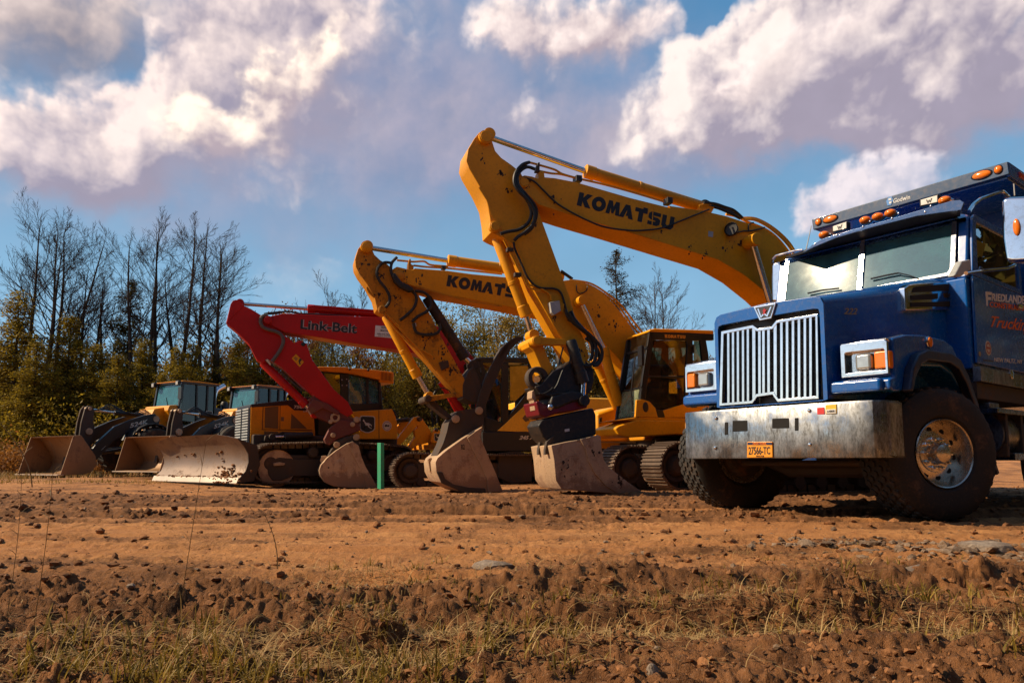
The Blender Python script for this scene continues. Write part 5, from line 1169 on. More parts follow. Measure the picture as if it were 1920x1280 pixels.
    mb = MB(); mb.bar(n_(m_), f(m_), .04, .03); mb.bar(n_(a0), f(a0), .05, .04); mb.bar(n_(a1), f(a1), .05, .04); mb.build('windscreen_bar', M_FRAME, cab)
    mb = MB(); mb.bar(f(a1), f(a0), .06, .05, K.X); mb.bar(f(a0), f(t_), .06, .05, K.X); mb.build('post', M_FRAME, cab)
    lc = K.L(n_(a1)); mb = MB(); mb.poly([K.W(lc[0]-.012, y, z) for y, z in ((NY+.03,lc[2]+.02),(FY-.05,lc[2]+.02),(FY-.05,lc[2]+.72),(NY+.03,lc[2]+.72))], K.X*.004)
    mb = MB(); mb.tube([K.W(lc[0]-.03,NY+.16,lc[2]+.10),K.W(lc[0]-.06,NY+.14,lc[2]+.5),K.W(lc[0]+.02,NY+.1,lc[2]+1.15)], .014, 6); mb.tube([K.W(lc[0]-.03,NY+.16,lc[2]+.10),K.W(lc[0]-.04,NY+.02,lc[2]+.06)], .014, 6); mb.build('hand_rail', M_FRAME, cab)
    mb = MB(); c = K.onw(c6(790,310), 1, NY-.12); q = K.L(c); mb.box(K, q[0]-.03, q[0]+.03, q[1]-.07, q[1]+.09, q[2]-.19, q[2]+.19); mb.tube([c+K.Z*.1, K.onw(c6(835,260),1,NY)], .014, 6); mb.build('mirror', M_FRAME, cab, bevel=.02)
    slab(K, cab, 'door_handle', px(c6,(1112,235),(1146,232),(1146,290),(1130,295),(1130,285),(1138,280),(1136,245),(1112,248)), NY-.04, NY, M_FRAME, .006)
    operator_seat(K, cab, -.2, -.88, 1.75); mb = MB(); mb.box(K, -.95, -.55, -1.0, -.75, 1.45, 2.05); mb.build('control_console', M_INT, cab, bevel=.04)
    mb = MB(); mb.box(K, .42, .46, NY+.07, FY-.06, 1.45, 2.45); mb.build('cab_rear_wall', M_YEL, cab)
    # house
    hs = slab(K, root, 'house', px(c6,(618,792),(640,775),(760,735),(1090,740),(1310,742),(1310,838),(1030,832),(700,852),(640,834)), -1.37, -.36, M_YEL, .03)
    mb = MB(); mb.box(K, .55, 3.2, -1.38, 1.38, 1.06, 2.35); mb.build('engine_housing', M_YEL, hs, bevel=.08, seg=3)
    mb = MB(); mb.box(K, 2.9, 3.5, -1.38, 1.38, 1.1, 2.3); mb.build('counterweight', M_YEL, hs, bevel=.15, seg=3)
    rs = []
    for x, y0, y1, z1 in ((-1.32,.62,1.22,1.50),(-1.24,.48,1.36,1.62),(-.9,.44,1.40,1.74),(1.0,.44,1.40,1.78)): rs.append([K.W(x,y0,1.10),K.W(x,y1,1.10),K.W(x,y1,z1-.08),K.W(x,y1-.1,z1),K.W(x,y0+.05,z1),K.W(x,y0,z1-.05)])
    mb = MB(); mb.loft(rs); sb = mb.build('tool_box', M_YEL, hs, bevel=.03, ang=40)
    slab(K, sb, 'lamp_recess', px(c6,(512,725),(530,718),(528,755),(510,760)), .45, .5, M_LETTER_BLK, .006)
    mb = MB(); mb.box(K, -1.33, 1.0, .43, 1.41, 1.0, 1.10); mb.build('deck_edge', M_YEL, hs, bevel=.03)
    mb = MB(); mb.box(K, -.6, .6, -.34, .40, 1.0, 1.9); mb.build('boom_foot_bracket', M_YELDIRTY, hs, bevel=.04)
    for y, a, b, c in ((-.42, c6(645,640), c6(535,258), c5(712,1045)), (.42, c6(632,655), c6(480,330), c6(400,60))):
        ram(K, root, 'boom_ram', a, b, c, y, .10, .05, M_YEL)
    mb = MB(); mb.tube([K.W(1.2,-.6,2.3),K.W(1.2,-.6,3.0)], .05, 12); mb.tube([K.W(1.2,-.6,2.95),K.W(1.2,-.6,3.05)], .075, 12); mb.build('exhaust', M_STEELD, hs)
    mb = MB(); mb.lathe(U.W(.2,0,.72), U.Z, [(.7,0),(.7,.36)], 32); mb.box(U, -1.0, 1.2, -.8, .8, .42, .8); mb.build('undercarriage', M_STEELD, root, bevel=.04)
    for y in (-1.1, 1.15): crawler(U, root, -2.05 if y < 0 else -2.3, 2.5, y, .60, .88)
def K_proj(fr, loc, y):
    """picture point of a local point moved to another depth (used to mirror a traced post to the far side)"""
    w = fr.W(loc[0], y, loc[2]); X, Y, Z = w.x, w.y, w.z - CAMH
    yc = Y*CP + Z*SP; zc = -Y*SP + Z*CP
    return (960 + FPX*X/yc, PPY - FPX*zc/yc)
M_YELLET = plain('yellow lettering', (.75,.33,.03), .5)
make_excavator_thumb()
# ------------------------------------------------------------------ red boom excavator
def make_excavator_red():
    K = Frame(0, 19.2, -.12, 18); U = Frame(0, 19.2, -.12, 18)
    root = empty('excavator', K.W(0, 0, 0), 'excavator with a deep red boom and stick, its bucket standing behind the green stake', 'excavator', 'excavators parked in a row')
    Y0 = -.27
    bo = px(mc,(318,405),(330,390),(352,382),(430,364),(500,364),(700,374),(1060,386),(1250,400),(1390,428),(1500,500),(1600,590),(1660,660),(1740,800),(1830,1000),(1760,1060),(1690,1000),(1600,860),(1500,740),(1400,660),(1300,620),(1165,590),(900,552),(700,518),(450,478),(400,455),(345,425))
    boom = slab(K, root, 'boom', bo, Y0, -Y0, M_RED, .012)
    for m_, bo_, o_ in ((plain('pale letter edge', (.42,.36,.34), .5), .055, -.003), (M_LETTER_BLK, .022, -.006)):
        lettering(K, boom, 'Link-Belt', px(mc,(549,461),(905,490),(910,430),(553,400)), 1, Y0, m_, o_, bold=bo_)
    pl = slab(K, boom, 'dealer_placard', px(mc,(1024,437),(1135,446),(1135,518),(1019,508)), Y0-.008, Y0+.01, M_WHITE, .003)
    for s, q in (('MARC', [(1062,456),(1112,459),(1112,446),(1062,444)]), ('MACHINE', [(1056,476),(1124,480),(1124,466),(1056,463)]), ('sales and rentals', [(1034,494),(1128,500),(1128,489),(1034,484)]), ('parts service', [(1040,506),(1126,511),(1126,503),(1040,498)])):
        lettering(K, pl, s, px(mc, *q), 1, Y0-.008, M_LETTER_BLK, -.003, bold=.012)
    pin(K, boom, mc(345,402), Y0-.05, Y0+.05, .10, M_RED)
    ram(K, root, 'arm_ram', mc(1300,385), mc(594,332), mc(170,300), 0, .098, .045, M_RED)
    slab(K, boom, 'ram_plate', px(mc,(594,318),(640,308),(1060,342),(1060,350),(640,322)), -.12, .12, M_RED, .008)
    for q in ([(320,365),(360,358),(430,352),(480,350),(540,362),(620,366),(740,372),(890,384)],[(300,385),(330,368),(400,362),(440,352)]): hose(K, boom, px(mc, *q), -.16, .022)
    stk = px(mc,(142,276),(165,284),(195,314),(240,335),(310,378),(400,440),(450,500),(510,546),(548,530),(588,552),(625,655),(760,840),(850,920),(885,990),(850,1015),(780,978),(700,930),(560,820),(430,700),(350,650),(310,675),(275,655),(225,555),(150,480),(80,422),(108,305),(122,282))
    stick = slab(K, root, 'stick', stk, -.21, .21, M_RED, .012)
    slab(K, stick, 'warning_decal', px(mc,(522,618),(572,668),(545,700),(495,645)), -.216, -.2, M_YEL, .002)
    slab(K, stick, 'decal_mark', px(mc,(546,645),(560,655),(548,668),(552,682),(545,686),(538,662)), -.219, -.21, M_LETTER_BLK, 0); slab(K, stick, 'decal_mark', px(mc,(518,634),(535,648),(522,662),(508,645)), -.219, -.21, plain('decal ochre', (.32,.15,.02), .6), 0)
    slab(K, stick, 'stick_head', px(mc,(142,276),(165,284),(192,312),(85,420),(108,305),(122,282)), -.225, -.2, M_RED, .006)
    pin(K, stick, mc(567,556), -.23, -.2, .05, M_LETTER_BLK)
    hose(K, stick, px(mc,(345,375),(312,380),(298,410),(310,445),(345,465),(395,478),(430,500),(442,535),(432,575),(405,620),(372,665)), -.27, .042, plain('grey hose sleeve', (.10,.085,.075), .7), bulge=.03)
    hose(K, stick, px(mc,(330,655),(355,680),(400,712),(480,780),(560,850)), -.22, .02, M_STEELD, 'steel_pipe')
    ram(K, root, 'bucket_ram', mc(310,672), mc(588,942), mc(640,1000), -.02, .10, .05, M_RED)
    slab(K, stick, 'pipe_cover', px(mc,(328,655),(345,650),(365,680),(360,690)), -.24, -.2, M_CREAM, .004)
    lk = slab(K, root, 'bucket_link', px(mc,(600,900),(640,880),(700,930),(770,975),(850,1010),(930,1040),(925,1090),(880,1100),(760,1060),(660,1020),(620,980)), -.2, .2, M_REDW, .02)
    pin(K, lk, mc(905,1032), -.25, -.2, .075, M_STEEL); pin(K, lk, mc(740,1045), -.23, -.2, .05, M_STEEL)
    slab(K, root, 'guide_link', px(mc,(590,960),(630,900),(720,930),(800,985),(790,1005),(690,960),(620,1000)), -.26, .26, M_REDW, .015)
    mb = MB(); mb.lathe(K.onw(mc(770,1018),1,-.24), K.Y, [(.11,0),(.12,.02),(.12,.06),(.06,.06),(.06,0)], 22, closed=True); mb.build('link_boss', M_STEEL, lk)
    cp = slab(K, root, 'coupler', px(mc,(735,1085),(800,1030),(880,1040),(925,1060),(930,1100),(880,1120),(790,1150),(735,1195),(712,1180),(700,1155)), -.24, .24, M_REDW, .02)
    for q in ((757,1130),(880,1062)): pin(K, cp, mc(*q), -.29, -.24, .06, M_STEEL)
    hose(K, root, px(mc,(520,545),(560,600),(600,690),(690,820),(740,900)), .15, .02)
    br = slab(K, root, 'bucket_bracket', px(b2,(826,930),(850,880),(905,800),(960,765),(1050,735),(1112,752),(1108,830),(1000,850),(900,905),(838,948)), -.28, .28, M_STEELD, .02)
    for q in ((908,822),(1082,756)): pin(K, br, b2(*q), -.31, -.27, .08, M_STEEL)
    bk = slab(K, root, 'bucket', px(b2,(758,1095),(750,1050),(768,1000),(828,932),(900,872),(1002,806),(1048,792),(1100,830),(1125,930),(1162,1020),(1230,1130),(1266,1200),(1190,1208),(1000,1203),(880,1192),(800,1155)), -.52, .52, M_STEEL, .014)
    slab(K, bk, 'wear_plate', px(b2,(1000,815),(1048,790),(1102,830),(1128,930),(1165,1020),(1232,1130),(1268,1201),(1172,1206),(1150,1110),(1105,1010),(1050,910)), -.55, -.51, M_STEEL, .01)
    slab(K, bk, 'tooth_shank', px(b2,(1170,1100),(1215,1110),(1272,1203),(1180,1210)), -.565, -.51, M_STEEL, .01)
    slab(K, bk, 'lifting_eye', px(b2,(758,960),(775,920),(815,918),(835,945),(800,965),(780,1000),(770,990)), -.08, .02, M_STEEL, .01)
    pin(K, bk, b2(834,1025), -.53, -.5, .02, M_LETTER_BLK)
    mb = MB(); c = K.onw(b2(945,1010), 1, -.52); mb.lathe(c, -K.Y, [(.16,-.01),(.16,.008),(.13,.014),(.02,.01)], 24); mb.build('wear_ring', M_STEEL, bk)
    # cab and house
    NY, FY = -1.35, -.4
    M_LB = paint('ochre machine paint', (.78,.40,.03), .45, dirt=.22, spec=.3)
    posts = [[(670,225),(695,208),(730,206),(760,300),(770,740),(745,740),(725,500)], [(672,222),(720,200),(1105,203),(1122,222),(1120,245),(935,240),(730,240)], [(885,240),(935,240),(935,740),(890,748),(880,600)], [(1085,240),(1122,232),(1132,500),(935,745),(935,640),(1092,440)], [(745,640),(900,690),(900,750),(755,745)]]
    cb = slab(K, root, 'cab', px(c8,(745,742),(760,738),(1150,748),(1150,756),(750,756)), NY, FY, M_FRAME, .01)
    for i, q in enumerate(posts):
        slab(K, cb, 'door_frame' if i in (1,4) else 'post', px(c8, *q), NY, NY+.07, M_FRAME, .01)
        if i < 3: slab(K, cb, 'post', [K_proj(K, K.on(c8(*p), 1, NY), FY) for p in q], FY-.06, FY, M_FRAME, .01)
    slab(K, cb, 'cab_roof', px(c8,(664,222),(690,203),(730,196),(1108,199),(1126,215),(1120,228),(720,222)), NY-.01, FY+.01, M_FRAME, .03)
    slab(K, cb, 'rear_panel', px(c8,(1110,240),(1125,232),(1140,500),(1128,512),(1116,430)), NY-.005, FY, M_LB, .01)
    pane(K, cb, px(c8,(735,242),(885,242),(885,690),(770,680),(760,310)), NY+.03, M_GLASSD)
    pane(K, cb, px(c8,(945,265),(1075,262),(1090,300),(1090,430),(985,525),(945,520)), NY+.03, glass('painted amber lit interior', (.75,.50,.09), .02, .8, (.75,.46,.05), .5, .8))  # amber of the sunlit interior painted into the rear pane
    a, b = K.onw(c8(720,235),1,NY), K.onw(c8(752,738),1,NY); a2, b2_ = a+K.Y*.9, b+K.Y*.9
    quadglass(cb, a, b, b2_, a2, M_GLASSD)
    operator_seat(K, cb, -.35, -.88, 1.8)
    mb = MB(); mb.box(K, -1.05, -.75, -1.0, -.8, 1.5, 2.1); mb.build('control_console', M_INT, cb, bevel=.04)
    mb = MB(); mb.box(K, .08, .12, NY+.07, FY-.06, 1.45, 3.0); mb.build('cab_rear_wall', paint('cab lining', (.75,.46,.08), .6, dirt=.1), cb)
    hs = slab(K, root, 'house', px(c8,(848,750),(905,700),(1000,610),(1112,512),(1140,510),(1140,756),(1000,756)), NY-.012, -.4, M_LB, .015)
    slab(K, hs, 'access_door', px(c8,(1015,640),(1030,622),(1108,605),(1112,730),(1020,735)), NY-.02, NY, M_LB, .006)
    pin(K, hs, c8(1076,580), NY-.016, NY, .045, M_LETTER_BLK)
    slab(K, hs, 'round_decal', px(c8,(1058,630),(1085,640),(1090,670),(1062,682),(1038,655)), NY-.024, NY-.01, plain('brown decal', (.15,.08,.03), .6), .002)
    st_ = slab(K, hs, 'side_skirt', px(c8,(738,758),(1240,755),(1240,902),(740,902)), NY-.02, -.4, plain('charcoal skirt', (.022,.017,.014), .5), .015)
    lettering(K, st_, '245 X4', px(c8,(1012,815),(1150,815),(1150,785),(1018,785)), 1, NY-.02, M_CREAM, -.004, bold=.04, shear=.25)
    mb = MB(); mb.box(K, .25, 3.0, -1.33, 1.33, 1.4, 2.3); mb.box(K, -1.0, .3, .4, 1.33, 1.0, 1.9); mb.box(K, -1.0, 3.0, -.4, 1.33, .95, 1.3); mb.build('engine_housing', M_LB, hs, bevel=.06)
    mb = MB(); mb.box(K, 3.0, 3.6, -1.33, 1.33, 1.0, 2.2); mb.build('counterweight', M_LETTER_BLK, hs, bevel=.15, seg=3)
    for y, a, b, c in ((-.42, mc(1600,1030), mc(1440,790), mc(1340,560)), (.42, mc(1580,1040), mc(1450,800), mc(1350,570))): ram(K, root, 'boom_ram', a, b, c, y, .10, .05, M_RED)
    mb = MB(); mb.lathe(U.W(-.6,0,.72), U.Z, [(.7,0),(.7,.26)], 32); mb.box(U, -2.2, 1.0, -.8, .8, .42, .8); mb.build('undercarriage', M_STEELD, root, bevel=.04)
    for y in (-1.15, 1.15): crawler(U, root, -3.38, 1.4, y, .60, .88, pitch=.17)
    slab(K, root, 'frame_cover', px(c8,(860,915),(1000,900),(1110,930),(1110,1130),(960,1150),(860,1100)), -1.36, -1.2, M_STEELD, .02)
make_excavator_red()

# ------------------------------------------------------------------ crawler dozer
def make_dozer():
    D = Frame(-4.4, 19.9, 0, 36)
    root = empty('bulldozer', D.W(-1, 0, 0), 'yellow crawler dozer with tinted cab and slatted black grille, behind the red bucket arm', 'bulldozer')
    Y, FY = -.6, .6
    hood = slab(D, root, 'engine_hood', px(b2,(146,482),(470,438),(640,418),(700,470),(716,748),(420,770),(250,840),(137,832)), Y, FY, M_YEL_D, .015)
    slab(D, hood, 'hood_top', px(b2,(148,490),(146,462),(480,425),(650,395),(700,408),(700,470),(640,480),(640,520),(530,515),(475,470)), Y-.012, FY+.012, plain('hood black', (.016,.013,.018), .45), .01)
    lettering(D, hood, '750K', px(b2,(522,502),(640,500),(640,474),(528,472)), 1, Y-.012, M_CREAM, -.005, bold=.03)
    lettering(D, hood, 'LGP', px(b2,(612,532),(650,530),(650,516),(612,518)), 1, Y-.012, M_CREAM, -.005, bold=.02)
    M_GRID = paint('brown louvre mesh', (.16,.075,.015), .6, dirt=.3)
    for q in ([(270,490),(390,478),(388,680),(268,672)], [(505,545),(645,680),(498,678)], [(262,700),(388,705),(390,735),(262,760)]): slab(D, hood, 'vent_mesh', px(b2, *q), Y-.006, Y+.02, M_GRID, .004)
    for q in ([(250,480),(256,480),(248,690),(242,690)], [(402,465),(407,465),(404,690),(399,690)], [(240,684),(690,690),(690,696),(240,690)]): slab(D, hood, 'panel_gap', px(b2, *q), Y-.003, Y+.01, plain('hood seam gap', (.05,.022,.006), .8), 0)  # dark brown strips marking the panel joints
    slab(D, hood, 'tie_down_decal', px(b2,(412,575),(438,575),(438,612),(412,612)), Y-.004, Y+.01, plain('grey decal', (.22,.12,.05), .6), 0)
    slab(D, hood, 'lift_arm_panel', px(b2,(250,770),(430,705),(640,715),(600,760),(440,765),(430,800),(250,830)), Y-.06, Y+.02, M_STEELD, .015)
    # grille
    gx = -2.96; mb = MB(); mb.box(D, gx, gx+.1, -.58, .58, .95, 1.93); gr = mb.build('grille', M_LETTER_BLK, root, bevel=.02)
    mb = MB()
    for i in range(13):
        z = 1.0 + i*.068
        mb.box(D, gx-.035, gx-.004, -.55, -.06, z, z+.034); mb.box(D, gx-.035, gx-.004, .06, .55, z, z+.034)
    mb.build('grille_slats', M_GREY_LT, gr)['kind'] = 'stuff'
    ram(D, root, 'lift_ram', b2(690,735), b2(440,752), b2(325,755), -.80, .085, .035, M_BLACKD)
    slab(D, root, 'ram_bracket', px(b2,(262,790),(275,740),(330,735),(345,770),(420,790),(340,800)), -.85, -.70, M_STEELD, .01)
    # cab
    rf = px(b2,(716,152),(735,133),(765,127),(1000,133),(1030,142),(1175,150),(1402,172),(1416,182),(1416,280),(1292,268),(1284,244),(1100,205),(1000,186),(772,168),(722,180))
    cab = slab(D, root, 'cab_roof', rf, -.78, .78, M_YEL_D, .025)
    slab(D, cab, 'roof_vent', px(b2,(1302,178),(1400,190),(1400,258),(1305,245)), -.79, -.77, plain('vent black', (.03,.02,.012), .7), .004)
    mb = MB()
    for i in range(8): mb.prism(D, px(b2,(1306+12*i,178),(1311+12*i,178.5),(1313+12*i,256),(1308+12*i,255)), -.80, -.785)
    mb.build('vent_slats', M_YEL_D, cab)['kind'] = 'stuff'
    for q in ((1022,150),(1187,158)): mb = MB(); mb.ball(D.onw(b2(*q),1,-.79), .035); mb.build('roof_lug', M_BLACK, cab)
    cf = [[(768,170),(785,168),(800,230),(930,400),(960,470),(935,470),(900,400)], [(940,182),(1012,190),(1016,470),(1000,475),(940,470),(948,300)], [(1168,222),(1192,228),(1195,462),(1172,465)], [(1272,242),(1296,262),(1312,440),(1314,512),(1282,505),(1282,300)], [(930,462),(1310,450),(1314,520),(1050,524),(930,530)], [(772,168),(1010,186),(1290,244),(1290,262),(1010,203),(775,184)]]
    for i, q in enumerate(cf):
        slab(D, cab, 'post', px(b2, *q), -.70, -.62, M_FRAME, .01); slab(D, cab, 'post', [K_proj(D, D.on(b2(*p), 1, -.70), .62) for p in q], .62, .70, M_FRAME, .01)
    for q in ([(948,240),(958,240),(958,250),(948,250)], [(990,235),(1000,235),(1000,245),(990,245)], [(950,290),(960,290),(960,300),(950,300)], [(992,290),(1002,290),(1002,300),(992,300)]): slab(D, cab, 'post_bolt', px(b2, *q), -.712, -.70, M_GREY_LT, .003)
    pane(D, cab, px(b2,(1016,196),(1168,228),(1172,462),(1018,468)), -.66, M_GLASST); pane(D, cab, px(b2,(1192,234),(1272,250),(1282,455),(1195,460)), -.66, M_GLASST)
    pane(D, cab, px(b2,(790,186),(940,198),(945,465),(900,400)), -.66, M_GLASS)
    pane(D, cab, [K_proj(D, D.on(b2(*p), 1, -.70), .66) for p in ((1016,196),(1168,228),(1172,462),(1018,468))], .66, M_GLASST)
    a = D.on(b2(780,182),1,-.66); b_ = D.on(b2(935,470),1,-.66); quadglass(cab, D.W(a[0],-.64,a[2]), D.W(b_[0],-.64,b_[2]), D.W(b_[0],.64,b_[2]), D.W(a[0],.64,a[2]), M_GLASST)
    operator_seat(D, cab, .15, -.05, 1.9); s_ = mb = MB(); mb.box(D, .0, .35, -.5, -.35, 1.95, 2.35); mb.build('arm_rest', M_CREAM, cab, bevel=.04)
    mb = MB(); mb.box(D, -.6, .65, -.6, .6, 1.6, 1.92); mb.box(D, -1.2, -.5, -.55, .55, 1.2, 1.9); mb.build('cab_base', M_FRAME, cab, bevel=.03)
    # rear body
    rb = slab(D, root, 'rear_body', px(b2,(1030,528),(1280,512),(1400,504),(1424,545),(1447,640),(1447,772),(1110,772),(1108,640)), -.95, .95, M_YEL_D, .015)
    slab(D, rb, 'panel_gap', px(b2,(1279,514),(1284,514),(1286,770),(1281,770)), -.953, -.94, plain('seam gap', (.05,.022,.006), .8), 0)
    slab(D, rb, 'rear_vent', px(b2,(1404,508),(1420,512),(1450,575),(1440,585),(1425,560)), -.96, -.9, M_LETTER_BLK, .006)
    deer(D, rb, b2(1178,642), .40, 1, -.95, -.008)
    mb = MB(); c = D.onw(b2(1353,655),1,-.95); mb.lathe(c, -D.Y, [(.135,-.004),(.135,.006),(.001,.0065)], 28); dc = mb.build('round_decal', M_CREAM, rb)
    mb = MB(); mb.lathe(c, -D.Y, [(.115,.006),(.115,.009),(.104,.009),(.104,.006)], 28, closed=True); mb.build('decal_ring', plain('red print', (.40,.07,.03), .6), dc)
    slab(D, dc, 'decal_mark', px(b2,(1333,650),(1345,640),(1360,648),(1376,642),(1372,662),(1355,658),(1338,664)), -.962, -.95, M_LETTER_BLK, 0)
    mb = MB(); mb.box(D, -2.9, 1.0, -.75, .75, .35, 1.2); mb.build('main_frame', M_STEELD, root, bevel=.04)
    # tracks
    for y in (-1.15, 1.15):
        tr = crawler(D, root, -3.15, 1.25, y, .62, .98, pitch=.18, sag=-.06)
        if y < 0:
            slab(D, tr, 'frame_side', px(b2,(300,1090),(290,1010),(330,960),(400,935),(560,950),(760,950),(900,960),(1250,1000),(1250,1110),(520,1100),(420,1140),(340,1140)), -1.40, -1.28, M_STEELD, .02)
            mb = MB(); mb.lathe(D.onw(b2(375,1030),1,-1.40), D.Y, [(.42,.02),(.44,0),(.44,.1),(.38,.1)], 30); mb.build('idler_rim', M_STEEL, tr)
            for q in ((700,890),(1225,915)): mb = MB(); mb.lathe(D.onw(b2(*q),1,-1.42), D.Y, [(.10,-.02),(.13,0),(.13,.15)], 20); mb.build('carrier_roller', M_STEELD, tr)
            slab(D, tr, 'step_plate', px(b2,(345,985),(400,975),(450,985),(440,1005),(350,1010)), -1.44, -1.38, M_STEEL, .01)
    # blade, angled
    B = Frame(-6.25, 16.74, .035, 52, .93); prof = [(-.22,.0),(-.13,.14),(.02,.34),(.09,.58),(.075,.80),(-.03,1.0),(-.17,1.16),(-.23,1.22)]
    rings = []
    for y, zt in ((-.14,1.10),(.3,1.165),(.85,1.225),(2.0,1.225),(3.3,1.205),(4.10,1.05)):
        k = [(x, z*zt/1.22 if z > .2 else z) for x, z in prof]
        rings.append([B.W(x, y, z) for x, z in k] + [B.W(x+.05, y, z) for x, z in reversed(k)])
    M_BLADE = paint('scoured blade steel', (.175,.115,.08), .45, metal=.35, dirt=.6, dscale=3, dcol=(.12,.065,.038), bumpd=.005)
    mb = MB(); mb.loft(rings); bl = mb.build('blade', M_BLADE, root, ang=40)
    mb = MB(); mb.poly([B.W(-.225,-.16,.01),B.W(-.225,4.13,.01),B.W(-.165,4.13,.15),B.W(-.165,-.16,.15)], B.X*.02); mb.build('cutting_edge', paint('bright worn edge', (.45,.36,.28), .42, metal=.4, dirt=.2, bumpd=.002), bl, bevel=.004)
    mb = MB(); mb.poly([B.W(x, -.16, z*.90 if z > .2 else z) for x, z in prof] + [B.W(.32,-.16,.95), B.W(.42,-.16,.45), B.W(.25,-.16,.05)], B.Y*.04); mb.build('blade_end', M_STEELD, bl, bevel=.008)
    rnd = random.Random(5); pts, sz = [], []
    for k in range(170):
        u = rnd.random(); y = rnd.gauss(.55, .28) if u < .55 else rnd.uniform(0, 4.1); z = abs(rnd.gauss(.18, .12)) if u < .55 else .15
        pts.append((*B.W(float(np.interp(z, [q[1] for q in prof], [q[0] for q in prof]))-.02, y, z),)); sz.append(rnd.uniform(.015,.05))
    for y, z in ((1.1,.78),(1.25,.75),(2.4,.74),(2.9,.72),(2.55,.75),(1.0,.62),(.95,.55),(3.3,.68),(1.05,.8),(2.45,.72)): pts.append((*B.W(.05, y, z),)); sz.append(.035)
    o = rocks('mud_on_blade', np.array(pts), np.array(sz), M_CLOD, 5); o['kind'] = 'stuff'
    mb = MB(); mb.tube([B.W(.25,.9,.5), D.W(-2.9,-.6,.55)], .10, 10); mb.tube([B.W(.25,3.0,.5), D.W(-2.9,.6,.55)], .10, 10); mb.tube([B.W(.25,2.1,.45), D.W(-2.8,0,.5)], .15, 10); mb.build('push_arms', M_STEELD, root)
    # ripper at the rear
    rp = slab(D, root, 'ripper', px(c8,(350,835),(360,775),(392,728),(430,758),(445,805),(435,842),(380,842)), -.62, -.50, M_YEL_D, .02)
    deer(D, rp, c8(402,800), .21, 1, -.62, -.008)
    pin(D, rp, c8(398,742), -.66, -.6, .05, M_BLACK)
    for y in (-.60, .30):
        slab(D, rp, 'ripper_arm', px(c8,(30,880),(60,862),(225,648),(260,640),(283,650),(292,672),(270,690),(120,860),(60,900)), y, y+.10, M_YEL_D, .012)
        slab(D, rp, 'ripper_arm', px(c8,(245,650),(280,648),(350,745),(362,790),(350,835),(250,860),(165,925),(150,922),(235,795),(228,745),(255,720)), y+.12, y+.22, M_YEL_D, .012)
        slab(D, rp, 'ripper_arm', px(c8,(100,720),(150,655),(185,650),(200,668),(190,690),(120,770),(100,765)), y+.5, y+.6, M_YEL_D, .012)
    for q in ((182,665),(272,662)): pin(D, rp, c8(*q), -.68, .4, .06, M_STEELD)
    mb = MB(); q = D.L(D.onw(c8(400,850),1,-.55)); mb.box(D, q[0]-.2, q[0]+.1, -.9, .9, q[2]-.15, q[2]+.05)
    mb.build('ripper_beam', M_YEL_D, rp, bevel=.02)
    for y in (-.7, 0, .7): mb = MB(); mb.poly([D.W(q[0]-.05,y,q[2]-.1),D.W(q[0]+.08,y,q[2]-.1),D.W(q[0]+.10,y,.35),D.W(q[0]-.06,y,.28),D.W(q[0]-.02,y,.45)], D.Y*.07); mb.build('ripper_shank', M_STEELD, rp, bevel=.01)
make_dozer()

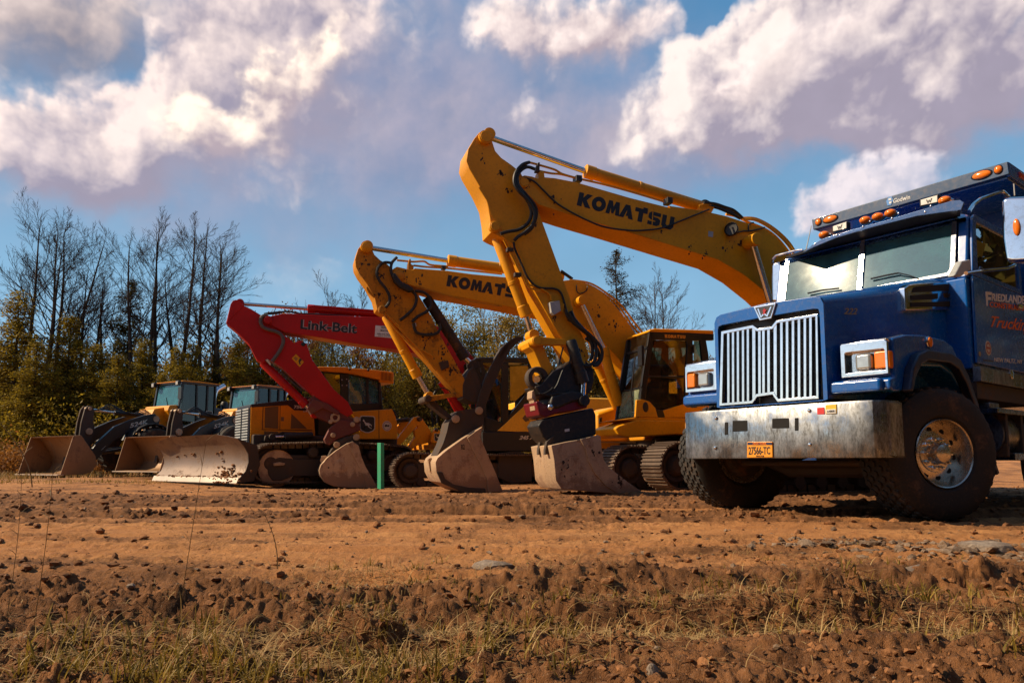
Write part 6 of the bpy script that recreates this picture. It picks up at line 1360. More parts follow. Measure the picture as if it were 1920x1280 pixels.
# ------------------------------------------------------------------ wheel loaders
M_TYRE2 = paint('dusty loader tyre', (.024,.019,.015), .85, dirt=.7, dcol=(.11,.06,.032), bumpd=.004)
M_BKT = paint('ochre brown bucket steel', (.27,.145,.065), .5, metal=.25, dirt=.55, dcol=(.15,.08,.04), bumpd=.002)
def make_loader(L, first):
    root = empty('wheel_loader', L.W(3, 1.25, 0), 'wheel loader with dark cab and bright teal windscreen, farthest left behind its lowered bucket' if first else 'wheel loader mostly hidden behind the bulldozer, showing an orange roof and square bucket', 'loader', 'wheel loaders')
    # bucket: curved shell and two end plates
    prof = [(.06,0),(.30,.02),(.70,.02),(.95,.10),(1.07,.32),(1.03,.56),(.74,.95),(.575,1.17),(.36,1.15)]
    rings = [[L.W(x, y, z) for x, z in prof] + [L.W(x + (.03 if x < .9 else -.03), y, z + (.03 if z < .5 else -.03)) for x, z in reversed(prof)] for y in (.02, 2.5)]
    mb = MB(); mb.loft(rings); bk = mb.build('bucket', M_BKT, root, ang=40)
    for y in (0.0, 2.5): mb = MB(); mb.poly([L.W(x, y, z) for x, z in prof], L.Y*.03); mb.build('end_plate', M_BKT, bk, bevel=.008)
    mb = MB(); mb.box(L, -.02, .16, -.01, 2.54, -.004, .028); mb.build('cutting_edge', paint('bright lip', (.40,.31,.23), .45, metal=.4, dirt=.25), bk, bevel=.004)
    mb = MB()
    for y in (.7, 1.62): mb.poly([L.W(x, y, z) for x, z in ((.95,.3),(1.25,.35),(1.32,.75),(1.0,1.1),(.72,.98),(1.0,.6))], L.Y*.16)
    mb.build('bucket_hinge', M_STEELD, bk, bevel=.02)
    M_ARM = plain('loader arm black', (.018,.016,.016), .4)
    # lift arms
    arm = [(1.05,.28),(1.2,.20),(1.4,.45),(1.9,1.05),(2.4,1.35),(3.0,1.50),(3.35,1.62),(3.40,1.80),(3.2,1.98),(2.9,1.92),(2.4,1.74),(1.9,1.50),(1.35,.95),(1.1,.50)]
    for y in (.62, 1.72):
        mb = MB(); mb.poly([L.W(x, y, z) for x, z in arm], L.Y*.14); a = mb.build('lift_arm', M_ARM, root, bevel=.02)
        mb = MB(); mb.lathe(L.W(1.2, y-.02, .38), L.Y, [(.10,0),(.10,.18)], 18); mb.lathe(L.W(3.25, y-.02, 1.8), L.Y, [(.11,0),(.11,.18)], 18); mb.build('arm_pins', M_STEEL, a)
        if y < 1: lettering(L, a, '524K', [(2.38,y,1.47),(2.98,y,1.63),(2.98,y,1.79),(2.40,y,1.62)], 1, y, M_CREAM, -.005, bold=.03)
        if y < 1: lettering(L, a, '/', [(1.5,y,.74),(1.62,y,.83),(1.66,y,.9),(1.54,y,.8)], 1, y, M_CREAM, -.003)
    # Z-bar: upright lever and tilt ram
    lev = [(1.10,.85),(1.05,1.2),(1.08,1.6),(1.16,2.0),(1.25,2.13),(1.38,2.12),(1.46,2.0),(1.44,1.7),(1.50,1.4),(1.42,1.05),(1.25,.72)]
    mb = MB()
    for y in (1.02, 1.26): mb.poly([L.W(x, y, z) for x, z in lev], L.Y*.07)
    mb.poly([L.W(x, 1.1, z) for x, z in ((1.2,1.2),(1.4,1.2),(1.4,1.5),(1.2,1.5))], L.Y*.18); zb = mb.build('tilt_lever', M_STEELD, root, bevel=.015)
    mb = MB(); mb.lathe(L.W(1.32,.98,1.33), L.Y, [(.10,0),(.11,.01),(.11,.39)], 18); mb.build('lever_pin', M_STEEL, zb); mb = MB(); mb.lathe(L.W(1.30,.98,2.04), L.Y, [(.06,0),(.06,.39)], 14); mb.build('lever_pin', M_STEEL, zb)
    mb = MB(); A, B_ = L.W(1.34,1.18,2.03), L.W(3.3,1.18,1.88); d = B_-A; mb.cyl(A+d*.42, B_, .085, .085, 16); tr = mb.build('tilt_ram', M_BLACK, root); mb = MB(); mb.cyl(A, A+d*.45, .045, .045, 12); mb.build('piston_rod', M_ROD, tr)
    mb = MB(); mb.bar(L.W(1.25,1.18,.8), L.W(.85,1.18,.75), .12, .14); mb.build('bucket_link', M_STEELD, root, bevel=.02)
    for y in (.86, 1.56):
        mb = MB(); mb.tube([L.W(1.55,y,.66), L.W(3.2,y,.95)], .06, 12); mb.build('lift_ram', M_BLACK, root)
    for k in range(4): hose_pts = spline([L.W(1.4+.1*k,1.05+.08*k,2.0), L.W(2.1,1.0+.1*k,2.05+.06*k), L.W(2.7,.95+.12*k,1.95), L.W(3.2,.95+.12*k,2.0+.04*k), L.W(3.6,1+.1*k,2.1)]); mb = MB(); mb.tube(hose_pts, .020, 6); mb.build('hose', M_RUBBER, root)
    # front frame, head lamps, mudguards
    mb = MB(); mb.poly([L.W(x, .82, z) for x, z in ((2.5,.65),(3.9,.65),(3.95,1.5),(3.75,2.25),(3.3,2.15),(3.0,1.5))], L.Y*.86); ff = mb.build('front_frame', M_YEL_D, root, bevel=.03)
    for y in (.25, 1.75):
        mb = MB(); cy = y+.25; mg = []
        for t in range(9):
            th = R(20+140*t/8); mg.append((3.0-math.cos(th)*.86, .78+math.sin(th)*.86))
        inner = [(3.0+(x-3.0)*.95, .78+(z-.78)*.95) for x, z in mg]
        mb.poly([L.W(x, y, z) for x, z in mg+inner[::-1]], L.Y*.5); mb.build('mudguard', M_ARM, root, bevel=.01)
    def tyre(x, y):
        mb = MB(); mb.lathe(L.W(x, y, .76), L.Y, [(.40,-.20),(.55,-.27),(.70,-.26),(.76,-.20),(.765,0),(.76,.20),(.70,.26),(.55,.27),(.40,.20)], 44); w = mb.build('wheel', M_TYRE2, root)
        mb = MB()
        for k in range(22):
            a = 2*math.pi*k/22
            for s in (-1, 1):
                th = a + (.14 if s > 0 else 0); q = lambda yy, r, da: L.W(x+math.cos(th+da)*r, y+yy, .76+math.sin(th+da)*r)
                mb.add([q(s*.02,.75,0),q(s*.25,.73,.17),q(s*.25,.73,.27),q(s*.02,.75,.09),q(s*.02,.80,0),q(s*.25,.775,.17),q(s*.25,.775,.27),q(s*.02,.80,.09)], [(0,1,2,3),(4,7,6,5),(0,4,5,1),(1,5,6,2),(2,6,7,3),(3,7,4,0)])
        mb.build('tread_lugs', M_TYRE2, w, ang=20)
        mb = MB(); mb.lathe(L.W(x, y, .76), L.Y*(-1 if y < 1.25 else 1), [(.41,.19),(.39,.21),(.36,.10),(.2,.06),(.18,.12),(.02,.13)], 28); mb.build('rim', M_YEL_D, w)
    for x in (3.0, 6.0):
        for y in (.30, 2.20): tyre(x, y)
    # cab
    ys, yf = .5, 2.0
    tf = (4.10, 3.16); bf = (4.12, 1.66); tr_ = (5.36, 3.14); br = (5.34, 1.60)
    P = lambda q, y: L.W(q[0], y, q[1])
    mb = MB(); mb.box(L, 4.05, 5.42, ys, yf, 1.25, 1.66); cab = mb.build('cab', M_FRAME, root, bevel=.03)
    for nm, pts in (('post', [((4.10,3.16),(3.92,1.70)), ((4.62,3.16),(4.66,1.62)), ((5.05,3.16),(5.05,1.62)), ((5.36,3.14),(5.36,1.60))]),):
        for a, b in pts:
            for y in (ys+.04, yf-.04): mb = MB(); mb.bar(P(a, y), P(b, y), .07, .09, L.Y); mb.build(nm, M_FRAME, cab, bevel=.012)
    mb = MB()
    for (x0, x1) in ((4.0,5.48),):
        mb.poly([L.W(x, ys-.10, z) for x, z in ((3.96,3.125),(4.05,3.155),(4.6,3.18),(5.3,3.155),(5.5,3.135),(5.5,3.12),(3.98,3.115))], L.Y*(yf-ys+.2))
    rf = mb.build('cab_roof', M_YEL_D if first else paint('orange roof paint', (.60,.20,.012), .4, dirt=.2), cab, bevel=.03)
    mb = MB(); mb.box(L, 4.02, 5.46, ys-.06, yf+.06, 3.06, 3.125); mb.build('roof_trim', M_FRAME, rf, bevel=.01)
    quadglass(cab, P((4.09,3.05), ys+.06), P((3.93,1.75), ys+.06), P((3.93,1.75), yf-.06), P((4.09,3.05), yf-.06), M_GLASST2)
    for (a, b) in ((4.15,4.60),(4.68,5.02),(5.08,5.33)):
        q = [(a,3.05),(b,3.05),(b,1.75),(a-.1 if a < 4.2 else a,1.75)]
        mb = MB(); mb.poly([L.W(x, ys+.04, z) for x, z in q], L.Y*.008); mb.build('window', M_GLASSK, cab)
        mb = MB(); mb.poly([L.W(x, yf-.05, z) for x, z in q], L.Y*.008); mb.build('window', M_GLASS, cab)
    mb = MB(); mb.box(L, 4.66, 5.38, ys-.02, ys+.03, 1.3, 2.02); mb.build('door_lower', M_FRAME, cab, bevel=.01)
    operator_seat(L, cab, 4.8, 1.25, 1.8)
    mb = MB(); mb.poly([L.W(4.80,ys+.06,2.36),L.W(4.93,ys+.06,2.62),L.W(5.02,ys+.06,2.40),L.W(4.95,ys+.06,2.12)], L.Y*.004); mb.build('reflective_sign', plain('pale green sign', (.42,.58,.36), .4), cab)
    if first: deer(L, cab, b4(1237,520), .24, 1, ys-.02, -.006, badge=True)
    for y in (ys+.05, yf-.05):
        mb = MB(); mb.box(L, 3.88, 4.0, y-.09, y+.09, 2.98, 3.14); lp = mb.build('work_lamp', M_FRAME, rf, bevel=.02); mb = MB(); mb.box(L, 3.87, 3.885, y-.06, y+.06, 3.0, 3.11); mb.build('lamp_lens', M_GREY_LT, lp)
    mb = MB(); mb.tube([L.W(4.0,ys-.05,3.1), L.W(3.85,ys-.25,3.0), L.W(3.85,ys-.25,2.6)], .02, 6); mb.box(L, 3.8, 3.88, ys-.34, ys-.16, 2.5, 2.9); mb.build('mirror', M_FRAME, cab)
    mb = MB(); mb.tube([P((3.95,2.0), 1.0), P((4.03,2.6), 1.35)], .015, 5); mb.build('wiper', M_FRAME, cab)
    fr2 = [(4.0,1.68),(3.75,1.75),(3.60,2.10),(3.66,2.28),(3.95,2.32),(4.02,2.0)]
    mb = MB(); mb.poly([L.W(x, .55, z) for x, z in fr2], L.Y*1.4); mb.build('cab_front_cowl', M_YEL_D, cab, bevel=.03)
    mb = MB(); mb.poly([L.W(3.72,.53,1.40),L.W(3.98,.53,1.40),L.W(3.98,.53,1.75),L.W(3.72,.53,1.75)], L.Y*.02); mb.build('warning_decal', M_CREAM, cab)
    # rear hood
    mb = MB(); mb.poly([L.W(x, .62, z) for x, z in ((5.45,1.1),(7.3,1.1),(7.4,1.9),(7.1,2.18),(5.45,2.32))], L.Y*1.26); hd = mb.build('engine_hood', plain('hood dark blue black', (.018,.020,.032), .4), root, bevel=.05)
    lettering(L, hd, 'DEERE', [(5.72,.62,1.86),(6.75,.62,1.86),(6.75,.62,2.08),(5.72,.62,2.08)], 1, .62, M_CREAM, -.006, bold=.04)
    mb = MB(); mb.tube(spline([L.W(5.55,.85,2.25), L.W(5.56,.85,2.7), L.W(5.66,.85,2.98), L.W(5.95,.85,3.16)]), .095, 14); mb.build('exhaust', M_CHROME, hd)
    mb = MB(); mb.lathe(L.W(6.1,1.0,2.2), L.Z, [(.14,0),(.14,.35),(.10,.42),(.02,.43)], 18); mb.build('air_cleaner', M_BLACK, hd)
    mb = MB(); mb.box(L, 3.6, 7.0, .75, 1.75, .55, 1.1); mb.build('rear_frame', M_STEELD, root, bevel=.04)
    return root
M_GLASSK = glass('smoked glass', (.16,.18,.17), .01, .45, (.06,.10,.11), .03, .12)
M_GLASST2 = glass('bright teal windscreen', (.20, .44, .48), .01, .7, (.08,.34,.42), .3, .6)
make_loader(Frame(-13.87, 22.15, .122, 58, 1.07), True)
make_loader(Frame(-9.99, 20.43, .244, 58, .9), False)

# ------------------------------------------------------------------ green marker stake
def make_stake():
    d = ray(714, 917); t = (gz(-3.1, 16.8) - CAMH)/d.z; t = 15.6/d.y
    x, y = d.x*t, d.y*t; z = gz(x, y); S = Frame(x, y, z, -35); h = 85/FPX*y
    mb = MB(); n = 5
    mb.loft([[S.W(a*.055 - .03*q, b*.05, h*1.05*q - .05) for a, b in ((-1,-1),(1,-1),(1,1),(-1,1))] for q in (0, .5, 1)])
    mb.build('marker_stake', paint('green stake paint', (.015, .30, .14), .55, dirt=.12, streak=True), bevel=.006, loc=(x, y, z), label='bright green wooden marker stake driven into the dirt before the red excavator bucket', category='stake')
make_stake()
# ------------------------------------------------------------------ trees
def bark(name, c1, c2):
    m, g, b = newmat(name); p = g.n('ShaderNodeNewGeometry').outputs['Position']
    n = g.noise(g.vm('MULTIPLY', p, (3, 3, .6)), 2.5, 5, .65)
    g.lk(g.mix(g.ramp(n, .35, .7), c1, c2), b.inputs['Base Color']); b.inputs['Roughness'].default_value = .95; b.inputs['Specular IOR Level'].default_value = .15
    return m
M_BARK = bark('grey brown bark', (.030, .022, .017), (.075, .055, .042))
M_TWIG = bark('dark twigs', (.028, .019, .015), (.060, .042, .032))
M_PALE = bark('pale bark', (.13, .10, .075), (.24, .19, .14))
M_HEM = leaf_material('hemlock needles', (.065, .060, .007), (.40, .27, .024), .55, .7, .45)
M_HEM2 = leaf_material('dark pine needles', (.032, .033, .007), (.16, .125, .020), .5, .7, .35)
M_OAK = leaf_material('dry brown leaves', (.12, .045, .010), (.36, .15, .028), .5, .7, .4)
M_OLIVE = leaf_material('olive autumn leaves', (.085, .060, .010), (.38, .235, .032), .5, .7, .4)
class Wood:
    """collects tapered tubes as arrays"""
    def __init__(s): s.V = []; s.F = []; s.n = 0; s.tips = []
    def tube(s, P, r0, r1, k=4):
        P = np.asarray(P, float); m = len(P); t = np.gradient(P, axis=0); t /= np.linalg.norm(t, axis=1)[:, None] + 1e-9
        up = np.array([.31, .95, .05]) if abs(t[0][2]) > .6 else np.array([0, 0, 1.]); a = np.cross(t, up); a /= np.linalg.norm(a, axis=1)[:, None] + 1e-9; b = np.cross(a, t)
        r = np.linspace(r0, r1, m)[:, None, None]; th = 2*np.pi*np.arange(k)/k
        ring = P[:, None] + r*(a[:, None]*np.cos(th)[None, :, None] + b[:, None]*np.sin(th)[None, :, None])
        s.V.append(ring.reshape(-1, 3)); i = np.arange(m-1)[:, None]*k + np.arange(k)[None] + s.n; j = np.arange(m-1)[:, None]*k + (np.arange(k)[None]+1) % k + s.n
        s.F.append(np.stack([i, j, j+k, i+k], -1).reshape(-1, 4)); s.n += m*k
    def mesh(s, name, mat, parent): return fast_mesh(name, np.concatenate(s.V), np.concatenate(s.F), mat, parent, smooth=True)
def grow(w, rng, p, d, L, r, depth, up=.25, maxd=3, minr=.009, kids=(9, 6, 4), wander=.10, spread=(30, 58), start=.25):
    n = max(4, int(L/ (.5 if depth else .9)) + 2); n = min(n, 12); P = [p]; dirs = []
    for i in range(n):
        d = d + rng.normal(0, wander, 3) + np.array([0, 0, up*(.10 if depth else .02)]); d = d/np.linalg.norm(d)
        p = p + d*L/n; P.append(p); dirs.append(d)
    w.tube(P, r, max(minr*.6, r*(.22 if depth < maxd else .4)), 7 if depth == 0 else (4 if depth == 1 else 3))
    if depth >= maxd: w.tips.append(P[-1]); w.tips.append(P[len(P)//2]); return P
    for k in range(kids[depth]):
        f = start + (1-start)*(k + rng.uniform(0, 1))/kids[depth]; i = min(n-1, int(f*n)); q = P[i] + (P[i+1]-P[i])*(f*n-i)
        ax = dirs[i]; a = rng.uniform(0, 2*np.pi); u = np.cross(ax, [.3, .2, 1]); u /= np.linalg.norm(u) + 1e-9; v = np.cross(ax, u)
        s = R(rng.uniform(*spread)); nd = ax*np.cos(s) + (u*np.cos(a) + v*np.sin(a))*np.sin(s)
        ll = L*(.50 if depth == 0 else .48)*(1.12-.62*f)*rng.uniform(.7, 1.2)
        grow(w, rng, q, nd, ll, max(minr, r*(.42 if depth == 0 else .55)*(1.1-.6*f)), depth+1, up*2.2, maxd, minr, kids, wander*1.15, (22, 50), .2)
    return P
def bare_tree_mesh(seed, H, stems=((0, 0),), kids=(12, 6, 4), r=.17, start=.35, lean=.05, minr=.009, spread=(30, 56)):
    rng = np.random.default_rng(seed); trunk, crown = Wood(), Wood()
    for (lx, ly) in stems:
        h = H*rng.uniform(.86, 1.0); d = np.array([lx, ly, 1.0]); d /= np.linalg.norm(d); P = [np.array([lx*.8, ly*.8, -.3])]; n = 14; dirs = []
        for i in range(n): d = d + rng.normal(0, .030, 3) + np.array([-lx*.02, 0, .03]); d /= np.linalg.norm(d); P.append(P[-1]+d*h/n); dirs.append(d)
        trunk.tube(P, r*rng.uniform(.8, 1.1), .03, 8)
        for k in range(kids[0]):
            f = start + (.97-start)*((k+rng.uniform(0, 1))/kids[0])**.9; i = min(n-1, int(f*n)); q = P[i] + (P[i+1]-P[i])*(f*n-i); ax = dirs[i]
            a = rng.uniform(0, 6.28); s = R(rng.uniform(*spread)); nd = ax*np.cos(s) + np.array([np.cos(a), np.sin(a), 0])*np.sin(s)
            grow(crown, rng, q, nd, h*.40*(1.12-.72*f)*rng.uniform(.7, 1.25), max(minr, r*.42*(1.12-f)), 1, .16, 3, minr, (0,)+kids[1:], .05, (18, 40), .2)
        grow(crown, rng, P[-1], dirs[-1], h*.08, .03, 2, .3, 3, minr, (0,)+kids[1:], .1)
    return trunk, crown
def leaf_quads(pts, rng, size, n_per, spread, flat=0.0):
    pts = np.asarray(pts); c = np.repeat(pts, n_per, 0); c = c + rng.normal(0, spread, c.shape); n = len(c)
    a = rng.normal(0, 1, (n, 3)); a[:, 2] *= (1-flat); a /= np.linalg.norm(a, axis=1)[:, None]; b = rng.normal(0, 1, (n, 3)); b[:, 2] *= (1-flat); b -= a*(a*b).sum(1)[:, None]; b /= np.linalg.norm(b, axis=1)[:, None] + 1e-9
    s = size*rng.uniform(.6, 1.35, (n, 1)); V = np.stack([c-a*s, c+b*s*.55, c+a*s, c-b*s*.55], 1).reshape(-1, 3)
    return V, np.arange(n*4).reshape(-1, 4)
def conifer_parts(seed, H, rad, dens=1.0, droop=.25, base=.06, sparse=0.0, size=.10, top=1.0):
    rng = np.random.default_rng(seed); trunk, br = Wood(), Wood(); P = [np.array([rng.normal(0, .03)*i/8, rng.normal(0, .03)*i/8, -.3 + (H+.3)*i/8]) for i in range(9)]
    trunk.tube(P, .045+H*.011, .02, 8); pts = []
    z = H*base
    while z < H*.985:
        f = z/H; k = int(rng.integers(4, 8))
        for j in range(k):
            if rng.uniform() < sparse: continue
            a = rng.uniform(0, 6.28); L = (1 + .35*math.sin(z*2.9+seed))*rad*(1-f)**.72*rng.uniform(.55, 1.15)*(1 if f > .12 else .8) + .12; dr = droop*rng.uniform(.3, 1.4)
            m = 7; t = np.linspace(0, 1, m)[:, None]; d = np.array([np.cos(a), np.sin(a), .25*(f)])
            Q = np.array([0, 0, z]) + d*L*t + np.array([0, 0, -1])*dr*L*t**2*.9 + rng.normal(0, .02, (m, 3))*t
            br.tube(Q, .012+.012*L, .006, 3)
            nb = max(3, int(L*7*dens)); tt = rng.uniform(.15, 1.0, nb)[:, None]; q = np.array([0, 0, z]) + d*L*tt + np.array([0, 0, -1])*dr*L*tt**2*.9
            side = np.array([-np.sin(a), np.cos(a), 0]); q = q + side*(rng.normal(0, .20, (nb, 1))*L*(1.05-tt*.8)) + rng.normal(0, .04, (nb, 3)); pts.append(q)
        z += H*rng.uniform(.018, .032)
    V, F = leaf_quads(np.concatenate(pts), rng, size*.52, 10, size*.95, .78)
    return trunk, br, V, F
def plant_tree(name, x, y, label, cat, trunk, crown_parts, mat_t=None, group=None, tw=None):
    z = gz(x, y); root = empty(name, (x, y, z), label, cat, group)
    trunk.mesh('trunk', mat_t or M_BARK, root)
    for nm, obj in crown_parts:
        if isinstance(obj, Wood):
            if obj.n: obj.mesh(nm, tw or M_TWIG, root)
        else: fast_mesh(nm, obj[0], obj[1], obj[2], root)
    return root
def copy_tree(src, x, y, rz, s, label, group=None):
    r = src.copy(); C.objects.link(r); r.location = (x, y, gz(x, y)); r.rotation_euler = (0, 0, rz); r.scale = (s, s, s); r['label'] = label
    if group: r['group'] = group
    for ch in src.children: c = ch.copy(); C.objects.link(c); c.parent = r
    return r
def spot(px_, depth): return ((px_-960)/FPX*depth, depth)
def height_for(py, depth, base=0.0): return (868-py)/FPX*depth + CAMH - base
GB = 'bare trees at the edge of the lot'; GC = 'conifers at the edge of the lot'; GL = 'leafy autumn trees behind the machines'
def make_trees():
    # tall bare trees, one by one
    B = [(62,46,398,((-.10,0),(.05,.05),(.13,-.03)),21,'many stemmed bare tree with a broad fan of twigs, leftmost tall tree'),
         (98,49,388,((0,0),(.06,.1)),22,'slender bare tree just right of the leftmost fan shaped one'),
         (150,47,500,((-.05,0),(.08,0)),23,'lower dark bare tree between the two groups of tall bare trees'),
         (186,50,520,((.02,0),),24,'short thin bare tree left of the leaning tall trunks'),
         (262,46,392,((-.16,0),),25,'tall bare tree whose trunk leans left above the loader cab'),
         (285,47,385,((0,.05),(-.06,0)),26,'tallest straight bare tree above the leftmost loader cab'),
         (312,46,398,((.08,0),),27,'tall bare tree leaning slightly right, between the tallest one and the right pair'),
         (378,48,412,((-.06,0),),28,'tall bare tree with forked trunk, left one of the pair beside the red stick'),
         (408,47,408,((.0,0),(-.08,.06)),29,'tall bare tree nearest to the tip of the red stick'),
         (345,50,470,((.02,0),(-.1,0)),30,'thin medium bare tree among the tall group above the loader')]
    for px_, dp, top, stems, seed, lab in B:
        H = height_for(top, dp, gz(*spot(px_, dp))); tr, cr = bare_tree_mesh(seed, H, stems, kids=(15, 9, 6), r=.19, start=.42)
        plant_tree('bare_tree', *spot(px_, dp), lab, 'tree', tr, [('crown', cr)], group=GB)
    # bare trees behind the booms
    small = []
    for i, (px_, dp, top, lab) in enumerate([(462,56,585,'thin bare tree rising just right of the red stick tip'),(570,58,560,'thin bare tree above the red boom lettering'),(655,56,528,'round topped bare tree between the red ram and the second yellow stick'),(705,60,560,'bare tree hidden behind the second yellow stick'),
             (1232,52,532,'spreading bare tree right of the tall larch, above the excavator cab'),(1204,54,548,'thin bare tree squeezed between the larch and the spreading bare tree'),(520,57,610,'small bare tree under the red boom near its lettering'),(800,58,540,'bare tree showing below the second yellow boom'),(610,54,600,'dark straight bare tree below the red boom'),(905,55,560,'pale limbed bare tree among brown leaves above the thumb')]):
        H = height_for(top, dp, gz(*spot(px_, dp))); tr, cr = bare_tree_mesh(60+i, H, ((0, 0),) if i % 2 else ((-.05, 0), (.07, .03)), kids=(20, 9, 6), r=.12, start=.22, minr=.011, spread=(30, 58))
        pale = i == 9
        plant_tree('bare_tree', *spot(px_, dp), lab, 'tree', tr, [('crown', cr)], M_PALE if pale else None, GB, M_PALE if pale else None)
    # hemlocks at the left edge
    srcs = []
    for i, (H, rad, dens, mat, sz) in enumerate([(9.5,3.3,.95,M_HEM,.15),(8.0,3.0,.95,M_HEM,.15),(11.5,3.0,.9,M_HEM2,.16)]):
        tr, br, V, F = conifer_parts(40+i, H, rad, dens, size=sz); x, y = spot((20, 120, 232)[i], (42, 43, 49)[i])
        srcs.append((plant_tree('hemlock', x, y, ('bushy hemlock at the very left edge of the picture', 'golden green hemlock standing under the leftmost bare trees', 'darker pine poking up between the two groups of tall bare trees')[i], 'tree', tr, [('branches', br), ('needles', (V, F, mat))], group=GC), H))
    for k, px_, dp, top, rz, lab in [(1,60,40,640,1.0,'rounded hemlock behind the leftmost loader bucket'),(0,170,42,640,2.2,'broad golden hemlock behind the loader lift arms'),(1,215,41,665,.4,'low spreading hemlock left of the loader cab'),(0,262,44,630,3.3,'golden hemlock right behind the loader cab'),(1,325,43,650,5.0,'hemlock behind the roof of the leftmost loader'),(0,355,46,640,4.1,'hemlock behind the loader exhaust pipe'),
            (2,400,47,655,2.0,'dark pine left of the orange loader roof'),(1,440,46,640,1.7,'hemlock behind the orange roof of the second loader'),(0,490,50,625,.2,'hemlock under the red stick'),(2,20,47,600,.9,'taller dark pine at the left edge behind the bushy hemlock'),(2,135,47,628,4.4,'dark pine in the shade under the leftmost bare trees'),(1,95,40,700,3.0,'lowest hemlock in front of the shaded pines at left'),(1,300,41,700,2.7,'low hemlock just left of the loader cab top')]:
        H = height_for(top, dp, gz(*spot(px_, dp))); copy_tree(srcs[k][0], *spot(px_, dp), rz, H/srcs[k][1], lab, GC)
    # larch-like tree at the right, thin and see-through
    x, y = spot(1160, 48); H = height_for(478, 48); tr, br, V, F = conifer_parts(77, H, 3.9, 1.15, droop=-.02, base=.2, sparse=.12, size=.12)
    plant_tree('larch', x, y, 'tall thin conifer with see-through crown above the right boom bend', 'tree', tr, [('branches', br), ('needles', (V, F, leaf_material('thin larch needles', (.03,.026,.012), (.085,.060,.022), .5)))])
    # leafy autumn trees behind the machines
    ls = []
    for i, (mat, H) in enumerate([(M_OLIVE, 10.0), (M_OAK, 9.0), (M_HEM, 10.5)]):
        rng = np.random.default_rng(90+i); tr, cr = bare_tree_mesh(90+i, H, ((0, 0), (.12, .05)), kids=(10, 5, 3), r=.12, start=.15, minr=.014, spread=(30, 62))
        V, F = leaf_quads(np.array(cr.tips), rng, .085, 10, .36); px_, dp = ((930, 50), (500, 52), (860, 52))[i]; x, y = spot(px_, dp)
        ls.append((plant_tree('leafy_tree', x, y, ('olive brown leafy tree above the thumb, between the two yellow booms', 'rust coloured leafy tree behind the red stick', 'yellow green leafy tree left of the thumb')[i], 'tree', tr, [('crown', cr), ('leaves', (V, F, mat))], group=GL), H))
    for k, px_, dp, top, rz, lab in [(0,985,51,590,1.0,'leafy tree right of the thumb, beside the nearest stick'),(0,820,50,580,2.5,'leafy tree under the second yellow boom, left of the thumb'),(1,555,50,640,.6,'rusty leafy tree seen through the gap under the red boom'),(2,620,49,640,3.1,'yellow green tree behind the bulldozer cab'),(1,690,52,660,4.0,'rusty tree right of the bulldozer cab roof'),(2,745,50,650,2.0,'greenish tree between the bulldozer cab and the second stick'),(0,780,53,600,5.2,'olive tree behind the second yellow stick'),(1,430,51,640,1.1,'rust red tree left of the red stick tip'),(0,1075,49,600,.3,'olive tree behind the nearest excavator stick'),(2,1110,50,650,2.2,'green tree between the nearest stick and the cab'),(1,1130,52,690,3.7,'brown tree low behind the right boom foot'),(2,905,48,660,4.6,'low yellow green tree behind the thumb tip')]:
        H = height_for(top, dp, gz(*spot(px_, dp))); copy_tree(ls[k][0], *spot(px_, dp), rz, H/ls[k][1], lab, GL)
    # the wood behind, read as one mass: trunks, twigs and undergrowth
    rng = np.random.default_rng(6); w = Wood(); lv = []
    for i in range(250):
        y = rng.uniform(54, 74); x = rng.uniform(-.80, .36)*y; z = gz(x, y); H = rng.uniform(7.5, 11.5)*(1 if x < -6 else (.95 if x < 9 else .62))
        P = [np.array([x + rng.normal(0, .12)*j, y, z - .3 + H*j/6]) for j in range(7)]; w.tube(P, rng.uniform(.07, .16), .03, 5)
        for k in range(16):
            f = rng.uniform(.35, 1); q = P[min(5, int(f*6))]; a = rng.uniform(0, 6.28); L = H*.22*(1.2-f)*rng.uniform(.6, 1.3)
            d = np.array([np.cos(a)*.7, np.sin(a)*.7, .8]); Q = [q, q+d*L*.5, q+d*L+np.array([0, 0, .2*L])]; w.tube(Q, .03, .012, 3)
            for _ in range(3): s = q + d*L*rng.uniform(.3, 1); w.tube([s, s + (d + rng.normal(0, .5, 3))*L*.45], .016, .008, 3)
    o = w.mesh('far_wood', M_TWIG, None); o['kind'] = 'stuff'
    def under(n, y0, y1, x0, x1, zmax, mat, nm, size, seed):
        r = np.random.default_rng(seed); m = n; y = r.uniform(y0, y1, m); x = (x0 + (x1-x0)*r.uniform(0, 1, m))*y
        cl = np.clip(fbm(x*.25, y*.25, seed, 4)*1.3 + .6, .08, 1); z = ground_base(x, y) + np.abs(r.beta(1.1, 1.7, m))*zmax*cl
        V, F = leaf_quads(np.stack([x, y, z], 1), r, size*.62, 6, .34); ob = fast_mesh(nm, V, F, mat); ob['kind'] = 'stuff'
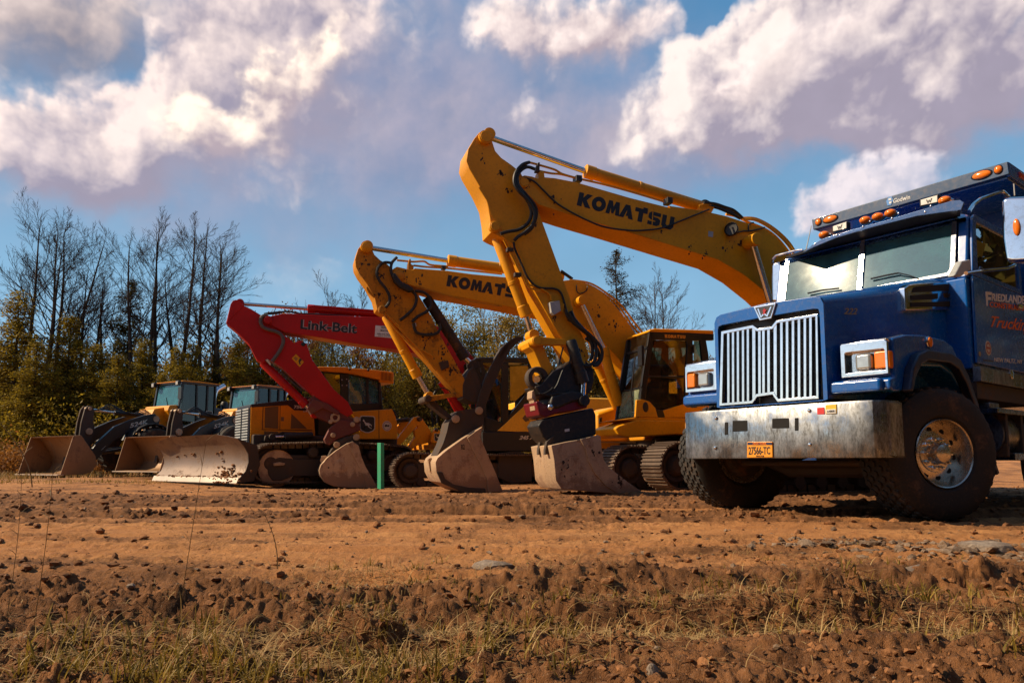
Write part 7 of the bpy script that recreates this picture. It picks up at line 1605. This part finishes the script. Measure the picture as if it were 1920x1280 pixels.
    under(21000, 50, 66, -.80, .32, 9.5, M_OLIVE, 'undergrowth', .19, 3); under(16000, 52, 70, -.80, .30, 8.5, M_HEM2, 'dark_undergrowth', .24, 4); under(8000, 50, 62, -.55, .30, 7.0, M_OAK, 'rusty_undergrowth', .17, 5)
    under(5200, 38, 46, -.80, -.30, 3.2, M_HEM, 'hemlock_undergrowth', .15, 6)
    under(5000, 27, 31, -.80, -.56, .95, M_OAK, 'brown_brush', .10, 8); under(7000, 40, 47, -.42, .25, 1.6, M_OLIVE, 'lot_edge_brush', .14, 9)
    # unseen trees added round the lot to darken reflections and cut sky fill
    n = 0; k = 0
    V, Fs = [], []; rng = np.random.default_rng(12); q = []
    for i in range(11000):
        a = R(rng.uniform(52, 252)); d = rng.uniform(25, 34); x, y = math.sin(a)*d, math.cos(a)*d
        q.append((x, y, rng.beta(1.2, 1.3)*(16.0 + 2.5*math.sin(a*9) + 1.5*math.sin(a*23))))
    V, F = leaf_quads(np.array(q), rng, .55, 3, .6); o = fast_mesh('unseen_shading_wood', V, F, M_HEM2); o['kind'] = 'stuff'
    # wooded ridge far behind
    rng = np.random.default_rng(15); xs = np.linspace(-60, 260, 420); V = []; Fq = []
    top = 46 + 7*np.sin(xs*.012+.5) + 2.2*fbm(xs*.05, xs*0+1, 3, 4) + 1.6*rng.uniform(0, 1, len(xs))
    for j, f in enumerate((0, .4, .75, 1.0)):
        for i, x in enumerate(xs): V.append((x, 300 + 70*f + 5*math.sin(x*.05+f*4), -2 + top[i]*f))
    n = len(xs)
    for j in range(3):
        for i in range(n-1): Fq.append((j*n+i, j*n+i+1, (j+1)*n+i+1, (j+1)*n+i))
    M_RIDGE = leaf_material('wooded hill', (.060,.036,.026), (.105,.062,.042), .12, .9, 0); o = fast_mesh('hill', V, Fq, M_RIDGE, smooth=False); o['kind'] = 'structure'
    q = []
    for i in range(5000):
        x = rng.uniform(40, 140); t = float(np.interp(x, xs, top)); f = rng.uniform(.55, 1.0); q.append((x, 300+70*f-1, -2+t*f+rng.uniform(0, 2.6)))
    V, F = leaf_quads(np.array(q), rng, .9, 2, .8); o = fast_mesh('hill_wood', V, F, M_RIDGE); o['kind'] = 'stuff'
make_trees()
